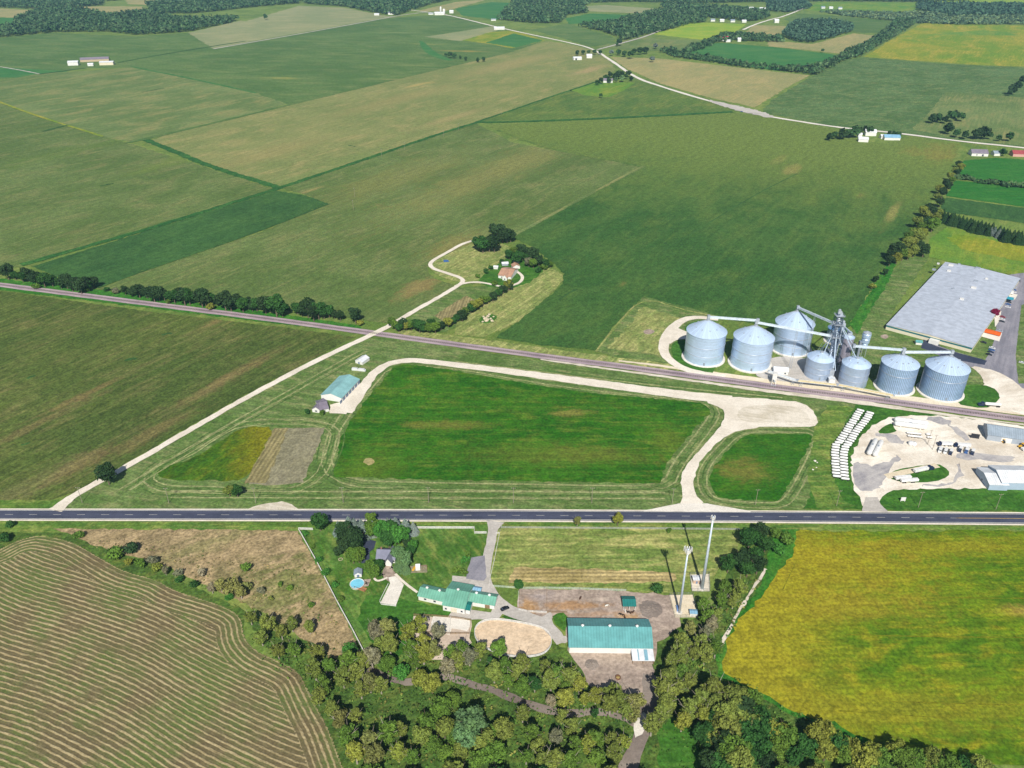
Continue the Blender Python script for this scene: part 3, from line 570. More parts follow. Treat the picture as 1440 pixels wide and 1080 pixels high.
# ================================================================ the mown hay field with its windrows (lower left)
def windrow_field():
    pix = [(-330, 905), (-150, 835), (0, 774), (22, 762), (45, 755), (62, 754), (100, 762), (140, 785), (175, 805), (220, 816), (245, 832), (300, 848), (332, 862), (340, 875), (342, 897), (360, 917), (390, 930), (420, 945), (432, 970), (446, 998), (460, 1022), (482, 1080), (520, 1180), (560, 1330), (-330, 1330)]
    edge_pix = pix[2:-2]
    P = chaikin([at(*p) for p in pix], 2); E = chaikin([at(*p) for p in edge_pix], 2, False)
    px = np.array([p.x for p in P]); py = np.array([p.y for p in P])
    ex = np.array([[p.x, p.y] for p in E])
    cs = 0.75
    xs = np.arange(px.min(), px.max(), cs); ys = np.arange(py.min(), py.max(), cs)
    cx, cy = np.meshgrid(xs+cs/2, ys+cs/2); cx = cx.ravel(); cy = cy.ravel()
    ins = np.zeros(len(cx), bool)
    for i in range(len(px)):
        j = i-1
        cond = (py[i] > cy) != (py[j] > cy)
        with np.errstate(divide='ignore', invalid='ignore'):
            xi = (px[j]-px[i])*(cy-py[i])/(py[j]-py[i])+px[i]
        ins ^= cond & (cx < xi)
    cx, cy = cx[ins], cy[ins]
    def edist(x, y):
        d = np.full(len(x), 1e9)
        for a, b in zip(ex[:-1], ex[1:]):
            ab = b-a; t = np.clip(((x-a[0])*ab[0]+(y-a[1])*ab[1])/(ab@ab), 0, 1)
            d = np.minimum(d, np.hypot(x-a[0]-t*ab[0], y-a[1]-t*ab[1]))
        return d
    gap = 2.4
    th = math.radians(-25)
    def inner(x, y):
        u = x*math.cos(th)+y*math.sin(th); v = -x*math.sin(th)+y*math.cos(th)
        v = v+2.6*np.sin(u/26+v/60)+1.6*np.sin(u/55+1.3)+.25*np.sin(u/9+v/11)
        return v/gap
    zone = edist(cx, cy) < gap*5
    n = len(cx)
    X = np.stack([cx-cs/2, cx+cs/2, cx+cs/2, cx-cs/2], 1).ravel(); Y = np.stack([cy-cs/2, cy-cs/2, cy+cs/2, cy+cs/2], 1).ravel()
    zz = np.repeat(zone, 4)
    row = np.where(zz, edist(X, Y)/gap+.25, inner(X, Y))
    wig = (np.sin(X*.9+Y*.3)+np.sin(Y*1.3-X*.4))*.03
    row = row+wig
    me = bpy.data.meshes.new('hay_field')
    V = np.stack([X, Y, np.full(len(X), LAYER*14)], 1)
    me.from_pydata(V.tolist(), [], np.arange(4*n).reshape(n, 4).tolist())
    a = me.attributes.new('row', 'FLOAT', 'POINT'); a.data.foreach_set('value', row.astype(np.float32))
    g = N('cut_hay')
    at_ = g.n('ShaderNodeAttribute'); at_.attribute_name = 'row'
    v = g.coord(th, 1, 1); vs_ = g.coord(th, .25, 1)
    nz = g.noise(v, 1/2.0, 3, .7); nb = g.noise(v, 1/26.0, 4, .6); nst = g.noise(vs_, 1/1.2, 3, .7); nl = g.noise(vs_, 1/9.0, 3, .6)
    ph = g.math('ADD', at_.outputs['Fac'], g.math('MULTIPLY', g.math('SUBTRACT', nz, .5), .22))
    s = g.math('SINE', g.math('MULTIPLY', ph, 2*PI))
    s = g.math('ADD', s, g.math('MULTIPLY', g.math('SUBTRACT', nl, .5), 1.6))
    f = g.ramp(s, -.1, 1.0, 0, .92)
    f = g.math('MULTIPLY', f, g.ramp(g.noise(g.coord(th, .4, 1), 1/6.0, 4, .7), .34, .5, .3, 1.0))
    soil = g.mix(g.ramp(nb, .38, .62), lin('61573c'), lin('566532'))
    soil = g.mix(g.ramp(nst, .4, .75, 0, .6), soil, lin('7b7150'))
    hay = g.mix(g.ramp(nst, .3, .7), lin('94845f'), lin('b0a07a'))
    hay = g.mix(g.ramp(nb, .55, .75, 0, .55), hay, lin('7d8049'))
    c = g.mix(f, soil, hay)
    k = g.ramp(g.noise(v, 1.1, 2, .7), .25, .75, .8, 1.2)
    cb = g.n('ShaderNodeCombineXYZ')
    for i in range(3): g.l(k, cb.inputs[i])
    c = g.mix(1.0, c, cb.outputs[0], 'MULTIPLY')
    g.bump(g.math('ADD', f, g.math('MULTIPLY', nz, .6)), .5, .5)
    tag(link('hay_field', me, g.col(c)), kind='structure', label='mown hay field striped with pale windrows')
windrow_field()
# ================================================================ the air
def make_haze():
    S_ = 12300
    bm = bmesh.new(); bmesh.ops.create_cube(bm, size=1)
    me = bpy.data.meshes.new('haze'); 
    for v in bm.verts:
        v.co = Vector((v.co.x*2*S_, -3300 if v.co.y < 0 else S_, -1.2 if v.co.z < 0 else 300))
    bm.to_mesh(me); bm.free()
    m = bpy.data.materials.new('haze'); m.use_nodes = True; t = m.node_tree
    t.nodes.remove(t.nodes['Principled BSDF'])
    v = t.nodes.new('ShaderNodeVolumePrincipled')
    v.inputs['Color'].default_value = (0.36, 0.66, 1.0, 1); v.inputs['Density'].default_value = 4.3e-5; v.inputs['Anisotropy'].default_value = 0.0
    t.links.new(v.outputs[0], t.nodes['Material Output'].inputs['Volume'])
    tag(link('haze', me, m), kind='stuff', label='pale blue haze over the far fields')
make_haze()
# ================================================================ trees
def leaf_cloud(centers, radii, n, size, rng, up=0.25, flat=0.85, bias=0.55):
    """n small leaf sprays lying on the skins of overlapping clumps; returns vertices (4n, 3)"""
    w_ = radii**2; idx = rng.choice(len(centers), n, p=w_/w_.sum())
    d = rng.normal(size=(n, 3)); d[:, 2] += up; d /= np.linalg.norm(d, axis=1)[:, None]
    rr = radii[idx]*(bias+(1-bias)*rng.random(n)**.5)*(1+.12*rng.normal(size=n))
    p = centers[idx]+d*rr[:, None]*np.array([1, 1, flat])
    nrm = d+rng.normal(size=(n, 3))*.55; nrm /= np.linalg.norm(nrm, axis=1)[:, None]
    t = np.cross(nrm, rng.normal(size=(n, 3))); t /= np.linalg.norm(t, axis=1)[:, None]
    b = np.cross(nrm, t)
    s = size*(.6+.8*rng.random(n))[:, None]
    asp = (.55+.5*rng.random(n))[:, None]
    k = [(-1, -.5), (.2, -1), (1, .4), (-.3, 1)]
    V = np.stack([p+t*s*a+b*s*asp*c for a, c in k], 1)
    V = V+rng.normal(size=V.shape)*size*.12
    return V.reshape(-1, 3)
def quads(V):
    n = len(V)//4
    return np.arange(4*n).reshape(n, 4).tolist()
def np_mesh(name, V, F_, mat):
    me = bpy.data.meshes.new(name); me.from_pydata(np.asarray(V).tolist(), [], F_); me.materials.append(mat); me.update(); return me
def foliage_mat(name, attr=False):
    g = N(name)
    if attr:
        a = g.n('ShaderNodeAttribute'); a.attribute_name = 'tint'; base = a.outputs['Color']
        v = g.coord(0, 1, 1)
    else:
        oi = g.n('ShaderNodeObjectInfo'); base = oi.outputs['Color']; v = g.coord(0, 1, 1)
    nz = g.noise(v, .32, 3, .65); n2 = g.noise(v, 1.3, 2, .6)
    c = g.mix(g.ramp(nz, .42, .68, 0, .55), base, (1.14, 1.1, .72, 1), 'MULTIPLY') if not attr else base
    k = g.ramp(n2, .25, .75, .55, 1.45) if not attr else g.ramp(g.noise(v, .12, 3, .7), .3, .7, .6, 1.4)
    cb = g.n('ShaderNodeCombineXYZ')
    for i in range(3): g.l(k, cb.inputs[i])
    c = g.mix(1.0, c, cb.outputs[0], 'MULTIPLY')
    g.b.inputs['Roughness'].default_value = .75; g.b.inputs['Specular IOR Level'].default_value = .1
    return g.col(c)
M_leaf = foliage_mat('foliage'); M_leafa = foliage_mat('foliage_mass', True)
M_bark = paint('bark', '6b5f50', .95)
M_palebark = paint('pale_bark', '9a9284', .9)
def tube_bm(bm, pts, rads, seg=6):
    rings = []
    for i, p in enumerate(pts):
        t = (pts[min(i+1, len(pts)-1)]-pts[max(i-1, 0)]).normalized()
        a = t.orthogonal().normalized(); b = t.cross(a)
        rings.append([bm.verts.new(p+(a*math.cos(2*PI*k/seg)+b*math.sin(2*PI*k/seg))*rads[i]) for k in range(seg)])
    for r0, r1 in zip(rings, rings[1:]):
        for k in range(seg): bm.faces.new((r0[k], r0[(k+1) % seg], r1[(k+1) % seg], r1[k]))
    bm.faces.new(rings[0][::-1]); bm.faces.new(rings[-1])
def trunk_mesh(name, h, r, rng, mat, limbs=5, spread=.3):
    bm = bmesh.new()
    top = Vector((rng.normal()*.3, rng.normal()*.3, h*.72))
    tube_bm(bm, [Vector((0, 0, -.3)), Vector((0, 0, h*.2)), Vector((top.x*.5, top.y*.5, h*.45)), top], [r*1.25, r, r*.7, r*.25], 7)
    for i in range(limbs):
        a = 2*PI*(i+rng.random()*.6)/limbs; z0 = h*(.26+.3*rng.random()); L = h*spread*(.8+.5*rng.random())
        p0 = Vector((0, 0, z0)); p1 = p0+Vector((math.cos(a)*L*.5, math.sin(a)*L*.5, L*.45)); p2 = p0+Vector((math.cos(a)*L, math.sin(a)*L, L*1.05))
        tube_bm(bm, [p0, p1, p2], [r*.45, r*.3, r*.1], 5)
    me = bpy.data.meshes.new(name); bm.to_mesh(me); bm.free(); me.materials.append(mat); return me
PROTO = {}
def proto_broad(key, h, r, seed, nblob, nleaf, size, low=.28, shape='round', bark=None, gap=.42):
    rng = np.random.default_rng(seed)
    cs, rs = [], []
    for i in range(nblob):
        d = rng.normal(size=3); d /= np.linalg.norm(d); q = rng.random()**.4
        zc = h*(low+1)/2; hz = h*(1-low)/2
        c = np.array([d[0]*r*q*.72, d[1]*r*q*.72, zc+d[2]*hz*q*.74])
        if shape == 'tall': c[:2] *= .8+.25*math.sin(PI*(c[2]/h))
        if shape == 'flat': c[2] = zc+abs(d[2])*hz*q*.8-.05*h
        cs.append(c); rs.append(r*(gap*.7+gap*.55*rng.random()))
    cs = np.array(cs); rs = np.array(rs)
    V = leaf_cloud(cs, rs, nleaf, size, rng)
    V[:, 2] = np.maximum(V[:, 2], .4)
    PROTO[key] = dict(crown=np_mesh('crown_'+key, V, quads(V), M_leaf), trunk=trunk_mesh('trunk_'+key, h, .035*h**.9, rng, bark or M_bark, 5 if shape != 'tall' else 7), h=h, r=r)
def proto_spruce(key, h, r, seed, n, size):
    rng = np.random.default_rng(seed)
    t = rng.random(n)**.62; z = h*(1-t*.94); lay = np.floor(z*1.15)/1.15
    rad = r*t**.9*(.55+.45*rng.random(n)**.4)*(1+.12*np.sin(z*7))
    a = rng.random(n)*2*PI
    p = np.stack([np.cos(a)*rad, np.sin(a)*rad, z-.12*rad], 1)
    out = np.stack([np.cos(a), np.sin(a), -.35*np.ones(n)], 1); out /= np.linalg.norm(out, axis=1)[:, None]
    side = np.stack([-np.sin(a), np.cos(a), np.zeros(n)], 1)+rng.normal(size=(n, 3))*.25
    s = (size*(.6+.7*rng.random(n))*(.5+.6*t))[:, None]
    V = np.stack([p-out*s, p+side*s*.5, p+out*s, p-side*s*.5], 1).reshape(-1, 3)+rng.normal(size=(4*n, 3))*.05
    PROTO[key] = dict(crown=np_mesh('crown_'+key, V, quads(V), M_leaf), trunk=trunk_mesh('trunk_'+key, h, .02*h, rng, M_bark, 0), h=h, r=r)
for s_ in range(4): proto_broad('round%d' % s_, 12, 5.2, 20+s_, 32, 2800, .46, gap=.36)
for s_ in range(4): proto_broad('olive%d' % s_, 14, 4.6, 40+s_, 34, 2600, .44, .16, 'tall', M_palebark, .30)
for s_ in range(3): proto_broad('shrub%d' % s_, 4, 2.6, 60+s_, 11, 420, .42, .05, 'flat', gap=.45)
for s_ in range(3): proto_broad('far%d' % s_, 12, 5.2, 80+s_, 14, 260, 1.35)
for s_ in range(2): proto_spruce('spruce%d' % s_, 14, 3.6, 90+s_, 1700, .75)
COL = dict(olive='5f6a33', olive2='666a3e', yellow='6b7232', mid='4a6328', green='37642a', deep='2b4c24', dark='2c4228', blue='6b7878', grey='84806c', grey2='70705c', maroon='6a1436', spruce='2b4529', bluegreen='4f6b48', far='33502f')
CNAME = dict(olive='olive green', olive2='brownish olive', yellow='yellowish green', mid='mid green', green='bright green', deep='deep green', dark='dark green', blue='pale blue grey', grey='bare greyish', grey2='thin grey green', maroon='maroon red', spruce='dark green', bluegreen='bluish green', far='dark green')
TREES = []      # (object, colour word, kind word, position)
def tree(px, py, kind, col, h, name='broadleaf_tree', wide=1.0, ground=False, simple=False):
    """px, py: the middle of the crown in the photo (or the foot, with ground=True)"""
    if kind == 'olive': name = 'loose_crown_tree'  # every loose-crowned tree, cottonwoods among them; species not told apart
    keys = [k for k in PROTO if k.startswith(kind)]; key = random.choice(keys); P_ = PROTO[key]
    s = h/P_['h']*random.uniform(.93, 1.07)
    p = at(px, py, 0 if ground else .56*h); p.z = 0
    c = lin(COL[col]); j = random.uniform(.82, 1.2); j2 = random.uniform(.93, 1.07)
    kb = 1.0 if col in ('dark', 'far', 'grey', 'grey2', 'blue') else 1.2
    cc = (c[0]*j*j2*kb, c[1]*j*kb, c[2]*j*kb*.93, 1)
    sx = s*wide*random.uniform(.92, 1.08)
    if simple:
        root = bpy.data.objects.new(name, P_['crown']); C.objects.link(root); root.color = cc
    else:
        root = bpy.data.objects.new(name, None); C.objects.link(root)
        cr = bpy.data.objects.new('crown', P_['crown']); C.objects.link(cr); cr.parent = root; cr.color = cc
        tr = bpy.data.objects.new('trunk', P_['trunk']); C.objects.link(tr); tr.parent = root
    root.location = p; root.rotation_euler = (0, 0, random.uniform(0, 2*PI)); root.scale = (sx, sx, s)
    TREES.append((root, col, name, p))
    return root
K3 = ('olive', 'olive', 'mid', 'mid', 'grey2', 'yellow', 'mid')
def many(lst, kind, cols, h, name='broadleaf_tree', hv=.18, **k):
    for t in lst:
        hh = h if len(t) < 3 or t[2] is None else t[2]
        c = t[3] if len(t) > 3 else random.choice(cols)
        tree(t[0], t[1], kind, c, hh*random.uniform(1-hv, 1+hv), name, **k)
# ---- the wood along the creek (olive cottonwoods and willows)
many([(375, 875), (395, 887), (390, 915), (367, 895), (413, 912), (435, 880), (410, 877)], 'olive', ('yellow', 'olive', 'mid'), 11)
many([(445, 917), (442, 940), (462, 935), (455, 962), (447, 978), (467, 997), (492, 930), (500, 945), (510, 930), (482, 952), (520, 960), (535, 962), (507, 968)], 'olive', ('olive', 'olive2', 'olive', 'mid'), 12)
many([(492, 915, 9, 'green'), (565, 945, 9, 'green'), (590, 955, 9, 'yellow'), (607, 962, 9, 'yellow'), (545, 935, 8, 'mid')], 'round', K3, 9)
many([(500, 1007), (490, 1035), (500, 1057), (525, 1062), (520, 1045), (545, 1030), (562, 1025), (560, 1057), (580, 1062), (478, 1010)], 'olive', ('olive2', 'olive', 'mid', 'yellow'), 12)
many([(528, 885), (545, 883), (535, 908), (548, 905), (522, 922), (538, 895)], 'olive', ('olive2', 'olive', 'grey2'), 12)
many([(575, 890), (590, 878), (594, 900), (577, 910), (595, 917), (585, 927), (607, 912)], 'olive', ('olive', 'yellow', 'olive2', 'mid'), 12)
many([(615, 887), (635, 920), (650, 912), (630, 937), (660, 922), (675, 915), (643, 930)], 'olive', ('olive', 'mid', 'grey2'), 12)
many([(702, 912, 11, 'mid'), (695, 945), (710, 935), (715, 957), (690, 930, 9, 'deep'), (735, 932), (727, 945), (752, 962, 8, 'deep')], 'olive', ('olive', 'mid'), 11)
many([(768, 937), (785, 948), (802, 950), (815, 962), (775, 955), (735, 965), (795, 965)], 'olive', ('olive', 'mid', 'yellow', 'olive'), 12)
many([(775, 985, 10, 'grey'), (795, 982), (822, 982), (838, 978), (837, 1002, 7, 'deep'), (790, 1007), (805, 1022)], 'olive', ('olive', 'yellow', 'mid'), 10)
many([(852, 975), (870, 985), (865, 968), (882, 1000), (895, 987), (892, 1005), (858, 990)], 'olive', ('olive2', 'olive', 'yellow'), 11)
many([(620, 997, 12, 'mid'), (600, 1017, 11, 'mid'), (592, 1037, 11, 'olive'), (610, 1047, 11, 'mid'), (625, 1025, 11, 'olive'), (635, 985, 10, 'mid')], 'round', K3, 11)
many([(662, 1017, 15, 'bluegreen'), (655, 1038, 13, 'bluegreen'), (642, 1037), (690, 1032), (707, 1027), (630, 1060), (647, 1060), (672, 1068), (695, 1060), (680, 1045)], 'round', ('olive', 'mid', 'mid', 'deep'), 11)
many([(757, 1048), (750, 1032), (735, 1002), (782, 1035), (810, 1047), (827, 1047), (837, 1040), (860, 1040), (877, 1042), (865, 1057), (802, 1067), (840, 1067), (782, 1065), (740, 1062), (765, 1070)], 'olive', ('mid', 'olive', 'yellow', 'mid', 'grey2'), 11)
# ---- the belt east of the barn
many([(947, 930), (960, 945), (942, 950), (932, 970), (952, 966), (970, 955), (936, 988), (930, 1003), (917, 1018), (955, 925)], 'olive', ('olive', 'mid', 'grey2', 'olive'), 13)
many([(972, 882), (992, 888), (985, 903), (960, 902), (955, 916), (976, 917), (992, 918), (1002, 877)], 'olive', ('olive2', 'olive', 'grey2', 'olive'), 12)
many([(990, 850), (995, 866), (1020, 826), (1032, 843), (1015, 843), (1040, 826), (1007, 910, 11, 'mid'), (1008, 862)], 'olive', ('mid', 'olive'), 11)
many([(987, 982), (1002, 988), (970, 996), (960, 1013), (990, 1005), (1005, 970)], 'olive', ('olive', 'yellow', 'olive'), 14)
many([(990, 1032), (1007, 1037), (1025, 1025), (1020, 1047), (1042, 997), (1035, 980), (1055, 987), (1052, 1017), (1070, 1010), (1052, 1037), (1075, 1024), (1027, 1057), (1045, 1050), (998, 1070), (1015, 1072), (1037, 1070), (1065, 1052), (1075, 1067), (1025, 1005), (1010, 1012)], 'round', ('deep', 'dark', 'mid', 'deep', 'olive'), 13)
many([(1090, 1028), (1105, 1034), (1095, 1052), (1117, 1065), (1132, 1050), (1147, 1037), (1160, 1028), (1172, 1038), (1180, 1050), (1162, 1057), (1187, 1064), (1197, 1052), (1215, 1067), (1230, 1059), (1240, 1066), (1260, 1055), (1270, 1066), (1290, 1069), (1310, 1068), (1330, 1077), (1380, 1079), (1355, 1080)], 'round', ('mid', 'olive', 'mid', 'yellow', 'deep'), 11)
many([(900, 1105), (1000, 1100), (1050, 1098), (1100, 1095), (1150, 1092), (1200, 1095), (860, 1100), (700, 1095), (760, 1098), (640, 1094), (580, 1096), (520, 1092)], 'round', ('mid', 'deep', 'olive'), 12)
# ---- dark clump north of the mobile masts
many([(1055, 755, 12), (1070, 748, 12), (1025, 792, 11), (1042, 788, 11), (1062, 780, 11), (1052, 800, 10), (1077, 765, 11), (1066, 795, 10)], 'round', ('dark', 'deep', 'dark'), 11)
many([(1090, 750, 6, 'mid'), (1105, 757, 5, 'mid'), (1095, 772, 5, 'green')], 'shrub', K3, 5, 'shrub')
tree(812, 731, 'olive', 'olive2', 8); tree(869, 731, 'round', 'yellow', 8); tree(942, 746, 'shrub', 'mid', 3, 'shrub')
tree(730, 823, 'round', 'deep', 7); tree(925, 827, 'shrub', 'deep', 4, 'shrub')
# ---- the homestead
tree(449, 733, 'round', 'deep', 12); tree(490, 757, 'round', 'dark', 14); tree(475, 776, 'round', 'dark', 6); tree(496, 781, 'round', 'mid', 10)
tree(535, 746, 'round', 'green', 12); tree(557, 751, 'round', 'green', 13); tree(581, 766, 'round', 'green', 7); tree(520, 797, 'round', 'mid', 8); tree(532, 796, 'round', 'deep', 8)
tree(573, 762, 'round', 'dark', 7)
many([(484, 747, 13, 'dark'), (499, 757, 14, 'dark'), (486, 765, 11, 'dark'), (547, 743, 12), (566, 751, 12), (546, 757, 11), (527, 742, 11, 'mid'), (504, 781, 9, 'mid'), (527, 804, 8, 'mid'), (559, 778, 9, 'bluegreen'), (569, 787, 9, 'bluegreen'), (576, 776, 6, 'deep')], 'round', ('green', 'deep'), 11)
many([(476, 741), (490, 735), (498, 737), (508, 739), (511, 744), (524, 740), (545, 735), (556, 735), (570, 739), (581, 741)], 'spruce', ('blue',), 10, 'blue_spruce', wide=1.45)
tree(521, 729, 'round', 'mid', 8)
tree(563, 788, 'spruce', 'bluegreen', 11, 'spruce_tree', 1.25); tree(571, 796, 'spruce', 'bluegreen', 8, 'spruce_tree', 1.2)
many([(657, 780), (655, 788), (641, 803), (651, 805), (428, 750, 3), (439, 769, 3), (448, 787, 3), (458, 805, 3), (470, 822, 3), (480, 842, 3)], 'shrub', ('green', 'mid'), 3.6, 'shrub')
# ---- single trees around the lot
tree(149, 666, 'round', 'dark', 15); tree(322, 690, 'round', 'olive', 8); tree(333, 691, 'round', 'deep', 8)
tree(431, 579, 'shrub', 'deep', 4, 'shrub'); tree(454, 580, 'shrub', 'mid', 4, 'shrub')
# ---- scrub west of the pasture
many([(15, 737, 4, 'deep'), (8, 755, 5, 'deep'), (110, 752, 4, 'mid'), (162, 777, 5, 'mid'), (185, 770, 5, 'dark'), (180, 790, 4, 'yellow'), (197, 792, 4, 'mid'), (215, 787, 5, 'grey2'), (220, 797, 4, 'yellow'), (250, 805, 4, 'grey2'), (282, 805, 5, 'grey'), (345, 797, 4, 'mid'), (252, 815, 4, 'deep'), (272, 822, 4, 'deep'), (325, 825, 6, 'olive2'), (322, 840, 4, 'green'), (345, 825, 5, 'olive2'), (367, 830, 4, 'grey2'), (395, 821, 3, 'mid'), (437, 851, 3, 'mid'), (408, 826, 3, 'mid'), (380, 842, 3, 'olive')], 'shrub', K3, 4, 'shrub')
tree(297, 825, 'olive', 'grey', 8); tree(310, 822, 'olive', 'olive2', 9); tree(338, 832, 'olive', 'olive2', 9); tree(352, 868, 'olive', 'olive', 9); tree(232, 802, 'olive', 'grey2', 6)
# ---- the hedgerow along the railway
many([(9, 382), (37, 385), (60, 392), (72, 394), (92, 395), (105, 398), (118, 399), (130, 396), (175, 408, 8), (194, 407), (222, 410, 16), (237, 416), (252, 412), (265, 417), (282, 417, 16), (297, 421, 9), (315, 422, 14), (332, 422, 15), (348, 426), (360, 427), (372, 428), (387, 430, 15), (405, 434, 9), (417, 432), (432, 433), (447, 437, 16), (462, 436, 15), (478, 444, 8), (499, 442, 14)], 'round', ('dark', 'dark', 'deep', 'dark'), 13, hv=.3)
many([(20, 386), (30, 388), (48, 391), (84, 397), (100, 400), (112, 402), (124, 400), (185, 410, 10), (205, 411, 12), (215, 413, 12), (230, 415), (244, 417), (258, 418), (272, 419), (288, 421, 11), (305, 424, 11), (323, 425), (340, 427), (354, 430), (380, 432), (396, 434, 11), (424, 437, 11), (440, 440), (455, 440), (470, 442, 11)], 'round', ('dark', 'dark', 'deep'), 12.5, hv=.34)
many([(50, 402, 5), (150, 407, 4, 'deep'), (162, 409, 5, 'grey2'), (297, 431, 5, 'yellow'), (238, 424, 4, 'mid'), (506, 454, 5, 'yellow'), (122, 408, 4, 'mid')], 'shrub', ('mid',), 5, 'shrub')
# ---- the farmhouse between the fields
many([(637, 450, 9), (650, 443, 10), (662, 433, 10), (667, 430, 11), (680, 422, 10), (693, 417, 10), (708, 406, 11), (716, 401, 10), (620, 458, 8), (607, 456, 9), (585, 455, 11), (571, 459, 9), (561, 460, 8), (550, 452, 8)], 'round', ('mid', 'deep', 'mid', 'yellow', 'dark'), 10)
many([(556, 456), (566, 455), (578, 458), (590, 459), (602, 461), (612, 460)], 'round', ('dark', 'deep', 'mid'), 10)
many([(630, 453), (643, 446), (653, 439), (673, 426), (687, 420)], 'round', ('mid', 'deep', 'yellow'), 9)
tree(715, 400, 'round', 'yellow', 11); tree(701, 411, 'round', 'deep', 9)
many([(679, 343, 20), (688, 342, 20), (695, 343, 17), (674, 341, 17), (698, 326, 18), (713, 329, 19), (707, 330, 16), (668, 336, 8), (718, 331, 14)], 'round', ('dark', 'deep', 'dark'), 14, wide=1.1)
many([(722, 354, 14), (733, 350, 13), (748, 356, 14), (742, 361, 12), (758, 366, 12), (727, 362, 12), (768, 371, 9), (750, 370, 11)], 'round', ('mid', 'deep', 'dark', 'mid'), 12)
many([(716, 356, 11), (729, 352, 10, 'grey2'), (740, 352, 11), (744, 368, 10, 'grey2'), (755, 361, 9, 'deep'), (763, 367, 9), (774, 371, 7), (735, 360, 8)], 'round', ('mid', 'deep'), 10)
many([(684, 381), (690, 376), (672, 388), (765, 375), (758, 380), (706, 367), (696, 398)], 'shrub', ('deep', 'mid'), 5, 'shrub')
# ---- the hedge in front of the warehouse
many([(1348, 230), (1343, 240), (1336, 248), (1330, 257), (1321, 266), (1318, 276), (1322, 284)], 'round', ('dark', 'olive'), 12)
many([(1300, 297, 14), (1310, 298, 14), (1320, 300, 14), (1291, 312, 15), (1302, 311, 15), (1312, 316, 14), (1283, 340, 13), (1289, 327, 14), (1299, 328, 13), (1275, 342, 13), (1262, 362, 13), (1270, 358, 13), (1258, 353, 15, 'dark'), (1252, 366, 10, 'dark'), (1294, 343, 12, 'dark'), (1306, 290, 12), (1326, 270, 12), (1333, 262, 12), (1340, 252, 12), (1346, 242, 11), (1351, 235, 11)], 'round', ('olive', 'mid', 'yellow', 'dark', 'olive'), 14)
many([(1305, 303), (1316, 308), (1296, 318), (1307, 317), (1285, 325), (1293, 334), (1279, 332)], 'round', ('olive', 'olive', 'yellow', 'mid'), 13)
many([(1265, 350, 16, 'dark'), (1253, 358, 13, 'dark'), (1278, 357, 12, 'olive'), (1300, 351, 13, 'dark'), (1286, 352, 11, 'olive'), (1245, 382, 9, 'dark'), (1232, 392, 7, 'dark')], 'round', K3, 12)
tree(1227, 403, 'shrub', 'yellow', 5, 'shrub')
for i in range(46): tree(1322+5.2*(i//2)+random.uniform(-1.5, 1.5), 300+1.45*(i//2)+(3.4 if i % 2 else 0)+random.uniform(-1, 1), 'spruce', 'blue' if i in (29, 31, 33) else 'spruce', random.uniform(9, 14), 'spruce_tree', wide=1.35)
tree(1400, 440, 'round', 'maroon', 8.5, wide=1.1)
# ---- trees of the far farms (a few pixels each: one mesh)
FARK = dict(name='broadleaf_tree', simple=True)
many([(1167, 192), (1174, 190), (1185, 188, 14), (1194, 187), (1203, 185, 16), (1209, 183), (1218, 182, 15), (1224, 183, 14), (1251, 187, 9), (1257, 188, 9), (1263, 189, 9)], 'far', ('dark', 'far'), 13, **FARK)
many([(1312, 166), (1320, 165, 14), (1330, 167), (1338, 163, 18), (1345, 160, 19), (1352, 164, 16), (1335, 179, 17), (1346, 187, 15), (1358, 189, 15), (1373, 188, 17), (1384, 186, 20), (1392, 190, 15), (1405, 194, 11), (1420, 192, 13), (1411, 213, 14), (1425, 125, 20), (1432, 120, 20), (1440, 112, 20), (1420, 130, 14)], 'far', ('dark', 'far'), 14, **FARK)
many([(845, 113, 12), (840, 116, 11), (852, 108), (858, 104, 15), (864, 108), (869, 105, 16), (875, 103), (880, 107, 14), (884, 103, 13), (856, 112), (866, 112, 12, 'bluegreen'), (875, 110, 12, 'bluegreen'), (888, 110, 9), (845, 134, 12), (803, 127, 4)], 'far', ('far', 'dark'), 13, **FARK)
many([(812, 74, 11), (820, 73, 13), (828, 73, 13), (836, 73, 13), (844, 73, 14)], 'far', ('far', 'dark'), 13, **FARK)
many([(860, 74), (870, 73, 15), (878, 75), (887, 76, 19), (892, 72, 15), (900, 71, 17), (908, 70, 18), (922, 64, 14), (917, 83, 15), (871, 58, 18), (868, 62, 12)], 'far', ('blue', 'far', 'dark'), 14, **FARK)
many([(627, 77, 11), (633, 77, 14), (639, 78, 12), (647, 80, 10), (655, 82, 9), (672, 84, 10), (680, 83, 10), (373, 23, 18)], 'far', ('far',), 12, **FARK)
many([(1120, 57, 9), (1157, 71, 9), (995, 77, 12)], 'far', ('far',), 10, **FARK)

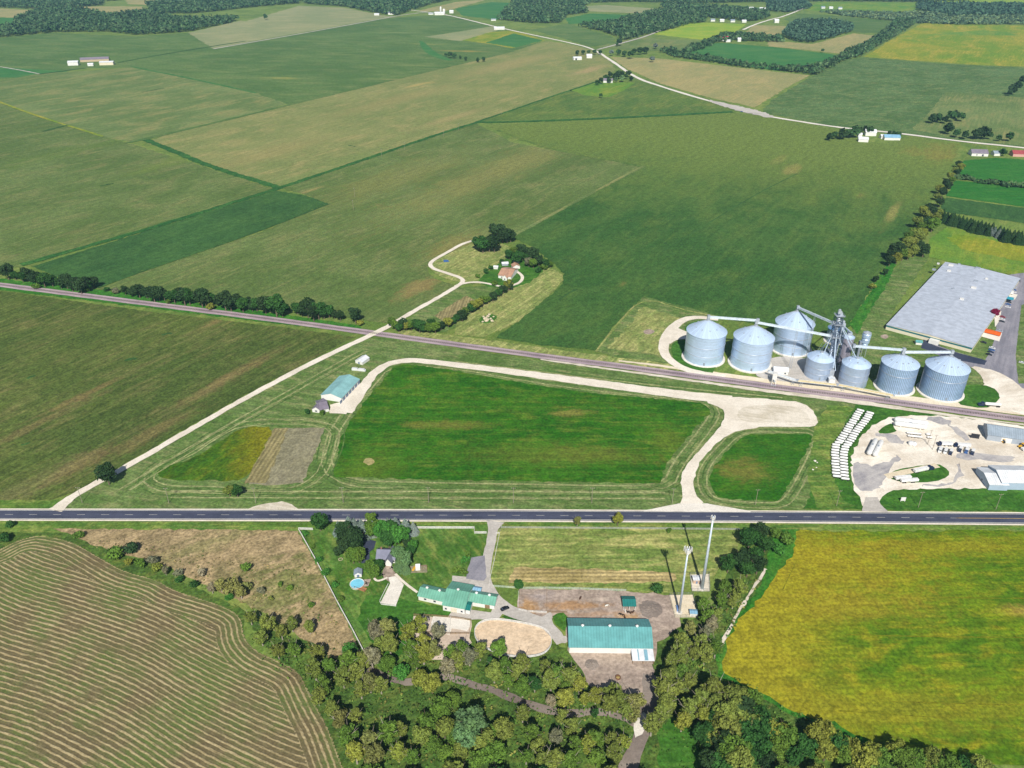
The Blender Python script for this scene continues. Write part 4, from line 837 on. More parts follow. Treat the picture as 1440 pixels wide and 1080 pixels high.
# ---- far woods that read as one mass
def inside(pts, x, y):
    ins = np.zeros(len(x), bool); n = len(pts)
    for i in range(n):
        a, b = pts[i], pts[i-1]
        c = (a.y > y) != (b.y > y)
        if abs(b.y-a.y) < 1e-9: continue
        ins ^= c & (x < (b.x-a.x)*(y-a.y)/(b.y-a.y)+a.x)
    return ins
def wood(label, polys, spacing, h, cols=('3c5836', '34502f', '45603a', '4e6440'), name='woodland', nq=14, seed=1, mat=None, thick=.5, size=None):
    rng = np.random.default_rng(seed); Vs, Ts = [], []
    for pix in polys:
        pts = [at(*p) for p in pix]
        x0, x1 = min(p.x for p in pts), max(p.x for p in pts); y0, y1 = min(p.y for p in pts), max(p.y for p in pts)
        gx, gy = np.meshgrid(np.arange(x0, x1, spacing), np.arange(y0, y1, spacing)); gx = gx.ravel(); gy = gy.ravel()
        gx = gx+rng.normal(size=len(gx))*spacing*.33; gy = gy+rng.normal(size=len(gy))*spacing*.33
        k = inside(pts, gx, gy); gx, gy = gx[k], gy[k]
        n = len(gx)
        if not n: continue
        hh = h*(.7+.6*rng.random(n)); r = spacing*(.5+.25*rng.random(n))
        d = rng.normal(size=(n, nq, 3)); d[..., 2] = np.abs(d[..., 2])-.25; d /= np.linalg.norm(d, axis=2)[..., None]
        c = np.stack([gx, gy, hh*(1-thick)], 1)[:, None, :]
        p = c+d*np.stack([r, r, hh*thick], 1)[:, None, :]*(.75+.3*rng.random((n, nq, 1)))
        nr = d+rng.normal(size=d.shape)*.45; nr /= np.linalg.norm(nr, axis=2)[..., None]
        t = np.cross(nr, rng.normal(size=d.shape)); t /= np.linalg.norm(t, axis=2)[..., None]; b = np.cross(nr, t)
        s = (size or spacing*.32)*(.7+.6*rng.random((n, nq, 1)))
        V = np.stack([p-t*s, p-b*s*.8, p+t*s, p+b*s*.8], 2).reshape(-1, 3); V[:, 2] = np.maximum(V[:, 2], .3)
        pal = np.array([lin(q)[:3] for q in cols]); cc = pal[rng.integers(0, len(pal), n)]*(.75+.5*rng.random((n, 1)))
        Vs.append(V); Ts.append(np.repeat(cc, nq*4, 0))
    V = np.concatenate(Vs); T = np.concatenate(Ts)
    me = np_mesh(name, V, quads(V), mat or M_leafa)
    a = me.attributes.new('tint', 'FLOAT_COLOR', 'POINT'); a.data.foreach_set('color', np.concatenate([T, np.ones((len(T), 1))], 1).astype(np.float32).ravel())
    o = bpy.data.objects.new(name, me); C.objects.link(o)
    return tag(o, label=label, kind='stuff')
wood('dark wood across the far upper left corner', [[(-300, -4), (145, -3), (144, 8), (60, 13), (0, 11), (-300, 22)], [(-300, 70), (-300, 46), (0, 43), (22, 38), (25, 28), (62, 15), (112, 15), (150, 25), (200, 20), (215, 18), (240, 28), (275, 30), (338, 28), (320, 33), (265, 45), (190, 50), (150, 45), (75, 46), (0, 53)]], 11, 17, seed=2)
wood('dark wood along the top left of the view', [[(215, 18), (207, 8), (250, 3), (360, 0), (420, -1), (420, 5), (360, 10), (275, 19), (225, 20)], [(150, -4), (180, -5), (178, 0), (150, 2)]], 12, 17, seed=3)
wood('dark wood behind the far white farm', [[(425, 5), (422, -4), (520, -8), (650, -9), (635, 0), (610, 5), (585, 13), (572, 17), (560, 22), (535, 20), (485, 10)]], 12, 17, seed=4)
wood('dark wood at the top middle of the view', [[(720, 6), (720, -8), (1080, -8), (1080, 3), (970, 5), (900, 3), (830, 4)], [(720, 8), (830, 5), (818, 10), (827, 18), (797, 22), (787, 33), (745, 33), (720, 30), (700, 28)], [(930, 8), (1000, 12), (1080, 20), (1080, 27), (1055, 31), (990, 24), (937, 16)]], 12, 17, seed=5)
wood('wooded valley left of the lime green field', [[(870, 31), (925, 18), (992, 23), (992, 32), (965, 35), (945, 42), (918, 47), (905, 50), (880, 57), (865, 51), (845, 44), (815, 38), (862, 34)]], 11, 16, seed=6)
wood('tree belt between the dark green field and the tan field', [[(925, 73), (945, 71), (957, 78), (1000, 84), (1040, 92), (1068, 96), (1100, 98), (1140, 98), (1172, 85), (1185, 76), (1212, 66), (1240, 48), (1262, 28), (1290, 31), (1272, 44), (1240, 62), (1212, 79), (1185, 86), (1150, 106), (1130, 104), (1090, 99.5), (1040, 94.5), (985, 85.5), (950, 81)]], 9, 11, seed=7)
wood('short hedge running from the lane to the red roofed farm', [[(957, 77), (965, 70), (1000, 58), (1015, 50), (1045, 50), (1100, 54), (1100, 60), (1040, 58), (1010, 60), (985, 70), (962, 78)]], 10, 11, seed=8)
wood('square woodlot between two striped tan fields', [[(1100, 51), (1112, 36), (1120, 33), (1165, 32), (1197, 38), (1200, 44), (1170, 54), (1140, 61), (1120, 59)]], 9, 15, cols=('3e5a44', '375240', '47624a'), seed=9)
wood('dark wood across the top right of the view', [[(1080, 3), (1080, -9), (1440, -9), (1800, -8), (1800, -2), (1440, -2), (1300, 3), (1180, 2)], [(1290, 8), (1440, 9), (1800, 12), (1800, 28), (1440, 22), (1340, 24), (1290, 14)], [(1080, 4), (1130, 5), (1140, 12), (1112, 18), (1080, 16)]], 13, 16, cols=('3c5841', '36503c', '466048'), seed=10)
wood('paler scrub below the dark wood at the top right', [[(1150, 17), (1265, 20), (1300, 18), (1340, 25), (1440, 24), (1800, 28), (1800, 37), (1440, 34.5), (1350, 35), (1290, 33), (1200, 24)]], 12, 9, cols=('5a7050', '66784f', '4a6248'), seed=21)
wood('bushy hedge between the farm strips at the right edge', [[(1340, 246), (1352, 249), (1400, 258), (1440, 263), (1600, 281), (1600, 287), (1440, 267), (1400, 262), (1350, 254)]], 7, 5, seed=11)
wood('tangled undergrowth on the floor of the creek wood', [[(345, 905), (372, 862), (420, 900), (505, 930), (560, 925), (585, 905), (660, 915), (780, 945), (830, 985), (890, 1000), (870, 1080), (505, 1085), (450, 985)], [(925, 1010), (945, 940), (960, 900), (1010, 850), (1060, 800), (1080, 800), (1015, 905), (1010, 940), (1080, 985), (1210, 1042), (1440, 1088), (995, 1088), (985, 1030), (950, 1008)]], 4.2, 1.6, cols=('4a6a2a', '627833', '3a5a24', '73743a', '557030'), name='undergrowth', nq=7, seed=12, thick=.55, size=.55)
wood('dry weeds and brush in the rough pasture', [[(110, 752), (150, 772), (240, 802), (345, 852), (470, 925), (500, 912), (440, 800), (330, 790), (200, 760)]], 6.5, .9, cols=('7d7348', '66693a', '8c7c54', '5a6a34'), name='undergrowth', nq=6, seed=13, thick=.6, size=.55)
wood('rough tufts of weeds in the bright clearing by the dirt track', [[(925, 1022), (950, 1012), (978, 1020), (990, 1050), (992, 1092), (925, 1092), (918, 1060)]], 5.5, 1.0, cols=('4a6a2a', '3a5a24', '5c7434'), name='undergrowth', nq=6, seed=31, thick=.55, size=.5)
# ================================================================ building helpers
def obj(name, bm, mat, parent=None, smooth=False, bevel=0):
    bmesh.ops.recalc_face_normals(bm, faces=bm.faces)
    me = bpy.data.meshes.new(name); bm.to_mesh(me); bm.free()
    if smooth:
        for p in me.polygons: p.use_smooth = True
    return link(name, me, mat, parent)
def box(bm, x0, x1, y0, y1, z0, z1, M4=None):
    v = [bm.verts.new((x, y, z)) for z in (z0, z1) for x, y in ((x0, y0), (x1, y0), (x1, y1), (x0, y1))]
    if M4 is not None:
        for q in v: q.co = M4 @ q.co
    for f in ((3, 2, 1, 0), (4, 5, 6, 7), (0, 1, 5, 4), (1, 2, 6, 5), (2, 3, 7, 6), (3, 0, 4, 7)): bm.faces.new([v[i] for i in f])
def rod(bm, p0, p1, r, seg=8, r2=None):
    tube_bm(bm, [Vector(p0), Vector(p1)], [r, r if r2 is None else r2], seg)
def beam(bm, p0, p1, w_, h_):
    """a rectangular beam from p0 to p1"""
    p0, p1 = Vector(p0), Vector(p1); t = (p1-p0).normalized()
    s = t.cross(Vector((0, 0, 1)))
    s = Vector((1, 0, 0)) if s.length < 1e-4 else s.normalized()
    u = s.cross(t).normalized()
    a = [[bm.verts.new(p+s*(i*w_/2)+u*(j*h_/2)) for i, j in ((-1, -1), (1, -1), (1, 1), (-1, 1))] for p in (p0, p1)]
    bm.faces.new(a[0][::-1]); bm.faces.new(a[1])
    for k in range(4): bm.faces.new((a[0][k], a[0][(k+1) % 4], a[1][(k+1) % 4], a[1][k]))
def lathe(bm, prof, seg=32, c=(0, 0, 0), cap=True):
    rings = []
    for r, z in prof:
        rings.append([bm.verts.new((c[0]+max(r, 1e-3)*math.cos(2*PI*k/seg), c[1]+max(r, 1e-3)*math.sin(2*PI*k/seg), c[2]+z)) for k in range(seg)])
    for a, b in zip(rings, rings[1:]):
        for k in range(seg): bm.faces.new((a[k], a[(k+1) % seg], b[(k+1) % seg], b[k]))
    if cap: bm.faces.new(rings[0][::-1]); bm.faces.new(rings[-1])
def BM(): return bmesh.new()
def metal_roof(name, c, pitch=1.3):
    key = ('roof', name)
    if key in _mats: return _mats[key]
    g = N(name); g.b.inputs['Roughness'].default_value = .45; g.b.inputs['Specular IOR Level'].default_value = .35
    a = g.n('ShaderNodeAttribute'); a.attribute_name = 'along'
    s = g.math('SINE', g.math('MULTIPLY', a.outputs['Fac'], 2*PI/pitch))
    v = g.coord(0, 1, 1)
    n1 = g.noise(v, .22, 4, .6); n2 = g.noise(v, 1.7, 3, .6)
    k = g.math('ADD', g.math('MULTIPLY', g.ramp(s, .6, 1.0), -.2 if pitch < 3 else -.05), g.math('ADD', g.ramp(n1, .3, .7, .84, 1.08), g.ramp(n2, .3, .7, -.03, .03)))
    cb = g.n('ShaderNodeCombineXYZ')
    for i in range(3): g.l(k, cb.inputs[i])
    m = g.col(g.mix(1.0, lin(c), cb.outputs[0], 'MULTIPLY'))
    _mats[key] = m; return m
def siding(name, c, pitch=.5, dirt=.1):
    key = ('side', name, c)
    if key in _mats: return _mats[key]
    g = N(name); v = g.coord(0, 1, 1); n1 = g.noise(v, .35, 4, .65)
    tc = g.n('ShaderNodeTexCoord'); sp = g.n('ShaderNodeSeparateXYZ'); g.l(tc.outputs['Object'], sp.inputs[0])
    s = g.math('SINE', g.math('MULTIPLY', g.math('ADD', sp.outputs[0], sp.outputs[1]), 2*PI/pitch))
    k = g.math('ADD', g.ramp(n1, .3, .75, 1.0, 1-dirt), g.math('MULTIPLY', g.ramp(s, .7, 1), -.06))
    cb = g.n('ShaderNodeCombineXYZ')
    for i in range(3): g.l(k, cb.inputs[i])
    g.b.inputs['Roughness'].default_value = .6
    m = g.col(g.mix(1.0, lin(c), cb.outputs[0], 'MULTIPLY')); _mats[key] = m; return m
W_WHITE = siding('white_siding', 'dad9d4'); W_CREAM = siding('cream_siding', 'd3cbb5'); W_GREY = siding('grey_siding', '9aa3ad'); W_TAN = siding('tan_siding', 'b9a78a')
R_TEAL = metal_roof('teal_roof', '5d9a9a'); R_TEAL2 = metal_roof('sea_green_roof', '69a18c'); R_TEALD = metal_roof('deep_teal_roof', '21706b'); R_PALE = metal_roof('pale_teal_roof', '86b3b4')
R_SLATE = metal_roof('slate_shingles', '76788a', .3); R_PURPLE = metal_roof('purple_grey_shingles', '7e7682', .3); R_WHITE = metal_roof('white_roof', 'd5d8db'); R_GREY = metal_roof('grey_roof', '8d9aa6')
R_RED = metal_roof('red_roof', '9c4a4c'); R_BROWN = metal_roof('salmon_shingles', 'b08a72', .3); R_BLUE = metal_roof('blue_roof', '7fa9c4')
P_DARK = paint('dark_opening', '2b2d33', .7); P_GLASS = paint('window_glass', '39424e', .15, 0, .05, .6, .6); P_WHITE = paint('white_paint', 'dddbd6', .45); P_STEEL = paint('galvanised_steel', 'b4bcc6', .4, .35); P_BLACK = paint('black_rubber', '1c1c1e', .8)
P_WOOD = paint('weathered_wood', '8c7558', .9); P_POLE = paint('pole_wood', '8f8577', .9); P_YEL = paint('yellow_paint', 'd2a32e', .5); P_CONC = paint('concrete_base', 'dad4c8', .9); P_DOOR = paint('blue_grey_door', '6d7f98', .5); P_RUST = paint('rusty_steel', '7d5a45', .8)

class Frame:
    """rectangular footprint: A front left, B front right, D back left, seen at height eave in the photo"""
    def __init__(s, A, B, D, z):
        a, b, d = at(*A, z), at(*B, z), at(*D, z)
        s.u = Vector((b.x-a.x, b.y-a.y)).normalized(); s.v = Vector((-s.u.y, s.u.x))
        s.L = (b-a).xy.dot(s.u); s.W = (d-a).xy.dot(s.v)
        s.o = Vector((a.x, a.y))+s.u*s.L/2+s.v*s.W/2; s.z = z
        s.rot = math.atan2(s.u.y, s.u.x)
def wall_bm(L, W, eave, ridge, axis='x', cx=0, cy=0, M4=None):
    bm = BM()
    if axis == 'x': prof = [(-W/2, 0), (W/2, 0), (W/2, eave), (0, ridge), (-W/2, eave)]; pts = lambda t, q: (cx+t, cy+q[0], q[1]); H = L/2
    else: prof = [(-L/2, 0), (L/2, 0), (L/2, eave), (0, ridge), (-L/2, eave)]; pts = lambda t, q: (cx+q[0], cy+t, q[1]); H = W/2
    e = [[bm.verts.new(pts(t, q)) for q in prof] for t in (-H, H)]
    bm.faces.new(e[0]); bm.faces.new(e[1][::-1])
    for k in range(5): bm.faces.new((e[0][k], e[0][(k+1) % 5], e[1][(k+1) % 5], e[1][k]))
    if M4 is not None: bmesh.ops.transform(bm, matrix=M4, verts=bm.verts)
    return bm
def roof_obj(L, W, eave, ridge, mat, parent, oh=.5, th=.18, axis='x', cx=0, cy=0, M4=None, name='roof'):
    """two slabs meeting at the ridge, with the running length stored for the seams"""
    if axis != 'x': L, W = W, L
    sl = (ridge-eave)/(W/2); bm = BM(); H = L/2+oh; ye = W/2+oh; ze = eave-sl*oh+.04; zr = ridge+.04
    P0 = []
    for t in (-H, H):
        P0.append([Vector((t, -ye, ze)), Vector((t, 0, zr)), Vector((t, ye, ze)), Vector((t, ye, ze+th)), Vector((t, 0, zr+th)), Vector((t, -ye, ze+th))])
    e = [[bm.verts.new(q) for q in r] for r in P0]
    for k in range(6): bm.faces.new((e[0][k], e[0][(k+1) % 6], e[1][(k+1) % 6], e[1][k]))
    for r, fl in ((e[0], 0), (e[1], 1)):
        for q in ((0, 1, 4, 5), (1, 2, 3, 4)): bm.faces.new([r[i] for i in q])
    al = [v.co.x for v in bm.verts]
    R = Matrix.Translation((cx, cy, 0)) @ (Matrix.Rotation(PI/2, 4, 'Z') if axis != 'x' else Matrix())
    if M4 is not None: R = M4 @ R
    bmesh.ops.transform(bm, matrix=R, verts=bm.verts)
    o = obj(name, bm, mat, parent)
    o.data.attributes.new('along', 'FLOAT', 'POINT').data.foreach_set('value', al)
    return o
def panel(parent, name, mat, side, L, W, pos, wd, z0, z1, th=.08):
    """a door or window on side f(ront -y) b r l of an L x W box, pos along that side from its middle"""
    bm = BM()
    if side == 'f': box(bm, pos-wd/2, pos+wd/2, -W/2-th, -W/2+.02, z0, z1)
    elif side == 'b': box(bm, pos-wd/2, pos+wd/2, W/2-.02, W/2+th, z0, z1)
    elif side == 'r': box(bm, L/2-.02, L/2+th, pos-wd/2, pos+wd/2, z0, z1)
    else: box(bm, -L/2-th, -L/2+.02, pos-wd/2, pos+wd/2, z0, z1)
    return obj(name, bm, mat, parent)
def gable(name, label, cat, A, B, D, eave, ridge, wall, roof, axis='x', oh=.45, group=None, root=None, doors=(), windows=(), vents=0):
    f = Frame(A, B, D, eave); L, W = f.L-2*oh, f.W-2*oh
    if root is None: root = thing(name, label, cat, (f.o.x, f.o.y, 0), f.rot, group); M4 = None
    else:
        M4 = Matrix.LocRotScale(root.location, root.rotation_euler, None).inverted() @ (Matrix.Translation((f.o.x, f.o.y, 0)) @ Matrix.Rotation(f.rot, 4, 'Z'))
    e2 = eave+.02
    obj('wall', wall_bm(L, W, e2, ridge, axis, M4=M4), wall, root)
    r = roof_obj(L, W, e2, ridge, roof, root, oh, axis=axis, M4=M4)
    subs = []
    for d in doors: subs.append(panel(root, 'door', d[4] if len(d) > 4 else P_DOOR, d[0], L, W, d[1], d[2], .05, d[3]))
    for d in windows: subs.append(panel(root, 'window', P_GLASS, d[0], L, W, d[1], d[2], d[3], d[4]))
    for i in range(vents):
        bm = BM(); x = -L/2+L*(i+.5)/vents; zz = ridge+.1
        lathe(bm, [(.35, 0), (.35, .7), (.75, .75), (.1, 1.3)], 10, (x, 0, zz) if axis == 'x' else (0, x, zz))
        if M4 is not None: bmesh.ops.transform(bm, matrix=M4, verts=bm.verts)
        obj('ridge_vent', bm, P_WHITE, r)
    if M4 is not None:
        for s in subs: s.data.transform(M4)
    root['dims'] = [L, W]
    return root
def small(name, label, cat, px, py, L, W, eave, ridge, ang, wall, roof, axis='x', group=None, oh=.35, doors=(), windows=()):
    p = at(px, py); root = thing(name, label, cat, p, math.radians(ang), group)
    obj('wall', wall_bm(L, W, eave, ridge, axis), wall, root); roof_obj(L, W, eave, ridge, roof, root, oh, axis=axis)
    for d in doors: panel(root, 'door', d[4] if len(d) > 4 else P_DOOR, d[0], L, W, d[1], d[2], .05, d[3])
    for d in windows: panel(root, 'window', P_GLASS, d[0], L, W, d[1], d[2], d[3], d[4])
    return root
# ================================================================ the riding stable
rb = gable('riding_barn', 'long teal roofed riding barn with white walls beside the dirt paddock', 'barn', (799.5, 910.5), (919, 912), (798.3, 869), 4.2, 8.2, W_WHITE, R_TEAL, vents=3, doors=(('f', 14, 4, 3.4, P_DARK), ('l', 0, 4.5, 3.8, W_WHITE), ('f', -12, 1.2, 2.2, P_WHITE)), windows=(('l', -5, 1, 1.2, 2.2), ('l', 5, 1, 1.2, 2.2)))
L_, W_ = rb['dims']
bm = BM(); x0, x1 = L_/2-9.6, L_/2+.3; yb, yf = -W_/2-.05, -W_/2-6.2
v = [bm.verts.new(q) for q in ((x0, yf, 2.6), (x1, yf, 2.6), (x1, yb, 3.4), (x0, yb, 3.4), (x0, yf, 2.7), (x1, yf, 2.7), (x1, yb, 3.5), (x0, yb, 3.5))]
for q in ((3, 2, 1, 0), (4, 5, 6, 7), (0, 1, 5, 4), (1, 2, 6, 5), (2, 3, 7, 6), (3, 0, 4, 7)): bm.faces.new([v[i] for i in q])
lt = obj('lean_to_roof', bm, R_WHITE, rb)
lt.data.attributes.new('along', 'FLOAT', 'POINT').data.foreach_set('value', [0.0]*8)
bm = BM()
for i, x in enumerate((x0+2.7, x0+5.6, x0+8.2)):
    if i != 2: box(bm, x, x+(1.6 if i else .5), yf+.2, yb-.3, 2.72, 2.74, Matrix.Identity(4))
for vv in bm.verts: vv.co.z = 2.735+(vv.co.z-2.72)+(vv.co.y-yf)/(yb-yf)*.8
obj('skylight_panel', bm, paint('blue_panel', '7fa8b8', .4), lt)
for x in (x0+.3, (x0+x1)/2, x1-.3):
    bm = BM(); box(bm, x-.1, x+.1, yf+.2, yf+.4, 0, 2.62); obj('post', bm, P_WOOD, rb)

hb = gable('horse_barn', 'sea green roofed horse barn of three joined wings', 'barn', (621, 851), (654, 857), (632, 816.5), 4, 7, W_WHITE, R_TEAL2, vents=1, doors=(('f', 0, 3, 3, W_CREAM),), windows=(('f', -4, 1, 1.2, 2.2), ('f', 4, 1, 1.2, 2.2)))
gable('', '', '', (586.5, 838), (624, 846.5), (592.5, 820.5), 3, 4.9, W_WHITE, R_TEAL2, root=hb, vents=2, windows=(('f', -3, 1.2, 1.0, 2), ('f', 2, 1.2, 1.0, 2)))
gable('', '', '', (657, 845.5), (696, 852), (663, 829.5), 3, 4.9, W_WHITE, R_TEAL2, root=hb, vents=2, doors=(('f', 3, 2.4, 2.3, P_WOOD),))
gable('', '', '', (654, 858), (661, 859), (656, 845), 2.8, 3.5, W_WHITE, R_TEALD, root=hb, oh=.2)
gable('', '', '', (664, 830), (676, 832), (665, 824), 2.8, 3.4, W_WHITE, R_BLUE, root=hb, oh=.2)

f = Frame((876, 853), (895, 853), (874.5, 838.5), 3); L_, W_ = f.L, f.W
sh = thing('loafing_shed', 'small dark teal roofed open shed standing in the dirt paddock', 'shed', (f.o.x, f.o.y, 0), f.rot)
roof_obj(L_-.6, W_-.6, 3.05, 4.3, R_TEALD, sh, .3)
bm = BM(); box(bm, -L_/2+.4, L_/2-.4, W_/2-.6, W_/2-.4, 0, 3.2); box(bm, -L_/2+.4, -L_/2+.6, -W_/2+1, W_/2-.6, 0, 3.1); box(bm, L_/2-.6, L_/2-.4, -W_/2+1, W_/2-.6, 0, 3.1); obj('wall', bm, W_TAN, sh)
for x in (-L_/2+.5, 0, L_/2-.5):
    bm = BM(); box(bm, x-.12, x+.12, -W_/2+.4, -W_/2+.64, 0, 3.0); obj('post', bm, P_WHITE, sh)

# ================================================================ the homestead
hs = gable('farmhouse', 'white house with slate grey roof behind the blue grey spruces', 'house', (528, 786), (556, 787), (529, 770), 3, 5.6, W_WHITE, R_SLATE, oh=.4, windows=(('f', -4, 1.2, 1, 2.1), ('f', -1, 1.2, 1, 2.1), ('f', 4, 1.2, 1, 2.1), ('l', 0, 1.2, 1, 2.1)), doors=(('f', 1.6, 1.0, 2.1, P_GLASS),))
gable('', '', '', (540, 791), (551, 792), (542, 771), 3, 5.3, W_WHITE, R_SLATE, 'y', root=hs, oh=.4)
bm = BM(); box(bm, -3.2, -2.4, .3, 1.1, 4.5, 6.6); obj('chimney', bm, paint('chimney_brick', '8d6a5c', .9), hs)
small('garden_shed', 'small grey roofed white shed behind the round pool', 'shed', 504, 809, 3.6, 3.4, 2.3, 3.4, 8, W_WHITE, R_GREY, 'y', doors=(('f', 0, 1.2, 1.9),))
c = at(502.5, 823)
po = thing('swimming_pool', 'round above ground swimming pool with pale blue water', 'swimming pool', (c.x, c.y, 0))
bm = BM(); lathe(bm, [(3.55, 0), (3.55, 1.25), (3.7, 1.25), (3.7, 1.33), (3.4, 1.33), (3.4, .3)], 40, cap=False); obj('pool_wall', bm, P_WHITE, po, True)
bm = BM(); lathe(bm, [(3.39, .2), (3.39, 1.15)], 40); obj('water', bm, paint('pool_water', '7cc6dc', .08, 0, .08, .5, .5), po)
dk = thing('pool_deck', 'brown timber deck in front of the round pool', 'deck', at(509, 829), math.radians(-24))
bm = BM(); box(bm, -3.6, 2.6, -1.6, .9, .95, 1.1); obj('deck_boards', bm, paint('deck_timber', 'a8754f', .8), dk)
bm = BM()
for x in (-3.4, -.5, 2.4):
    for y in (-1.4, .7): box(bm, x-.08, x+.08, y-.08, y+.08, 0, 2.0 if y < 0 else .95)
box(bm, -3.5, 2.5, -1.45, -1.37, 1.9, 2.0); obj('railing', bm, P_WOOD, dk)
# playground
pg = thing('play_set', 'wooden play set with yellow slide and white awning on the lawn', 'play set', at(588, 801), math.radians(4))
bm = BM()
for x in (-1, 1):
    for y in (-1, 1): box(bm, x-.08, x+.08, y-.08, y+.08, 0, 3)
box(bm, -1.1, 1.1, -1.1, 1.1, 1.4, 1.5); obj('tower_frame', bm, P_WOOD, pg)
bm = BM(); wb = wall_bm(2.4, 2.4, 3, 3.9); bm = wb; obj('awning', bm, P_WHITE, pg).scale = (1, 1, 1)
bm = BM(); beam(bm, (-1.2, 0, 1.5), (-2.4, -.4, .8), .9, .15); beam(bm, (-2.4, -.4, .8), (-3.0, -1.6, .25), .9, .15); beam(bm, (-1.3, .9, 1.5), (-3, 1.2, .3), .7, .12); obj('slide', bm, P_YEL, pg)
bm = BM(); beam(bm, (1, 0, 2.5), (4.6, 0, 2.5), .12, .14)
for y in (-1, 1): rod(bm, (4.6, 0, 2.5), (4.6, y, 0), .06)
for x in (2.2, 3.4):
    for y in (-.2, .2): rod(bm, (x, y, 2.5), (x, y, .6), .02, 4)
    box(bm, x-.15, x+.15, -.3, .3, .5, .58)
obj('swing_frame', bm, P_RUST, pg)
bm = BM(); box(bm, -3.6, 5.2, -2.6, 2.2, .5, .56); tag(link('play_mat', bpy.data.meshes.new('x')), kind='structure') if False else bm.free()
F([(576, 797), (600, 795), (601, 806), (577, 807)], 'bare', 25, 'play_area', 0, .05)
# ================================================================ buildings on the middle lot
gable('pole_barn', 'long white pole barn with pale teal roof and blue doors', 'barn', (450.5, 555.5), (480.5, 560.5), (473, 528), 3.7, 6.2, W_WHITE, R_PALE, 'y', oh=.3, doors=tuple(('r', -15+4.6*i, 3, 2.9, P_DOOR) for i in range(7)))
ph = gable('small_house', 'small white house with purple grey roof beside the pole barn', 'house', (449, 577.5), (463, 574.5), (452, 562), 2.7, 4.6, W_WHITE, R_PURPLE, oh=.3, windows=(('f', 0, 1.3, 1, 2),))
gable('', '', '', (438, 575.5), (450, 577), (446, 562), 2.7, 4.6, W_WHITE, R_PURPLE, 'y', root=ph, oh=.3, windows=(('f', 0, 1.6, 1, 2),))
gable('garden_shed', 'small white shed alone on the grass north of the pole barn', 'shed', (499, 507), (509.5, 510), (504, 498.5), 2.5, 4, W_WHITE, R_WHITE, 'y', oh=.2, doors=(('f', 0, 1.5, 2),))
# ================================================================ warehouse
wh = gable('warehouse', 'huge flat warehouse with pale grey roof and teal trim', 'warehouse', (1246, 457), (1367.5, 489.5), (1304, 363), 4.4, 5.9, W_CREAM, metal_roof('membrane_roof', 'b3bac6', 6), 'y', oh=.3, windows=())
L_, W_ = wh['dims']
bm = BM(); box(bm, -L_/2-.06, L_/2+.06, -W_/2-.06, W_/2+.06, 2.9, 4.2); obj('trim_band', bm, paint('teal_trim', '2e6c70', .5), wh)
bm = BM(); box(bm, 2, 9, -W_/2-4, -W_/2-.1, 0, 3.6); obj('entrance_porch', bm, W_WHITE, wh)
for y in (-38, 20): panel(wh, 'loading_door', P_WHITE, 'r', L_, W_, y, 4, .6, 2.8, .12)
bm = BM(); box(bm, L_/2+.1, L_/2+5, 34, 40, 3.0, 3.4); obj('dock_canopy', bm, paint('teal_canopy', '3fa0b4', .5), wh)
Mw = Matrix.LocRotScale(wh.location, wh.rotation_euler, None).inverted()
for i, (x, y) in enumerate([(1320, 369), (1314, 377.5), (1337.5, 372), (1349, 371), (1335, 380), (1375, 377.5), (1387.5, 392), (1372.5, 396), (1369, 405), (1341, 406), (1352.5, 421)]):
    p = Mw @ at(x, y, 6); s = 1.0+.5*(i % 3); rz = 4.4+1.5*(1-abs(p.x)/(L_/2))
    bm = BM(); box(bm, p.x-s, p.x+s, p.y-s*.8, p.y+s*.8, rz-.1, rz+1.3); obj('rooftop_unit', bm, P_STEEL if i % 2 else P_WHITE, wh)
small('garden_shed', 'tiny teal roofed shed on the grass by the warehouse entrance', 'shed', 1291, 484, 4.5, 3.6, 2.4, 3.4, -12, W_WHITE, R_TEAL)
# ================================================================ buildings in the co-op yard
gb = gable('storage_barn', 'grey metal storage barn at the railway side of the gravel yard', 'barn', (1389, 611.5), (1475, 624), (1379.5, 594.5), 4.5, 8, W_GREY, R_GREY, oh=.3, doors=(('f', -24, 5, 3.8, P_DARK), ('f', -6, 6, 3.8, P_WHITE)))
wb = gable('seed_shed', 'white metal seed shed with stepped roofs in the gravel yard', 'shed', (1391.5, 682), (1420, 683), (1373, 657), 4.2, 6.4, siding('blue_grey_gable', '9fb0c2'), R_WHITE, oh=.3, windows=(('l', 0, 1.2, 1, 2.2),))
gable('', '', '', (1409, 679), (1500, 681), (1391, 654), 5.4, 8.2, siding('blue_grey_gable', '9fb0c2'), R_WHITE, root=wb, oh=.3, doors=(('f', 6, 5, 4.2, P_DARK),))
small('scale_house', 'white scale house between the grain bins and the tracks', 'office', 1097, 524, 10, 7, 3, 4.6, -10, W_WHITE, R_WHITE, windows=(('f', -3, 1.2, 1, 2), ('f', 3, 1.2, 1, 2)), doors=(('l', 0, 1, 2.1),))
small('motor_house', 'small white motor house in front of the elevator tower', 'shed', 1168.5, 539.5, 4, 3.6, 4.2, 5, -10, W_WHITE, R_WHITE, 'y')
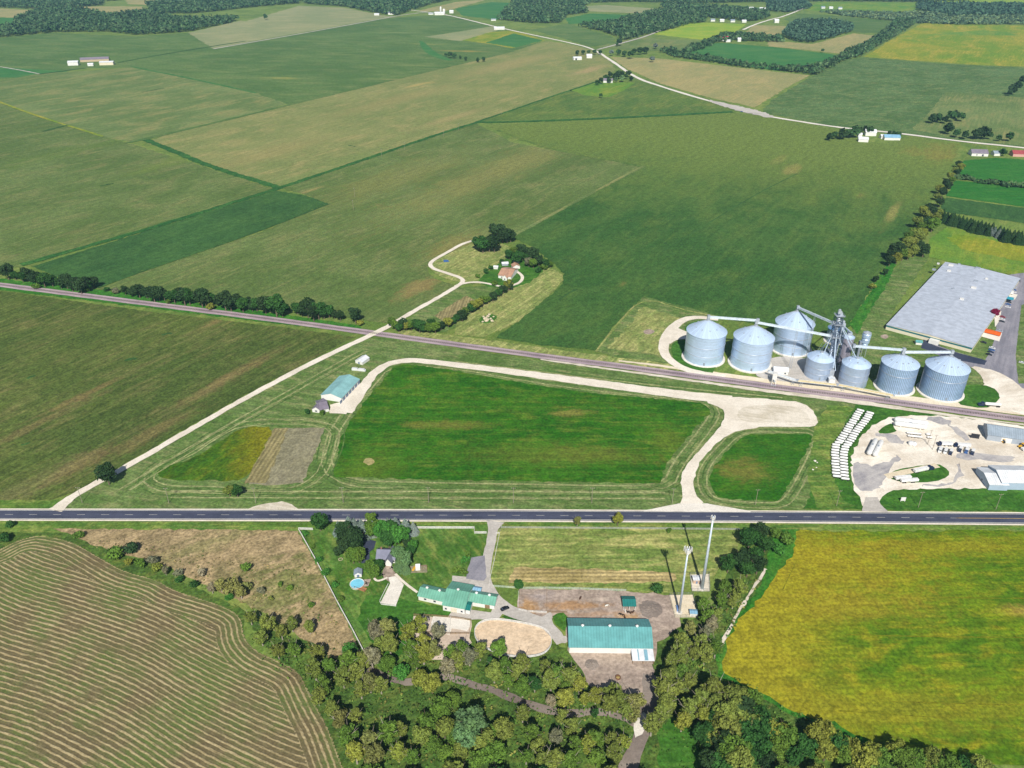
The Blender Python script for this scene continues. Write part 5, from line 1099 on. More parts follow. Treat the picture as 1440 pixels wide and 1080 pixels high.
# ================================================================ the farmhouse between the fields
fh = gable('farmhouse', 'white farmhouse with salmon roof among trees in the fields', 'house', (700, 387), (719, 389.5), (703.5, 374.5), 3.2, 6.2, W_WHITE, R_BROWN, oh=.4, windows=(('f', -3, 1.1, 1, 2.2), ('f', 3, 1.1, 1, 2.2)))
gable('', '', '', (706, 390), (713, 391), (708, 378), 3.2, 5.6, W_WHITE, R_BROWN, 'y', root=fh, oh=.3, windows=(('f', 0, 1.2, 1, 2.2),))
small('garage', 'small white garage with salmon roof behind the farmhouse', 'garage', 725, 377, 7, 6.5, 2.8, 4.6, 15, W_WHITE, R_BROWN, 'y', doors=(('f', 0, 2.6, 2.2, P_WHITE),))
small('garden_shed', 'white topped shed beside the salmon roofed farmhouse wall', 'shed', 710, 373, 6, 4, 2.4, 3.4, 10, W_GREY, R_WHITE)
small('garden_shed', 'little white shed left of the salmon roofed farmhouse', 'shed', 697.5, 378, 4, 3.5, 2.3, 3.2, -10, W_WHITE, R_WHITE)
small('garage', 'small slate roofed shed at the back of the farmhouse yard', 'shed', 726, 369, 5.5, 4.5, 2.4, 3.6, 12, W_WHITE, R_SLATE)
# ================================================================ far farms
fb = small
fb('long_barn', 'long far barn with grey lilac roof standing alone in fields', 'barn', 134, 86, 62, 15, 5, 9, 17, W_TAN, R_PURPLE)
fb('machine_shed', 'pale beige machine shed right of the far lilac barn', 'shed', 151, 91, 30, 14, 6, 8, 10, siding('pale_tan', 'd8cdb4'), R_WHITE)
fb('farm_shed', 'white farm shed left of the far lilac barn', 'shed', 104, 91.5, 22, 14, 7, 9.5, 12, W_WHITE, R_WHITE)
fb('farm_shed', 'small white shed in front of the far lilac barn', 'shed', 128, 92.5, 12, 8, 4, 6, 12, W_WHITE, R_WHITE)
fb('farm_shed', 'low white shed at the edge of the far upper wood', 'shed', 530, 21.5, 17, 10, 4, 6.5, 0, W_WHITE, R_WHITE)
fb('farmhouse', 'far house with blue grey roof below the upper wood', 'house', 551, 20.5, 24, 15, 6, 10, 0, W_WHITE, R_SLATE)
fb('dairy_barn', 'far white dairy barn beside the tall white silo', 'barn', 618, 21, 34, 13, 6, 10, 8, W_WHITE, R_WHITE)
fb('farm_shed', 'low white shed left of the far dairy barn', 'shed', 606, 20.5, 17, 9, 4, 6, 5, W_WHITE, R_GREY)
fb('farmhouse', 'far white house right of the tall white silo', 'house', 635, 18.5, 14, 11, 6, 10, 0, W_WHITE, R_WHITE)
s_ = thing('silo', 'tall thin white silo beside the far dairy barn', 'silo', at(620, 21)); bm = BM(); lathe(bm, [(3.2, 0), (3.2, 24), (2.2, 26), (.3, 27)], 16); obj('silo_shell', bm, P_WHITE, s_, True)
s_ = thing('silo', 'broad short white silo beside the far dairy barn', 'silo', at(624.5, 20.5)); bm = BM(); lathe(bm, [(4.5, 0), (4.5, 15), (3, 18), (.3, 19)], 16); obj('silo_shell', bm, P_WHITE, s_, True)
fb('farmhouse', 'far house with pinkish roof right of the white road', 'house', 707, 26.5, 22, 11, 5, 8, 10, W_WHITE, R_PURPLE)
fb('farm_shed', 'low white shed beside the far pink roofed house', 'shed', 694, 29, 16, 9, 4, 6, 5, W_WHITE, R_GREY)
fb('machine_shed', 'white machine shed on the far road near yellow fields', 'shed', 702, 41.5, 32, 13, 5, 8, 5, W_WHITE, R_WHITE)
fb('machine_shed', 'white machine shed left of the far roadside trees', 'shed', 811.5, 84, 20, 12, 4.5, 7, 12, W_WHITE, R_WHITE, doors=(('f', -4, 4, 4, P_DARK),))
fb('farmhouse', 'white house behind trees at the bend of the far road', 'house', 828.5, 81.5, 13, 11, 5, 9, 0, W_WHITE, R_WHITE)
fb('farmhouse', 'house with lilac roof in front of the round tree clump', 'house', 855, 116, 19, 11, 4.5, 8, -8, W_WHITE, R_PURPLE)
fb('farmhouse', 'house with bright red roof behind the far green field', 'house', 1018, 57, 24, 14, 6, 11, 0, W_WHITE, metal_roof('bright_red_roof', 'b8485c'))
fb('farm_shed', 'white shed right of the far red roofed house', 'shed', 1023.5, 59, 12, 8, 4, 6, 0, W_WHITE, R_WHITE)
fb('farm_shed', 'small white domed shed further right of the red roofed house', 'shed', 1039, 58.5, 9, 9, 7, 10, 0, W_WHITE, R_WHITE)
fb('farm_shed', 'tiny white shed left of the far red roofed house', 'shed', 1005, 56.5, 6, 6, 4, 6, 0, W_WHITE, R_WHITE)
for x, y, l in ((1056, 13.5, 'left long white shed by the upper right wood'), (1071.5, 14, 'right long white shed by the upper right wood')): fb('long_barn', l, 'barn', x, y, 22, 12, 6, 9, 0, W_WHITE, R_WHITE)
fb('farmhouse', 'white house where the far road meets the striped field', 'house', 1091.5, 32, 14, 12, 7, 11, 0, W_WHITE, R_WHITE)
for i, (x, y) in enumerate(((1002, 30), (1015, 30.5), (1030, 31), (1046, 31.5), (1157, 12), (1168, 12.5), (1181, 13), (1133, 11.5))):
    fb('farmhouse', ('small white house %s along the lime green field' % ('first from the left', 'second from the left', 'third from the left', 'last')[i]) if i < 4 else ('small far white house %s above the upper green field' % ('second from the left', 'third from the left', 'fourth from the left', 'first from the left')[i-4]), 'house', x, y, 14, 10, 5, 8, 0, W_WHITE, R_WHITE if i % 2 else R_GREY, group='small houses along the far road')
fb('farmhouse', 'grey roofed house in the wooded valley by the lime field', 'house', 921, 39, 22, 14, 6, 10, -10, W_WHITE, R_SLATE)
fb('farmhouse', 'white house between dark trees on the middle distance road', 'house', 1223, 190, 16, 12, 5.5, 9, -8, W_WHITE, R_WHITE)
fb('machine_shed', 'white shed at the field edge of the middle distance farm', 'shed', 1213, 199, 14, 10, 4.5, 7, -12, W_WHITE, R_WHITE)
fb('garden_shed', 'little white shed left of the middle distance farmhouse', 'shed', 1208.5, 192.5, 6, 5, 4, 6, 0, W_WHITE, R_WHITE)
fb('long_barn', 'long barn with pale blue roof on the middle distance road', 'barn', 1253, 196, 23, 12, 4, 7.2, -7, W_WHITE, R_BLUE)
fb('garage', 'small white garage left of the pale blue barn', 'garage', 1241, 194.5, 8, 8, 4, 6, 0, W_WHITE, R_WHITE, doors=(('f', 0, 3.5, 3, P_DARK),))
fb('farmhouse', 'white house with purple roof at the right edge road', 'house', 1375, 218, 22, 14, 4, 8, -8, W_WHITE, R_PURPLE, windows=(('f', -4, 1.4, 1, 2.6), ('f', 4, 2.4, .2, 2.8)))
fb('garden_shed', 'grey lilac hip roofed shed beside the dark roadside tree', 'shed', 1400, 218, 10, 10, 3.4, 6, 0, W_WHITE, R_GREY)
fb('long_barn', 'long red roofed house at the right edge of the view', 'house', 1436, 219, 28, 13, 4, 7.5, -7, siding('pink_siding', 'c79a90'), R_RED)
# ================================================================ grain elevator
def bin_metal(name, c, ribs=0, rings=1.12):
    g = N(name); g.b.inputs['Metallic'].default_value = .45; g.b.inputs['Roughness'].default_value = .36; g.b.inputs['Specular IOR Level'].default_value = .5
    tc = g.n('ShaderNodeTexCoord'); sp = g.n('ShaderNodeSeparateXYZ'); g.l(tc.outputs['Object'], sp.inputs[0])
    z = sp.outputs[2]
    fr = g.math('FRACT', g.math('DIVIDE', z, rings)); line = g.ramp(fr, .0, .14, -.14, 0)
    # sheets: each ring of sheets a shade of its own
    fl = g.math('FLOOR', g.math('DIVIDE', z, rings)); wn = g.n('ShaderNodeTexWhiteNoise'); wn.noise_dimensions = '1D'; g.l(fl, wn.inputs['W'])
    th = g.math('ARCTAN2', sp.outputs[1], sp.outputs[0])
    ta = g.math('FLOOR', g.math('ADD', g.math('MULTIPLY', th, 36/(2*PI)), g.math('MULTIPLY', wn.outputs['Value'], .5)))
    w2 = g.n('ShaderNodeTexWhiteNoise'); w2.noise_dimensions = '2D'; cbv = g.n('ShaderNodeCombineXYZ'); g.l(ta, cbv.inputs[0]); g.l(fl, cbv.inputs[1]); g.l(cbv.outputs[0], w2.inputs['Vector'])
    k = g.math('ADD', g.math('ADD', 1.0, line), g.math('ADD', g.math('MULTIPLY', g.math('SUBTRACT', wn.outputs['Value'], .5), .10), g.math('MULTIPLY', g.math('SUBTRACT', w2.outputs['Value'], .5), .09)))
    stain = g.ramp(g.noise(g.coord(0, 1.2, 1.2), .5, 4, .6), .45, .75, 1.0, .9)
    k = g.math('MULTIPLY', k, stain)
    cb = g.n('ShaderNodeCombineXYZ')
    for i in range(3): g.l(k, cb.inputs[i])
    g.bump(g.math('SINE', g.math('MULTIPLY', z, 2*PI/.28)), .25, .05)
    return g.col(g.mix(1.0, lin(c), cb.outputs[0], 'MULTIPLY'))
G_BIN = bin_metal('galvanised_wall', 'bdd3ee'); G_BIN2 = bin_metal('galvanised_ribbed_wall', 'a3c0e0'); G_OLD = bin_metal('dull_wall', 'a9bbd4')
def cone_metal(name, c):
    g = N(name); g.b.inputs['Metallic'].default_value = .25; g.b.inputs['Roughness'].default_value = .42; g.b.inputs['Specular IOR Level'].default_value = .5
    tc = g.n('ShaderNodeTexCoord'); sp = g.n('ShaderNodeSeparateXYZ'); g.l(tc.outputs['Object'], sp.inputs[0])
    th = g.math('ARCTAN2', sp.outputs[1], sp.outputs[0]); w2 = g.n('ShaderNodeTexWhiteNoise'); w2.noise_dimensions = '1D'
    g.l(g.math('FLOOR', g.math('MULTIPLY', th, 40/(2*PI))), w2.inputs['W'])
    k = g.math('ADD', .95, g.math('MULTIPLY', w2.outputs['Value'], .12)); cb = g.n('ShaderNodeCombineXYZ')
    for i in range(3): g.l(k, cb.inputs[i])
    return g.col(g.mix(1.0, lin(c), cb.outputs[0], 'MULTIPLY'))
G_CONE = cone_metal('galvanised_roof', 'bacfe8')
def grain_bin(label, c, R, eave, peak, wall, ribs=0, ring=True, ladder_ang=0, group='grain bins', vents=10, flat=False):
    o = thing('grain_bin', label, 'grain bin', (c.x, c.y, 0), 0, group)
    if ring:
        bm = BM(); lathe(bm, [(R+1.7, -.1), (R+1.7, .7), (R+.8, .9), (R-.1, .9)], 64, cap=False); obj('foundation', bm, P_CONC, o)
    bm = BM(); lathe(bm, [(R, .2), (R, eave)], 72, cap=False); w_ = obj('wall', bm, wall, o, True)
    if ribs:
        for k in range(ribs):
            a = 2*PI*k/ribs; M4 = Matrix.Rotation(a, 4, 'Z')
            if k == 0: bm = BM()
            box(bm, R-.02, R+.16, -.13, .13, .3, eave-.3, M4)
        obj('stiffener', bm, paint('rib_steel', '7d8fa6', .5, .3), o)
    for z in ((eave*.33, eave*.62) if not ribs else (eave*.7,)):
        bm = BM(); lathe(bm, [(R+.01, z-.18), (R+.22, z-.1), (R+.22, z+.1), (R+.01, z+.18)], 72, cap=False); obj('wind_ring', bm, P_STEEL, o, True)
    bm = BM(); rt = max(1.0, R*.07)
    seg = 40
    lathe(bm, [(R+.25, eave-.35), (R+.5, eave-.1), (rt, peak)] if not flat else [(R+.15, eave-.3), (R+.25, eave), (R*.72, eave+(peak-eave)*.55), (R*.3, eave+(peak-eave)*.9), (rt, peak)], seg, cap=False)
    rf = obj('roof', bm, G_CONE, o)
    bm = BM(); nr = seg
    for k in range(nr):
        a = 2*PI*(k)/nr; ca, sa = math.cos(a), math.sin(a)
        if not flat: beam(bm, (ca*(R+.4), sa*(R+.4), eave), (ca*rt, sa*rt, peak+.05), .10, .14)
    if not flat: obj('roof_rib', bm, P_STEEL, rf)
    else: bm.free()
    bm = BM(); lathe(bm, [(rt+.3, peak-.2), (rt+.3, peak+.7), (.4, peak+1.0)], 16); obj('cap', bm, P_STEEL, o)
    for k in range(vents):
        a = 2*PI*(k+.5)/max(vents, 1); q = .62 if not flat else .55
        rr = R*q; zz = eave+(peak-eave)*(1-q) if not flat else eave+(peak-eave)*.7
        bm = BM(); box(bm, rr-.45, rr+.45, -.4, .4, zz, zz+.75, Matrix.Rotation(a, 4, 'Z')); obj('roof_vent', bm, P_STEEL, rf)
    a = ladder_ang; ca, sa = math.cos(a), math.sin(a); bm = BM()
    for s in (-.35, .35):
        rod(bm, (ca*(R+.5)-sa*s, sa*(R+.5)+ca*s, .3), (ca*(R+.5)-sa*s, sa*(R+.5)+ca*s, eave+.6), .06, 5)
    for i in range(int(eave/1.0)): rod(bm, (ca*(R+.5)-sa*-.35, sa*(R+.5)+ca*-.35, .6+i), (ca*(R+.5)-sa*.35, sa*(R+.5)+ca*.35, .6+i), .04, 4)
    obj('ladder', bm, P_STEEL, o)
    bm = BM(); box(bm, R-.1, R+.16, -.6, .6, 1.2, 3.4, Matrix.Rotation(-1.75, 4, 'Z')); obj('door', bm, paint('bin_door', '8d98a5', .5), o)
    return o
def cxy(px, D, z):
    """ground point at distance D from below the camera, on photo column px at height z"""
    return Vector(((px-720)/FPX*(D*CP+(CAM_H-z)*SP), D, 0))
B1 = cxy(994, 542, 23.5); B2 = cxy(1060.5, 533.5, 22.9); B3 = cxy(1118.3, 557.8, 22.8); B4 = cxy(1154.6, 515.3, 15); B5 = cxy(1204.7, 504, 16.2); B6 = cxy(1266.6, 497.7, 20.4); B7 = cxy(1333, 491.1, 21.1); B8 = at(1175, 484)
grain_bin('broad galvanised grain bin inside the gravel loop, farthest from the tower', B1, 14.6, 23.5, 32.2, G_BIN, ladder_ang=.1)
grain_bin('broad galvanised grain bin next to the one in the gravel loop', B2, 14.5, 22.9, 31.7, G_BIN, ladder_ang=-.2)
grain_bin('broad galvanised grain bin behind the scale house with a sloping conveyor', B3, 14.3, 22.8, 32.3, G_BIN, ladder_ang=-1.3)
grain_bin('squat dull grey grain bin left of the elevator tower', B4, 9.4, 15, 18.8, G_OLD, ladder_ang=2.6, flat=True, ring=False, vents=4)
grain_bin('squat dull grey grain bin right of the elevator tower', B5, 9.7, 16.2, 20, G_OLD, ladder_ang=-1.2, flat=True, ring=False, vents=5)
grain_bin('ribbed blue grey grain bin right of the dull squat bins', B6, 12.2, 20.4, 26.6, G_BIN2, ribs=64, ladder_ang=2.9, vents=12)
grain_bin('ribbed blue grey grain bin at the right end of the row, largest', B7, 14.0, 21.1, 29, G_BIN2, ribs=72, ladder_ang=2.95, vents=12)
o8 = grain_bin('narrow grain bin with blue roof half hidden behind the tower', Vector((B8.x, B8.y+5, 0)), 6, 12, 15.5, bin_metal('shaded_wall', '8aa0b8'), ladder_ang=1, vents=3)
for ch in o8.children:
    if ch.name.startswith('roof'): ch.data.materials[0] = paint('blue_bin_roof', '4f7fb0', .5)
# round hopper tank and the tower dryer
B9 = cxy(1194, 525, 28)
o = thing('hopper_tank', 'tall purple grey hopper tank close behind the elevator tower', 'grain tank', (B9.x, B9.y, 0))
bm = BM(); lathe(bm, [(4.2, 6), (4.2, 26.5)], 32, cap=False); obj('wall', bm, bin_metal('hopper_wall', 'a9a5b2'), o, True)
bm = BM(); lathe(bm, [(.5, 1.5), (4.2, 6.1)], 32); obj('hopper_cone', bm, P_STEEL, o)
bm = BM(); lathe(bm, [(4.4, 26.4), (4.4, 26.8), (.8, 28.6)], 32); obj('roof', bm, G_CONE, o)
bm = BM(); lathe(bm, [(4.5, 27.6), (4.5, 27.7)], 24, cap=False)
for k in range(16): rod(bm, (4.5*math.cos(k*PI/8), 4.5*math.sin(k*PI/8), 26.6), (4.5*math.cos(k*PI/8), 4.5*math.sin(k*PI/8), 27.8), .05, 4)
box(bm, -1.6, 1.6, -1.6, 1.6, 28, 30.5); obj('top_platform', bm, P_STEEL, o)
for k in range(8):
    a = k*PI/4; bm = BM(); rod(bm, (4*math.cos(a), 4*math.sin(a), 0), (4*math.cos(a), 4*math.sin(a), 6.3), .2, 6); obj('leg', bm, P_STEEL, o)
B10 = cxy(1219, 545, 18)
o = thing('tower_dryer', 'slim silver tower dryer of stacked drums right of the hopper tank', 'grain dryer', (B10.x, B10.y, 0))
for i, (z0, z1, r) in enumerate(((7, 11.5, 2.4), (11.5, 15.6, 3.0), (15.6, 19.6, 3.2))):
    bm = BM(); lathe(bm, [(r-.5, z0), (r, z0+.5), (r, z1-.7), (r-.35, z1)], 28); obj('drum', bm, G_BIN, o, False)
bm = BM(); lathe(bm, [(3.0, 19.7), (3.0, 20.2), (.5, 21.4)], 24); obj('roof', bm, P_STEEL, o)
for a in (.8, 2.4, 3.9, 5.5):
    bm = BM(); rod(bm, (2.2*math.cos(a), 2.2*math.sin(a), 0), (2.2*math.cos(a), 2.2*math.sin(a), 7.4), .22, 6); obj('leg', bm, P_STEEL, o)
bm = BM(); box(bm, -4.4, -2.6, -1.2, 1.2, 0, 13); obj('burner_housing', bm, paint('burner_grey', '7f8894', .5), o)
# the bucket elevator tower
P_FRAME = paint('tower_steel', '57667c', .5, .3)
TX = Vector((231.5, 516.5, 0)); TH = 52.0
tw = thing('elevator_tower', 'tall lattice elevator tower between the two dull squat bins', 'grain elevator', TX)
bm = BM(); hw = 2.3
cs4 = [(-hw, -hw), (hw, -hw), (hw, hw), (-hw, hw)]
for x, y in cs4: beam(bm, (x, y, 0), (x, y, TH-6), .42, .42)
zs = np.linspace(0, TH-6, 13)
for i in range(12):
    for k in range(4):
        a, b = cs4[k], cs4[(k+1) % 4]
        beam(bm, (*a, zs[i+1]), (*b, zs[i+1]), .26, .26)
        p, q = (a, b) if i % 2 else (b, a)
        beam(bm, (*p, zs[i]), (*q, zs[i+1]), .22, .22)
obj('lattice', bm, P_FRAME, tw)
for x, y, h in ((-.8, -.5, TH-2), (.8, .6, TH-4)):
    bm = BM(); box(bm, x-.45, x+.05, y-.35, y+.35, .5, h); box(bm, x+.25, x+.75, y-.35, y+.35, .5, h); lg = obj('elevator_leg', bm, paint('leg_casing', '8592a8', .45, .3), tw)
    bm = BM(); box(bm, x-1.0, x+1.2, y-.8, y+.8, h-.5, h+1.6); lathe(bm, [(1.0, h+1.5), (1.0, h+2.4), (.3, h+2.9)], 12, (x, y, 0)); obj('head_drum', bm, P_STEEL, lg)
for z in (TH-4.2, TH-11, 31, 20):
    bm = BM(); s = 3.0 if z > 30 else 2.6; box(bm, -s, s, -s, s, z, z+.15)
    for a, b in (((-s, -s), (s, -s)), ((s, -s), (s, s)), ((s, s), (-s, s)), ((-s, s), (-s, -s))):
        beam(bm, (*a, z+1.1), (*b, z+1.1), .07, .07); beam(bm, (*a, z+.6), (*b, z+.6), .06, .06)
        for t in (0, .5): rod(bm, (a[0]+(b[0]-a[0])*t, a[1]+(b[1]-a[1])*t, z), (a[0]+(b[0]-a[0])*t, a[1]+(b[1]-a[1])*t, z+1.1), .05, 4)
    obj('platform', bm, P_STEEL, tw)
bm = BM(); lathe(bm, [(1.7, TH-8.5), (1.7, TH-7.2), (.7, TH-5.5)], 16); lathe(bm, [(.3, TH-10), (1.6, TH-8.4)], 16); obj('distributor', bm, P_STEEL, tw)
def spout(p, parent=tw, r=.32, z0=TH-8.5):
    bm = BM(); d = Vector(p)-TX; rod(bm, (0, 0, z0), d, r, 8); obj('spout', bm, paint('spout_steel', 'b6c6d8', .4, .2), parent)
spout((B9.x+1.5, B9.y-1, 30), r=.45, z0=TH-9); spout((TX.x+6, TX.y+8, 20), z0=TH-12); spout((TX.x-5, TX.y+9, 14), z0=TH-16); spout((TX.x+1, TX.y-7, 9), r=.5, z0=40); spout((TX.x+6.5, TX.y+1, 24), z0=TH-15)
bm = BM()
for x, y in ((4.2, 3), (8, 3), (8, 6.6), (4.2, 6.6)): beam(bm, (x, y, 0), (x, y, 36), .36, .36)
for i in range(9):
    for (a, b), (c, d) in zip(((4.2, 3), (8, 3), (8, 6.6), (4.2, 6.6)), ((8, 3), (8, 6.6), (4.2, 6.6), (4.2, 3))):
        beam(bm, (a, b, i*4+4), (c, d, i*4+4), .22, .22); beam(bm, (a, b, i*4), (c, d, i*4+4), .18, .18)
obj('side_lattice', bm, P_FRAME, tw)
bm = BM(); box(bm, 4.8, 6.0, 3.8, 5.4, 0, 38); box(bm, 4.4, 7.6, 3.4, 6.2, 36, 39.5); lathe(bm, [(1.2, 39.5), (1.2, 41), (.4, 41.6)], 12, (6, 4.8, 0)); obj('side_leg', bm, P_STEEL, tw)
spout((B4.x+1.5, B4.y, 19)); spout((B5.x-1, B5.y+1, 20.3)); spout((B9.x-.5, B9.y, 30), z0=TH-6); spout((B8.x+1, B8.y+5, 15.5), z0=TH-14); spout((TX.x+12.5, TX.y-2, 27)); spout((TX.x-3.5, TX.y-8, 9), z0=24); spout((TX.x+2.0, TX.y-9, 8), z0=26)
bm = BM(); 
for q in ((-12, 10), (9, 14), (-14, -3)): rod(bm, (0, 0, TH-7), (q[0], q[1], 0), .06, 5)
obj('guy_wire', bm, P_STEEL, tw)
bm = BM(); box(bm, -1.6, 1.6, -8.8, -6.2, 3.5, 8.2); lathe(bm, [(.4, 1.6), (1.7, 3.6)], 12, (0, -7.5, 0)); obj('surge_hopper', bm, P_STEEL, tw)
for x, y in ((-1.5, -8.7), (1.5, -8.7), (1.5, -6.3), (-1.5, -6.3)):
    bm = BM(); rod(bm, (x, y, 0), (x, y, 3.6), .14, 6); obj('leg', bm, P_STEEL, tw)
# conveyors over the bins
def conveyor(label, p0, p1, supports=(), w_=1.25, h_=1.4, mat=None, col='d0dde8', truss=True):
    p0, p1 = Vector(p0), Vector(p1); m = (p0+p1)/2
    o = thing('grain_conveyor', label, 'conveyor', (m.x, m.y, 0), 0, 'conveyors over the grain bins')
    a, b = p0-Vector((m.x, m.y, 0)), p1-Vector((m.x, m.y, 0))
    bm = BM(); beam(bm, a, b, w_*.85, h_*.8); obj('trough', bm, mat or paint('conveyor_casing', col, .5), o)
    bm = BM(); t = (b-a); s = t.cross(Vector((0, 0, 1))).normalized()*w_/2; n = max(3, int(t.length/3.2)); up = Vector((0, 0, h_/2))
    for sg in (-1, 1):
        for z in (-1, 1): beam(bm, a+s*sg+up*z, b+s*sg+up*z, .12, .12)
        for i in range(n if truss else 0):
            q0, q1 = a+t*(i/n)+s*sg, a+t*((i+1)/n)+s*sg
            beam(bm, q0+up*(1 if i % 2 else -1), q1+up*(-1 if i % 2 else 1), .08, .08)
            beam(bm, q0-up, q0+up, .07, .07)
    obj('truss', bm, paint('truss_white', 'd3dde6', .5), o)
    for e in (a, b):
        k_ = 1 if truss else .55; bm = BM(); box(bm, e.x-k_, e.x+k_, e.y-k_, e.y+k_, e.z-1.0*k_, e.z+1.5*k_); obj('drive_head', bm, P_STEEL, o)
    for t_, zt in supports:
        q = a+(b-a)*t_; bm = BM()
        for sg in (-1, 1): rod(bm, (q.x+sg*.9, q.y, 0), (q.x+sg*.5, q.y, q.z-h_/2), .14, 6)
        for k in range(int(q.z/3)): beam(bm, (q.x-.9+.4*k*3/q.z, q.y, k*3+1), (q.x+.9-.4*k*3/q.z, q.y, k*3+3.5), .08, .08)
        obj('support_leg', bm, P_STEEL, o)
    return o
conveyor('long silver conveyor from the tower to the second bin from the loop', (TX.x-2.2, TX.y, 31.5), (B2.x, B2.y, 34.2), ((.45, 0),))
conveyor('silver conveyor joining the two bins nearest the gravel loop', (B2.x+1, B2.y+.6, 35.4), (B1.x, B1.y, 34.6))
conveyor('sloping silver conveyor from high on the tower to the rear bin', (TX.x-2.2, TX.y+1.5, 41), (B3.x, B3.y, 35), ((.5, 0),))
conveyor('silver conveyor from the dryer side to the first ribbed bin', (TX.x+13.5, TX.y-4, 25.5), (B6.x, B6.y, 30), ((.02, 0),))
conveyor('silver conveyor joining the two ribbed grain bins', (B6.x-.5, B6.y-.5, 28.6), (B7.x, B7.y, 31.8))
# belt along the railway and the load-out leg
q = [at(1080, 522, 5), at(1121, 535, 5), at(1178, 541, 5), at(1258, 556, 5)]
for i, (lb, cl) in enumerate((('low white load out belt from the scale house end', 'e0e4e6'), ('low yellow load out belt in front of the squat bin', 'dcc68a'), ('low yellow load out belt right of the tower', 'dcc68a'))):
    conveyor(lb, q[i]+Vector((.5, 0, 0)), q[i+1]-Vector((.5, 0, 0)), ((.1, 0), (.9, 0)), 1.3, 1.0, paint('belt_casing_%d' % (i > 0), cl, .6), truss=False)
lo = thing('load_out_tower', 'white load out tower standing at the railway below the second bin', 'loading tower', at(1087.5, 541), rowang((930, 523), (1100, 546.5)))
bm = BM(); box(bm, -1.5, 1.5, -1.2, 3, 4.8, 9.5); obj('hopper', bm, P_WHITE, lo)
for x in (-1.3, 1.3):
    for y in (-1, 2.8):
        bm = BM(); box(bm, x-.18, x+.18, y-.18, y+.18, 0, 4.85); obj('leg', bm, P_WHITE, lo)
bm = BM(); rod(bm, (0, -.3, 4.8), (0, -3.0, 3.6), .35, 8); box(bm, -1.7, 1.7, -3.2, -1.5, 0, .5); obj('spout', bm, P_STEEL, lo)
# ================================================================ the mobile phone masts
def mast(label, px, py, h, r0, r1, n, ring, plen):
    p = at(px, py); o = thing('phone_mast', label, 'mast', p, .3)
    bm = BM(); n_ = 12
    rod(bm, (0, 0, 0), (0, 0, h), r0, 14, r1); obj('pole', bm, paint('mast_steel', 'c8d4e2', .45, .25), o, True)
    bm = BM(); lathe(bm, [(r0+.9, 0), (r0+.9, .5), (r0+.5, .55)], 16); obj('base', bm, P_CONC, o)
    bm = BM()
    for k in range(3):
        a, b = 2*PI*k/3, 2*PI*(k+1)/3
        pa, pb = (ring*math.cos(a), ring*math.sin(a)), (ring*math.cos(b), ring*math.sin(b))
        for z in (h-1.2, h-.2): beam(bm, (*pa, z), (*pb, z), .1, .1)
        beam(bm, (0, 0, h-1.2), (*pa, h-1.2), .14, .14); beam(bm, (0, 0, h-.2), (*pa, h-.2), .12, .12)
    obj('antenna_frame', bm, P_STEEL, o)
    for k in range(n):
        side, t = divmod(k, n//3); t = (t+.5)/(n//3)
        a, b = 2*PI*side/3, 2*PI*(side+1)/3
        x = ring*(math.cos(a)*(1-t)+math.cos(b)*t); y = ring*(math.sin(a)*(1-t)+math.sin(b)*t)
        bm = BM(); M4 = Matrix.Translation((x*1.1, y*1.1, 0)) @ Matrix.Rotation(math.atan2(y, x), 4, 'Z')
        box(bm, -.1, .12, -.24, .24, h-.7-plen*.55, h-.7+plen*.5, M4); obj('antenna', bm, P_WHITE, o)
    return o
mast('shorter pale blue phone mast crowned with a ring of white antennas', 955, 862, 40.6, .62, .36, 12, 2.1, 2.4)
mast('tallest pale blue phone mast with a small head over the highway', 987, 828, 46.2, .85, .38, 6, 1.25, 1.8)
small('equipment_cabin', 'white equipment cabin beside the foot of the tallest mast', 'cabin', 978.5, 818.5, 3.6, 3.2, 2.7, 2.95, 0, siding('cabin_tan', 'b79f8c'), R_WHITE, oh=.15, doors=(('f', 0, .9, 2.0),))
small('equipment_cabin', 'low blue roofed equipment cabin in the tan gravel compound', 'cabin', 974.5, 865, 3.4, 2.6, 2.2, 2.5, -5, W_WHITE, R_BLUE, oh=.15)
bm = BM(); o = thing('equipment_cabinet', 'grey equipment cabinet beside the foot of the shorter mast', 'cabinet', at(952.5, 858))
box(bm, -.5, .5, -1.4, 1.4, .1, 1.9); obj('cabinet_body', bm, paint('cabinet_blue', '6f8fc0', .5), o); bm = BM(); box(bm, -.7, .7, -1.7, 1.7, 0, .12); obj('plinth', bm, P_CONC, o)
# ================================================================ fences
def fence(label, pts, h=1.35, gap=2.4, mat=None, rails=(.4, .85, 1.3), world=False, rw=.07, pw=.14, closed=False, name='rail_fence', mesh=False):
    P = [Vector(p) for p in pts] if world else [at(*p) for p in pts]
    if closed: P = P+[P[0]]
    o0 = P[0].copy(); root = thing(name, label, 'fence', o0)
    mat = mat or P_WHITE; bm = BM(); bp = BM()
    for a, b in zip(P, P[1:]):
        a, b = a-o0, b-o0; n = max(1, round((b-a).length/gap))
        for z in rails: beam(bm, a+Vector((0, 0, z)), b+Vector((0, 0, z)), rw, .16 if not mesh else .06)
        if mesh:
            m_ = max(2, int((b-a).length/.5))
            for i in range(m_): q = a.lerp(b, i/m_); beam(bm, q, q+Vector((0, 0, h)), .025, .025)
        for i in range(n+1):
            q = a.lerp(b, i/n); box(bp, q.x-pw/2, q.x+pw/2, q.y-pw/2, q.y+pw/2, 0, h+.12)
    obj('rail', bm, mat, root); tag(obj('post', bp, mat, root), kind='stuff')
    return root
fence('long white rail fence between dry pasture and homestead lawn', [(420, 745.5), (445, 790), (473, 845), (495, 885), (513, 920)], 1.5, rw=.16, rails=(.35, .8, 1.25, 1.5))
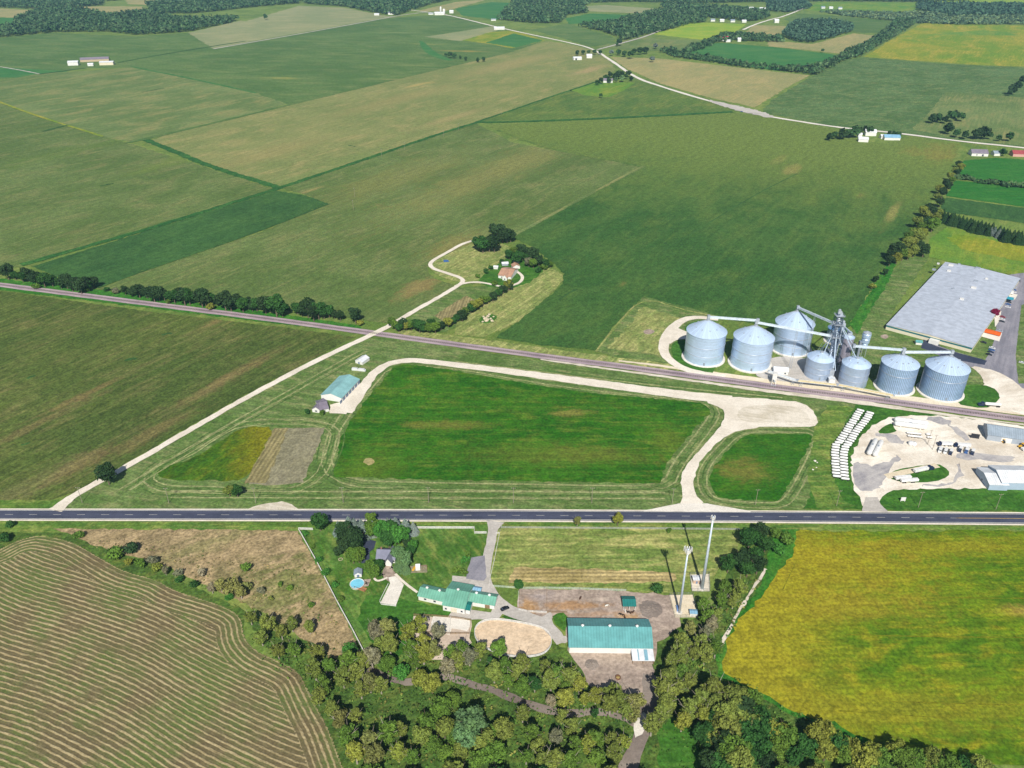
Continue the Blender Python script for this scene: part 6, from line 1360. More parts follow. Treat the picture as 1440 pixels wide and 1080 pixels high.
fence('short white rail fence left of the dark roadside tree', [(420.5, 745), (440, 745.5)], 1.5, rw=.16, rails=(.35, .8, 1.25, 1.5))
fence('white rail fence between the lawn and the highway verge', [(586, 743.5), (667, 743.5), (667, 750.5), (684, 750.5)], 1.5, rw=.16, rails=(.35, .8, 1.25, 1.5))
fence('white rail fence along the right side of the gravel drive', [(697.5, 751), (702.5, 751), (704, 743), (696, 785), (689, 815), (688, 824)], 1.4)
fence('grey rail fence between the hay strip and the highway', [(705, 743), (900, 744.2), (1040, 745.5)], 1.4, mat=paint('grey_rail', 'a9aca6', .7))
fence('pale rail fence along the near edge of the hay strip', [(694, 825.5), (728, 828), (738, 828.3), (766, 828), (815, 829), (880, 831.5)], 1.4, mat=paint('pale_green_rail', 'b5c4b5', .7))
ar = chaikin([at(*p) for p in [(668, 880), (690, 871), (730, 876), (765, 884), (776, 896), (775, 912), (760, 924), (720, 926), (685, 915), (667, 900)]], 2)
fence('white rail fence round the sandy riding arena', ar, 1.4, 2.4, world=True, closed=True, rw=.18, rails=(.4, .85, 1.3, 1.45))
fence('white rail fence round the orange dirt pen', [(729, 834), (728.5, 858), (742, 861), (768.5, 862.5)], 1.4, rw=.1)
fence('dark rail fence dividing the dirt paddocks', [(769, 829), (769, 862)], 1.3, mat=P_WOOD)
fence('timber rail fence from the pens to the riding barn', [(770, 862), (797, 862.5)], 1.3, mat=P_WOOD)
fence('timber rail fence round the pale stable yards', [(582, 866), (606, 867), (634, 869), (662, 873), (660, 892), (634, 892), (606, 891), (577, 890)], 1.3, mat=P_WOOD)
fence('white rail dividing the two pale stable yards', [(634, 869.5), (632, 891)], 1.3)
fence('white kerb fence along the left side of the concrete court', [(546, 822), (534, 846), (536, 850.5), (557, 853)], .9, rw=.16, rails=(.3, .7))
CH = paint('chain_link', '9aa4a4', .5, .4)
fence('chain link fence round the shorter phone mast', [(941, 838), (974, 837), (981, 869), (949, 869)], 2.0, 2.6, CH, (.1, 1.0, 2.0), closed=True, name='chain_fence', mesh=True, rw=.04, pw=.08)
fence('chain link fence round the tallest phone mast', [(970, 809), (997, 808), (998, 832), (973, 832)], 2.0, 2.6, CH, (.1, 1.0, 2.0), closed=True, name='chain_fence', mesh=True, rw=.04, pw=.08)
# ================================================================ railway track
rt = thing('railway_track', 'single railway track on pinkish ballast crossing the view', 'railway track', (0, 0, 0))
RC = chaikin([at(*p) for p in RAIL], 1, False)
for sgn in (-1, 1):
    vs, fs = [], []; prev = None
    for i, p in enumerate(RC):
        t = (RC[min(i+1, len(RC)-1)]-RC[max(i-1, 0)]).normalized(); n_ = Vector((-t.y, t.x, 0)); c = p+n_*sgn*.75
        for dx, z in ((-.09, .5), (.09, .5), (.09, .75), (-.09, .75)): vs.append(tuple(c+n_*dx+Vector((0, 0, z))))
        if i:
            k = 4*i
            for j in range(4): fs.append((k-4+j, k-4+(j+1) % 4, k+(j+1) % 4, k+j))
    me = bpy.data.meshes.new('rail'); me.from_pydata(vs, [], fs); me.update(); link('rail', me, paint('rail_steel', '6f6765', .4, .5), rt)
sl_ = resample(RC, 1.6, False); bm = BM()
for i, p in enumerate(sl_):
    if i+1 < len(sl_) and p.length < 900:
        t = (sl_[i+1]-p).normalized(); n_ = Vector((-t.y, t.x, 0)); beam(bm, p+n_*1.3+Vector((0, 0, .5)), p-n_*1.3+Vector((0, 0, .5)), .25, .12)
tag(obj('sleepers', bm, paint('sleeper_wood', '5d5350', .9), rt), kind='stuff')
# ================================================================ utility poles
def util_pole():
    o = thing('utility_pole', '', 'utility pole', (0, 0, 0), 0, 'utility poles')
    bm = BM(); rod(bm, (0, 0, 0), (0, 0, 11.5), .17, 7, .11); obj('pole', bm, P_POLE, o)
    bm = BM(); beam(bm, (-1.2, .1, 10.8), (1.2, .1, 10.8), .12, .14); obj('crossarm', bm, P_POLE, o)
    bm = BM()
    for x in (-1.05, 0, 1.05): lathe(bm, [(.07, 10.88), (.09, 11.0), (.04, 11.15)], 6, (x, .1, 0))
    obj('insulator', bm, P_WHITE, o)
    return o
ORD = ['first', 'second', 'third', 'fourth', 'fifth', 'sixth', 'seventh', 'eighth', 'ninth', 'tenth', 'eleventh', 'twelfth', 'thirteenth', 'fourteenth', 'fifteenth', 'sixteenth', 'seventeenth', 'eighteenth', 'nineteenth', 'twentieth', 'twenty first', 'twenty second', 'twenty third', 'twenty fourth', 'twenty fifth', 'twenty sixth', 'twenty seventh', 'twenty eighth', 'twenty ninth', 'thirtieth', 'thirty first', 'thirty second', 'thirty third', 'thirty fourth', 'thirty fifth']
up0 = util_pole(); first = True
hp = [(116, 707.5), (238, 708.5), (360, 708), (483, 707.5), (603, 707.5), (722, 708), (832, 708), (945, 709), (1062, 710.5), (1176, 712), (1291, 714), (1400, 717)]
for i, (x, y) in enumerate(hp):
    o = up0 if first else copy_tree(up0); first = False
    o.location = at(x, y); o['label'] = 'wooden utility pole on the highway verge, %s from the white gravel lane' % ORD[i]
for i, (x, y) in enumerate([(499, 277), (497, 295), (537, 221), (569, 211), (624, 193), (645, 184), (705, 161)]):
    o = copy_tree(up0); o.location = at(x, y); o.rotation_euler.z = A_LANE
    o['label'] = 'pale utility pole in the bean fields, %s nearest the salmon roofed farmhouse' % ORD[[1, 0, 2, 3, 4, 5, 6][i]]
for i, (x, y) in enumerate(((1311, 633), (1304, 626))):
    o = copy_tree(up0); o.location = at(x, y); o['label'] = ('tall pole in the gravel yard beside the parked tender trucks', 'tall pole in the gravel yard beside the small tank row')[i]
# ================================================================ vehicles
def prism(bm, prof, y0, y1):
    """side profile (x, z) pulled across the width"""
    a = [bm.verts.new((x, y0, z)) for x, z in prof]; b = [bm.verts.new((x, y1, z)) for x, z in prof]
    n = len(prof); bm.faces.new(a); bm.faces.new(b[::-1])
    for k in range(n): bm.faces.new((a[k], a[(k+1) % n], b[(k+1) % n], b[k]))
def wheel(parent, x, y, r, w_=.24):
    bm = BM(); rod(bm, (x, y-w_/2, r), (x, y+w_/2, r), r, 14); return obj('wheel', bm, P_BLACK, parent)
def make_car(van=False):
    o = thing('parked_car' if not van else 'parked_van', '', 'car' if not van else 'van', (0, 0, 0))
    bm = BM()
    if van: prism(bm, [(-2.6, .35), (2.6, .35), (2.6, 1.0), (2.2, 1.25), (1.7, 2.05), (-2.55, 2.15), (-2.6, 1.0)], -.95, .95)
    else: prism(bm, [(-2.25, .32), (2.25, .32), (2.28, .7), (1.3, .92), (.55, 1.42), (-1.15, 1.45), (-1.85, 1.0), (-2.25, .92)], -.88, .88)
    bmesh.ops.bevel(bm, geom=list(bm.edges), offset=.07, segments=2, affect='EDGES')
    b = obj('body', bm, None, o, False)
    bm = BM()
    if van: prism(bm, [(2.14, 1.3), (1.74, 2.0), (1.6, 2.0), (1.95, 1.3)], -.8, .8)
    else:
        for s in (-1, 1): box(bm, -1.2, .7, s*.885-.01, s*.885+.01, 1.0, 1.33)
        prism(bm, [(1.24, 1.0), (.62, 1.4), (.56, 1.36), (1.18, .95)], -.74, .74); prism(bm, [(-1.78, 1.08), (-1.22, 1.43), (-1.18, 1.38), (-1.72, 1.03)], -.74, .74)
    obj('glass', bm, P_GLASS, o)
    for x in (-1.4, 1.45):
        for y in (-.82, .82): wheel(o, x*(1.15 if van else 1), y, .34)
    bm = BM()
    for y in (-.62, .62): box(bm, 2.24 if not van else 2.58, 2.31 if not van else 2.64, y-.17, y+.17, .58, .74)
    obj('headlight', bm, P_WHITE, o)
    return o
CARM = {k: paint('car_paint_'+k, c, .25, .1, .03, .6, .6) for k, c in dict(white='d9dadb', black='1d1f24', navy='222f4e', blue='3f639b', silver='a7adb6', red='8c1f26').items()}
carp = make_car(); vanp = make_car(True); used = {}
def put(protoo, x, y, deg, col, label, group=None, slot='body'):
    o = copy_tree(protoo); o.location = at(x, y); o.rotation_euler = (0, 0, math.radians(deg))
    for ch in o.children:
        if ch.name.startswith(slot):
            ch.data = BODY.setdefault((protoo.name, col), ch.data.copy())
            if not ch.data.materials: ch.data.materials.append(CARM[col])
            ch.data.materials[0] = CARM[col]
    o['label'] = label
    if group: o['group'] = group
    return o
BODY = {}
GC = 'cars in the warehouse car park'; dg = math.degrees(rowang((1246, 457), (1367, 489)))
WA = 'beside the warehouse'
for x, y, c, l in ((1418, 391, 'navy', 'navy car in the front row at the far end of the warehouse'), (1430, 392.5, 'navy', 'navy car in the second row at the far end of the warehouse'), (1431, 395.5, 'black', 'black car in the second row at the far end of the warehouse'),
                   (1426, 405, 'silver', 'silver car just above the white trailer dock'), (1425.5, 408.3, 'blue', 'blue car touching the white trailer dock'), (1425, 411.5, 'white', 'white car at the end of the white trailer dock'),
                   (1418, 425.5, 'black', 'black car above the maroon tree'), (1417.5, 429, 'blue', 'blue car beside the maroon tree'), (1417, 432.6, 'white', 'white car nearest the maroon tree'),
                   (1409.5, 446.5, 'red', 'red car below the maroon tree'), (1409, 450, 'white', 'white car below the red car'), (1408.5, 453, 'black', 'black car below the white and red cars'),
                   (1405.5, 466, 'silver', 'silver car at the end of the orange trailer'), (1383, 482.5, 'black', 'black car alone on the drive below the orange trailer'),
                   (1395, 490, 'white', 'white car at the top of the row near the warehouse corner'), (1394.3, 493, 'blue', 'blue car second in the row near the warehouse corner'), (1393, 496, 'navy', 'navy car third in the row near the warehouse corner'), (1390.5, 499.5, 'black', 'black car at the bottom of the row near the warehouse corner'), (1437, 511, 'white', 'white car parked on the grass at the right edge')):
    put(carp, x, y, dg, c, l, GC)
put(vanp, 500, 521, -8, 'white', 'left white van on the grass behind the pole barn', 'white vans by the pole barn'); put(vanp, 509.5, 522, -10, 'white', 'right white van on the grass behind the pole barn', 'white vans by the pole barn')
put(carp, 1043, 157.5, -20, 'blue', 'blue car on the far road where the gravel widens')
put(vanp, 627.5, 368.5, 10, 'blue', 'blue van on the rough grass inside the gravel lane bend')
put(carp, 710, 857, 30, 'black', 'black car on the grey drive near the horse barn')
for p_ in (carp, vanp):
    for ch in list(p_.children): bpy.data.objects.remove(ch)
    bpy.data.objects.remove(p_)
# semi trailers and trucks
def trailer(label, x, y, deg, L=15.5, col='white', h=2.5, cab=None, group=None, W=2.55, zb=1.15, tank=False, ck=1.0):
    o = thing('semi_truck' if cab else 'semi_trailer', label, 'truck' if cab else 'trailer', at(x, y), math.radians(deg), group)
    bm = BM()
    if tank:
        tube_bm(bm, [Vector((-L/2, 0, zb+1.05)), Vector((-L/2+.5, 0, zb+1.05)), Vector((L/2-.5, 0, zb+1.05)), Vector((L/2, 0, zb+1.05))], [.6, 1.05, 1.05, .6], 18)
        obj('tank', bm, TRM[col], o, False)
    else:
        box(bm, -L/2, L/2, -W/2, W/2, zb, zb+h); bmesh.ops.bevel(bm, geom=list(bm.edges), offset=.08, segments=1, affect='EDGES'); obj('cargo_box', bm, TRM[col], o)
    bm = BM(); box(bm, -L/2+.2, L/2-.2, -.5, .5, .8, zb); obj('chassis', bm, P_BLACK, o)
    for xx in (-L/2+1.2, -L/2+2.5)+((L/2-2.0,) if cab else ()):
        for yy in (-1.05, 1.05): wheel(o, xx, yy, .52, .45)
    if cab:
        bm = BM(); prism(bm, [(L/2+.4*ck, .6), (L/2+4.2*ck, .6), (L/2+4.2*ck, 1.9), (L/2+2.5*ck, 2.1), (L/2+2.2*ck, 3.1-.6*(1-ck)), (L/2+.4*ck, 3.2-.6*(1-ck))], -1.1, 1.1); cb_ = obj('cab', bm, TRM[cab], o)
        bm = BM(); prism(bm, [(L/2+2.56*ck+.02, 2.13), (L/2+2.28*ck+.02, 2.75), (L/2+2.2*ck, 2.75), (L/2+2.48*ck, 2.13)], -1.05, 1.05); obj('windscreen', bm, P_GLASS, cb_)
        for yy in (-1.05, 1.05): wheel(o, L/2+3.4*ck, yy, .52, .35)
    else:
        bm = BM()
        for yy in (-.8, .8): box(bm, L/2-2.6, L/2-2.4, yy-.1, yy+.1, 0, zb)
        obj('landing_leg', bm, P_BLACK, o)
    return o
TRM = dict(white=paint('trailer_white', 'dcdcda', .4), orange=paint('orange_tarpaulin', 'd9601c', .6), navy=CARM['navy'], black=CARM['black'], blue=CARM['blue'], grey=paint('trailer_grey', '9aa0a6', .5), yellow=P_YEL, red=CARM['red'])
F([(1375, 461), (1409, 469), (1405, 481), (1373, 472)], 'concrete', 26, 'concrete_pad', 0, .05); F([(1400, 409), (1431, 415), (1427, 422), (1396, 414)], 'concrete', 26, 'concrete_pad', 0, .05)
F([(1398, 443), (1408, 438), (1405, 452), (1399, 461)], 'concrete', 26, 'concrete_pad', 0, .05)
trailer('orange tarpaulin semi trailer on the concrete pad beside the warehouse', 1391, 470, dg, 15.5, 'orange')
trailer('white semi trailer backed to the teal dock of the warehouse', 1412, 412.5, dg, 14, 'white')
trailer('white semi trailer with navy cab on the grass island of the yard', 1294, 663.5, 17, 10, 'white', 1.7, cab='navy', W=2.2)
trailer('white box trailer on the upper left of the grass island', 1269, 674.5, 8, 10, 'white', 1.5, W=2.1)
trailer('short white box trailer, lower left on the grass island', 1272, 678.5, 6, 5.4, 'white', 1.4, W=2.0)
trailer('short white box trailer, lower right on the grass island', 1284, 678, 6, 5.4, 'white', 1.4, W=2.0)
trailer('white tank truck with dark cab on the grass beyond the railway', 1395, 572, 172, 10.5, 'white', cab='navy', tank=True)
trailer('white box truck parked along the grey storage barn', 1401, 617, -7, 9.5, 'white', cab='grey')
trailer('white trailer with navy front behind the left tender trucks', 1330.5, 627, 177, 7, 'white', 1.7, cab='navy', ck=.55, W=2.2)
trailer('white trailer with navy front behind the right tender trucks', 1354.5, 629, 174, 8, 'white', 1.7, cab='navy', ck=.55, W=2.2)
for i, (x, y, cb_) in enumerate(((1322, 634, 'white'), (1329.5, 635.5, 'white'), (1337, 637, 'navy'), (1350, 633, 'navy'), (1359, 635, 'blue'), (1367.5, 637, 'navy'))):
    trailer('white tender truck in the gravel yard, %s from the left in its row' % ORD[i], x, y, 235, 5.0, 'white', 1.5, cab=cb_, ck=.5, group='tender trucks in the gravel yard', W=2.3).scale = (.82, .82, .9)
def tractor(label, x, y, deg, col):
    o = thing('tractor', label, 'tractor', at(x, y), math.radians(deg))
    bm = BM(); box(bm, .2, 2.6, -.5, .5, .9, 1.8); box(bm, -1.4, .2, -.6, .6, .8, 1.4); obj('body', bm, TRM[col], o)
    bm = BM(); prism(bm, [(-1.2, 1.4), (.3, 1.4), (.1, 2.8), (-1.1, 2.8)], -.7, .7); obj('cab', bm, P_GLASS, o)
    bm = BM(); box(bm, -1.3, .3, -.8, .8, 2.8, 2.95); obj('cab_roof', bm, TRM[col], o)
    for y_ in (-.95, .95): wheel(o, -.8, y_, .9, .5); wheel(o, 2.0, y_*.9, .6, .4)
tractor('yellow tractor in front of the grey storage barn door', 1411, 622.5, 30, 'yellow'); tractor('yellow tractor at the right end of the grey storage barn', 1436, 629, 200, 'yellow')
trailer('low white sprayer trailer behind the right yellow tractor', 1441, 634, 190, 5, 'white', 1.2)
# big horizontal storage tanks
def htank(label, x, y, deg, L, r):
    o = thing('storage_tank', label, 'tank', at(x, y), math.radians(deg), 'long storage tanks')
    bm = BM(); z = r+.9
    tube_bm(bm, [Vector((t, 0, z)) for t in (-L/2, -L/2+.15*r, -L/2+.45*r, -L/2+r*.9, L/2-.9*r, L/2-.45*r, L/2-.15*r, L/2)], [r*.25, r*.62, r*.88, r, r, r*.88, r*.62, r*.25], 28)
    obj('tank_shell', bm, TRM['white'], o, True)
    for x_ in (-L*.3, L*.3):
        bm = BM(); box(bm, x_-.4, x_+.4, -r*.8, r*.8, 0, z-r*.55); obj('saddle', bm, P_CONC, o)
    bm = BM(); box(bm, -1, 1, -.4, .4, z+r-.1, z+r+.15); rod(bm, (0, 0, z+r), (0, 0, z+r+.9), .12, 6); obj('valve', bm, P_STEEL, o)
htank('long white storage tank, left of the upright looking pair', 1225.5, 632.5, 56, 19, 1.6); htank('long white storage tank, right of the upright looking pair', 1233.5, 634.5, 56, 19, 1.6)
htank('long white storage tank lying nearest the railway', 1280, 597, -15, 21, 1.7); htank('long white storage tank lying just yard side of its twin', 1279, 602.5, -15, 20, 1.7)
# rows of small white nurse tank wagons
def tank_wagon():
    o = thing('tank_wagon', '', 'tank wagon', (0, 0, 0), 0, 'white tank wagons parked in two rows')
    bm = BM(); L = 4.9; r = .74; z = 1.65
    tube_bm(bm, [Vector((t, 0, z)) for t in (-L/2, -L/2+.2, -L/2+.6, L/2-.6, L/2-.2, L/2)], [.25, .6, r, r, .6, .25], 14); obj('tank', bm, TRM['white'], o, True)
    bm = BM(); box(bm, -2, 2, -.45, .45, .7, .9); beam(bm, (2, 0, .8), (3.4, 0, .5), .12, .12); obj('chassis', bm, P_BLACK, o)
    for x in (-1.5, 1.5):
        for y in (-.7, .7): wheel(o, x, y, .36, .25)
    return o
tw0 = tank_wagon(); first = True
la = [(1209.3, 579.8), (1206, 585), (1199, 595), (1191.5, 606.5), (1185.5, 616), (1177.5, 626.5), (1175.8, 628), (1173.8, 640), (1174.5, 655), (1176, 672.5)]
def along(pts, n):
    P = [at(*p) for p in pts]; L = [0]
    for a, b in zip(P, P[1:]): L.append(L[-1]+(b-a).length)
    out = []
    for i in range(n):
        s = L[-1]*i/(n-1); k = max(j for j in range(len(L)) if L[j] <= s+1e-6); k = min(k, len(P)-2)
        t = P[k].lerp(P[k+1], (s-L[k])/(L[k+1]-L[k])); out.append(t)
    return out
for col_, (off, nm) in enumerate(((0, 'column beside the mown verge'), (11.5, 'column beside the gravel yard'))):
    pts = [(x+off+(2.5 if y < 600 and col_ else 0), y+(3.4 if col_ else 0)) for x, y in la]
    pp = along(pts, 28)
    for i, p in enumerate(pp):
        o = tw0 if first else copy_tree(tw0); first = False
        o.location = p+Vector((random.uniform(-.35, .35), random.uniform(-.1, .1), 0)); o.rotation_euler.z = math.radians((-33 if i < 15 else -14)+random.uniform(-2, 2))
        o['label'] = 'small white tank wagon, %s from the railway in the %s' % (ORD[i], nm)
k = 0
for r_, y0 in ((0, 611), (1, 615.2)):
    for i in range(5):
        o = copy_tree(tw0); o.location = at(1277.5+4.6*i+r_*1.5+(9 if i > 3 else 0), y0+.5*i); o.rotation_euler.z = math.radians(-10+180*(i % 2)); o.scale = (.62, .85, .85)
        o['label'] = 'small white tank wagon, %s from the left in the %s short row of the yard' % (ORD[i], ('rear', 'front')[r_])
def vtank(label, x, y, r, h):
    o = thing('water_tank', label, 'tank', at(x, y)); bm = BM(); lathe(bm, [(r, 0), (r, h*.8), (r*.6, h*.95), (.3, h)], 18); obj('tank_shell', bm, TRM['white'], o, True)
    bm = BM(); lathe(bm, [(.35, h-.05), (.35, h+.2)], 10); obj('lid', bm, P_STEEL, o)
vtank('round white upright tank, left of two in the open yard', 1280, 626, 1.6, 3); vtank('round white upright tank, right of two in the open yard', 1284.5, 627, 1.6, 3)
sg = thing('yard_sign', 'white roadside sign on the grass by the yard entrance', 'sign', at(1269, 706)); bm = BM(); box(bm, -1.4, 1.4, -.12, .12, 1.0, 3.4); obj('board', bm, P_WHITE, sg)
for x in (-1.1, 1.1):
    bm = BM(); box(bm, x-.1, x+.1, -.1, .1, 0, 1.02); obj('post', bm, P_WHITE, sg)
# ================================================================ stones, horses, garden things
def rocks(name, label, cat, pts, mat, r):
    o = thing(name, label, cat, at(*pts[0]))
    for x, y, s in [(p[0], p[1], p[2] if len(p) > 2 else 1) for p in pts]:
        bm = BM(); bmesh.ops.create_icosphere(bm, subdivisions=2, radius=r*s)
        for v_ in bm.verts: v_.co *= random.uniform(.8, 1.15); v_.co.z = v_.co.z*.7+r*s*.4
        q = at(x, y)-o.location; bmesh.ops.translate(bm, verts=bm.verts, vec=q); obj('boulder', bm, mat, o)
rocks('stone_heap', 'heap of pale boulders in a green patch of the mown strip', 'stone heap', [(682, 449, 1.2), (686, 446), (690, 449, .8), (684, 452, 1.1), (679, 453, .7), (692, 452, .9), (688, 443, .8), (694, 446, .6), (680, 446, .7), (686, 450, .9)], paint('boulder_stone', 'c3b59c', .9), 1.6)
rocks('stone_heap', 'few white blocks on the grass left of the tank wagons', 'stone heap', [(1146, 649), (1149, 651, .7), (1143, 661, .8), (1148, 658, .6)], P_CONC, .9)
def horse(label, px, py, deg, col, graze=False):
    p = at(px, py)
    bm = BM(); vs = []
    J = [((0, 0, 1.25), .33), ((.45, 0, 1.28), .34), ((-.5, 0, 1.27), .36), ((.8, 0, 1.4), .24), ((1.1, 0, 1.75 if not graze else 1.05), .16), ((1.3, 0, 1.95 if not graze else .65), .13), ((1.55, 0, 1.78 if not graze else .35), .10),
         ((-.85, 0, 1.3), .14), ((-1.0, 0, .8), .06)]
    E = [(0, 1), (0, 2), (1, 3), (3, 4), (4, 5), (5, 6), (2, 7), (7, 8)]
    for sx, sy in ((.5, .2), (.5, -.2), (-.6, .2), (-.6, -.2)):
        k = len(J); f = sx > 0
        J += [((sx, sy, 1.0), .17 if f else .2), ((sx+(.03 if f else .1), sy, .62), .1), ((sx-(.02 if f else .12), sy, .5 if not f else .4), .08), ((sx-(0 if f else .06), sy, .12), .065), ((sx+.06, sy, .03), .085)]
        E += [(1 if f else 2, k), (k, k+1), (k+1, k+2), (k+2, k+3), (k+3, k+4)]
    v = [bm.verts.new(j[0]) for j in J]
    for a, b in E: bm.edges.new((v[a], v[b]))
    me = bpy.data.meshes.new('horse'); bm.to_mesh(me); bm.free()
    o = link('horse', me, paint('horse_coat_'+col, dict(black='2a2320', brown='4d3322', white='d8d2c8')[col], .6)); o.location = p; o.rotation_euler.z = math.radians(deg)
    m = o.modifiers.new('skin', 'SKIN'); m.use_smooth_shade = True; o.modifiers.new('sub', 'SUBSURF').levels = 1; o.modifiers['sub'].render_levels = 1
    for i, sv in enumerate(o.data.skin_vertices[0].data): sv.radius = (J[i][1], J[i][1]); sv.use_root = i == 0
    tag(o, label, 'horse', 'horses in the dirt paddock')
    bm = BM(); prism(bm, [(.75, 1.55), (.95, 1.8), (1.2, 2.05 if not graze else 1.0), (1.1, 1.7 if not graze else 1.15), (.85, 1.5)], -.05, .05); obj('mane', bm, P_BLACK, o)
horse('black horse standing crosswise below the dark teal shed', 884, 863, 170, 'black'); horse('dark brown horse standing close right of the black one', 888.5, 863.5, 20, 'brown')
horse('brown horse nearest the riding barn wall', 878.5, 870.5, 100, 'brown'); horse('dark horse standing left of the shed horses', 873.5, 866, 160, 'black', True)
horse('white horse under the front of the dark teal shed', 879, 861.5, 95, 'white'); horse('white horse alone in the middle of the dirt paddock', 853, 853.5, 15, 'white', True); horse('brown horse alone in the upper dirt paddock', 816, 843, 60, 'brown', True)
def table_set(label, x, y, rad=1.25, par=None):
    o = thing('garden_table', label, 'table', at(x, y)); bm = BM(); lathe(bm, [(.6, .7), (.6, .76)], 16); obj('tabletop', bm, P_BLACK, o)
    bm = BM(); rod(bm, (0, 0, 0), (0, 0, .7), .06, 6); lathe(bm, [(.35, 0), (.35, .05)], 12); obj('leg', bm, P_BLACK, o)
    for k in range(4):
        a = k*PI/2+.4; M4 = Matrix.Rotation(a, 4, 'Z') @ Matrix.Translation((1.0, 0, 0))
        bm = BM(); box(bm, -.22, .22, -.22, .22, .4, .46, M4); box(bm, .18, .24, -.22, .22, .46, .95, M4)
        for sx in (-.18, .18):
            for sy in (-.18, .18): box(bm, sx-.03, sx+.03, sy-.03, sy+.03, 0, .4, M4)
        c_ = obj('garden_chair', bm, P_BLACK, None); c_.location = o.location
        tag(c_, 'black garden chair at the table %s, %s side' % (label.split(' on ')[1] if ' on ' in label else 'there', ('right', 'back', 'left', 'front')[k]), 'chair', 'garden chairs')
table_set('black garden table on the patio right side', 551.5, 799.5); table_set('black garden table on the patio left side', 538, 809.5); table_set('black garden table on the pool paving', 515.5, 821.5)
o = thing('fire_pit', 'round stone fire pit on the lawn by yellow green tree', 'fire pit', at(479, 787)); bm = BM(); lathe(bm, [(1.2, 0), (1.2, .35), (.85, .35), (.85, .05)], 18, cap=False); obj('stone_ring', bm, paint('fire_pit_stone', 'b5a58c', .9), o); bm = BM(); lathe(bm, [(.84, .02), (.84, .06)], 16); obj('ash', bm, P_DARK, o)
o = thing('round_bale_feeder', 'dark round hay ring in the dirt below riding barn', 'hay ring', at(869, 954)); bm = BM(); lathe(bm, [(1.2, 0), (1.2, 1.1), (1.1, 1.1), (1.1, 0)], 20, cap=False); obj('ring', bm, P_RUST, o); bm = BM(); lathe(bm, [(1.0, 0), (.95, .6), (.4, .9)], 16); obj('hay', bm, paint('hay_bale', 'a08a58', .95), o)
def mound(name, label, px, py, r, h, mat):
    p = at(px, py); bm = BM(); rngs = 10; seg = 26; prof = [(r*(1-t)**.8, h*t**1.2) for t in np.linspace(0, 1, rngs)]
    lathe(bm, prof, seg, cap=False)
    for v_ in bm.verts: v_.co.x *= random.uniform(.9, 1.1); v_.co.y *= random.uniform(.9, 1.1); v_.co.z *= random.uniform(.8, 1.2)
    bmesh.ops.translate(bm, verts=bm.verts, vec=p); o = obj(name, bm, mat); return tag(o, label, 'heap')
mound('muck_heap', 'dark muck heap in the dirt below the riding barn', 832, 935, 4.0, 1.4, M['creek'])
mound('muck_heap', 'broad low grey muck heap beside the shorter mast', 915, 857, 8.0, 1.0, M['creek'])
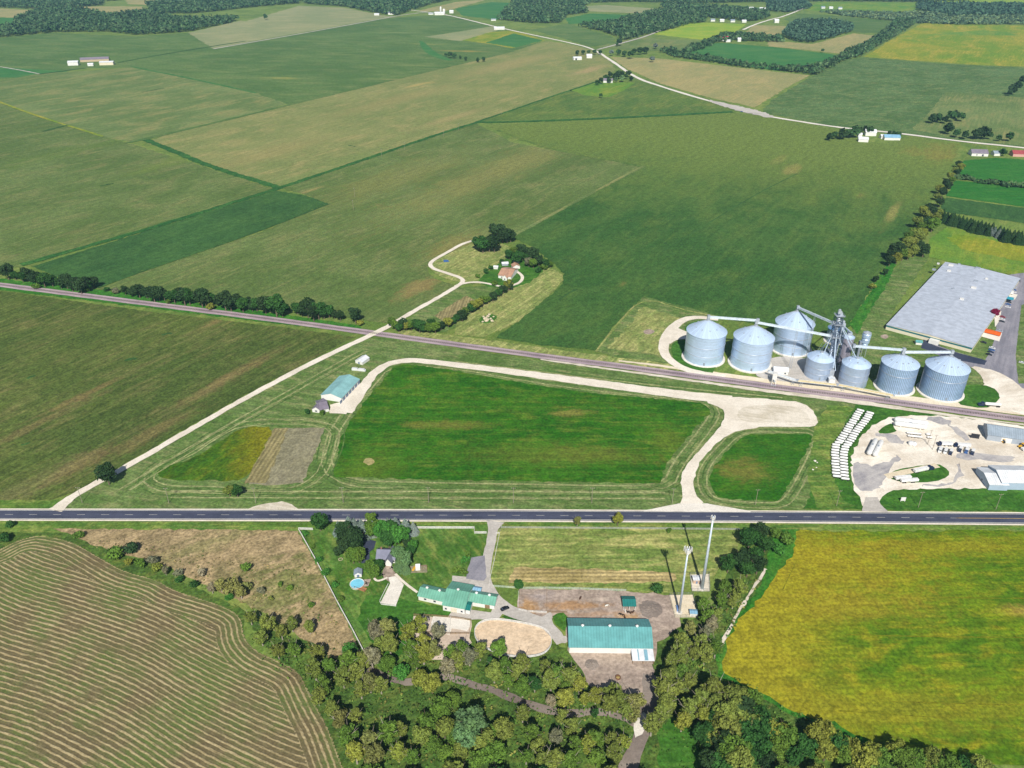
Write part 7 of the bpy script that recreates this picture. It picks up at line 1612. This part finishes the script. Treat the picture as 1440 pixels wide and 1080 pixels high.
# ================================================================ say which tree is which
LM = [(at(x, y), n) for x, y, n in ((859, 890, 'the teal riding barn'), (640, 838, 'the sea green horse barn'), (721, 898, 'the sandy riding arena'), (955, 862, 'the shorter phone mast'), (987, 828, 'the tallest phone mast'), (542, 778, 'the slate roofed house'), (502, 823, 'the round pool'), (552, 836, 'the concrete court'),
    (513, 920, 'the lower white fence end'), (432, 970, 'the striped hay field corner'), (897, 1020, 'the pale dirt track stones'), (1015, 935, 'the yellow field left corner'), (1205, 1036, 'the lower edge of the yellow field'), (1440, 1078, 'the lower right view corner'), (482, 1080, 'the striped hay field tip'), (720, 1080, 'the bottom middle of the view'), (620, 947, 'the grey creek bed'), (815, 1003, 'the creek bed below the barn'), (840, 935, 'the dark muck heap'), (588, 801, 'the play set'),
    (545, 461, 'the railway crossing of the gravel lane'), (0, 381, 'the railway hedgerow left end'), (250, 432, 'the middle of the railway'), (710, 385, 'the salmon roofed farmhouse'), (672, 340, 'the end of the curling lane'), (760, 378, 'the rounded mown strip tip'), (1305, 362, 'the back corner of the warehouse'), (1246, 457, 'the front corner of the warehouse'), (1352, 204, 'the corner of the far road field'), (1440, 335, 'the right end of the conifer row'), (1320, 298, 'the left end of the conifer row'),
    (1223, 190, 'the middle distance white house'), (1375, 218, 'the purple roofed house'), (1440, 120, 'the upper right field corner'), (1346, 150, 'the pale striped field by the road'), (855, 116, 'the lilac roofed far house'), (820, 82, 'the far white shed at the road bend'), (885, 72, 'the fork of the far road'), (640, 80, 'the far green grass waterway'), (1075, 765, 'the top corner of the yellow field'), (449, 745, 'the upper white fence end'), (490, 742, 'the blue grey spruces'), (690, 770, 'the gravel drive'), (65, 752, 'the top of the striped hay field'), (245, 832, 'the edge of the striped hay field'), (150, 666, 'the gravel lane by the highway'), (345, 690, 'the bare grey plot'), (445, 575, 'the small purple roofed house'), (830, 731, 'the highway'), (1400, 440, 'the warehouse car park'), (1150, 1050, 'the thick lower right wood'), (1060, 1045, 'the dark lower wood'), (560, 1050, 'the lower left wood'), (650, 1035, 'the bluish green tree'), (970, 1000, 'the wood right of the dirt track'), (345, 870, 'the notch of the striped hay field'), (340, 800, 'the dry pasture'))]
KW = dict(loose_crown_tree='loose-crowned tree', broadleaf_tree='broadleaf tree', spruce_tree='spruce', blue_spruce='spruce', shrub='shrub')
GR = dict(loose_crown_tree='loose-crowned trees in the creek wood and hedges', broadleaf_tree='broadleaf trees', spruce_tree='spruces', blue_spruce='blue grey spruces by the highway', shrub='shrubs')
rank = {}
for li, (q, n) in enumerate(LM):
    for nm in KW:
        idx = sorted((i for i, t in enumerate(TREES) if t[2] == nm), key=lambda i: (TREES[i][3]-q).length)
        for r, i in enumerate(idx[:34]):
            if i not in rank or r < rank[i][0]: rank[i] = (r, li)
for i, (o, col, nm, p) in enumerate(TREES):
    r, li = rank.get(i, (0, 0))
    o['label'] = '%s %s, %s nearest to %s' % (CNAME[col], KW[nm], ORD[r] if r else 'the one', LM[li][1])
    o['category'] = 'shrub' if nm == 'shrub' else 'tree'; o['group'] = GR[nm]
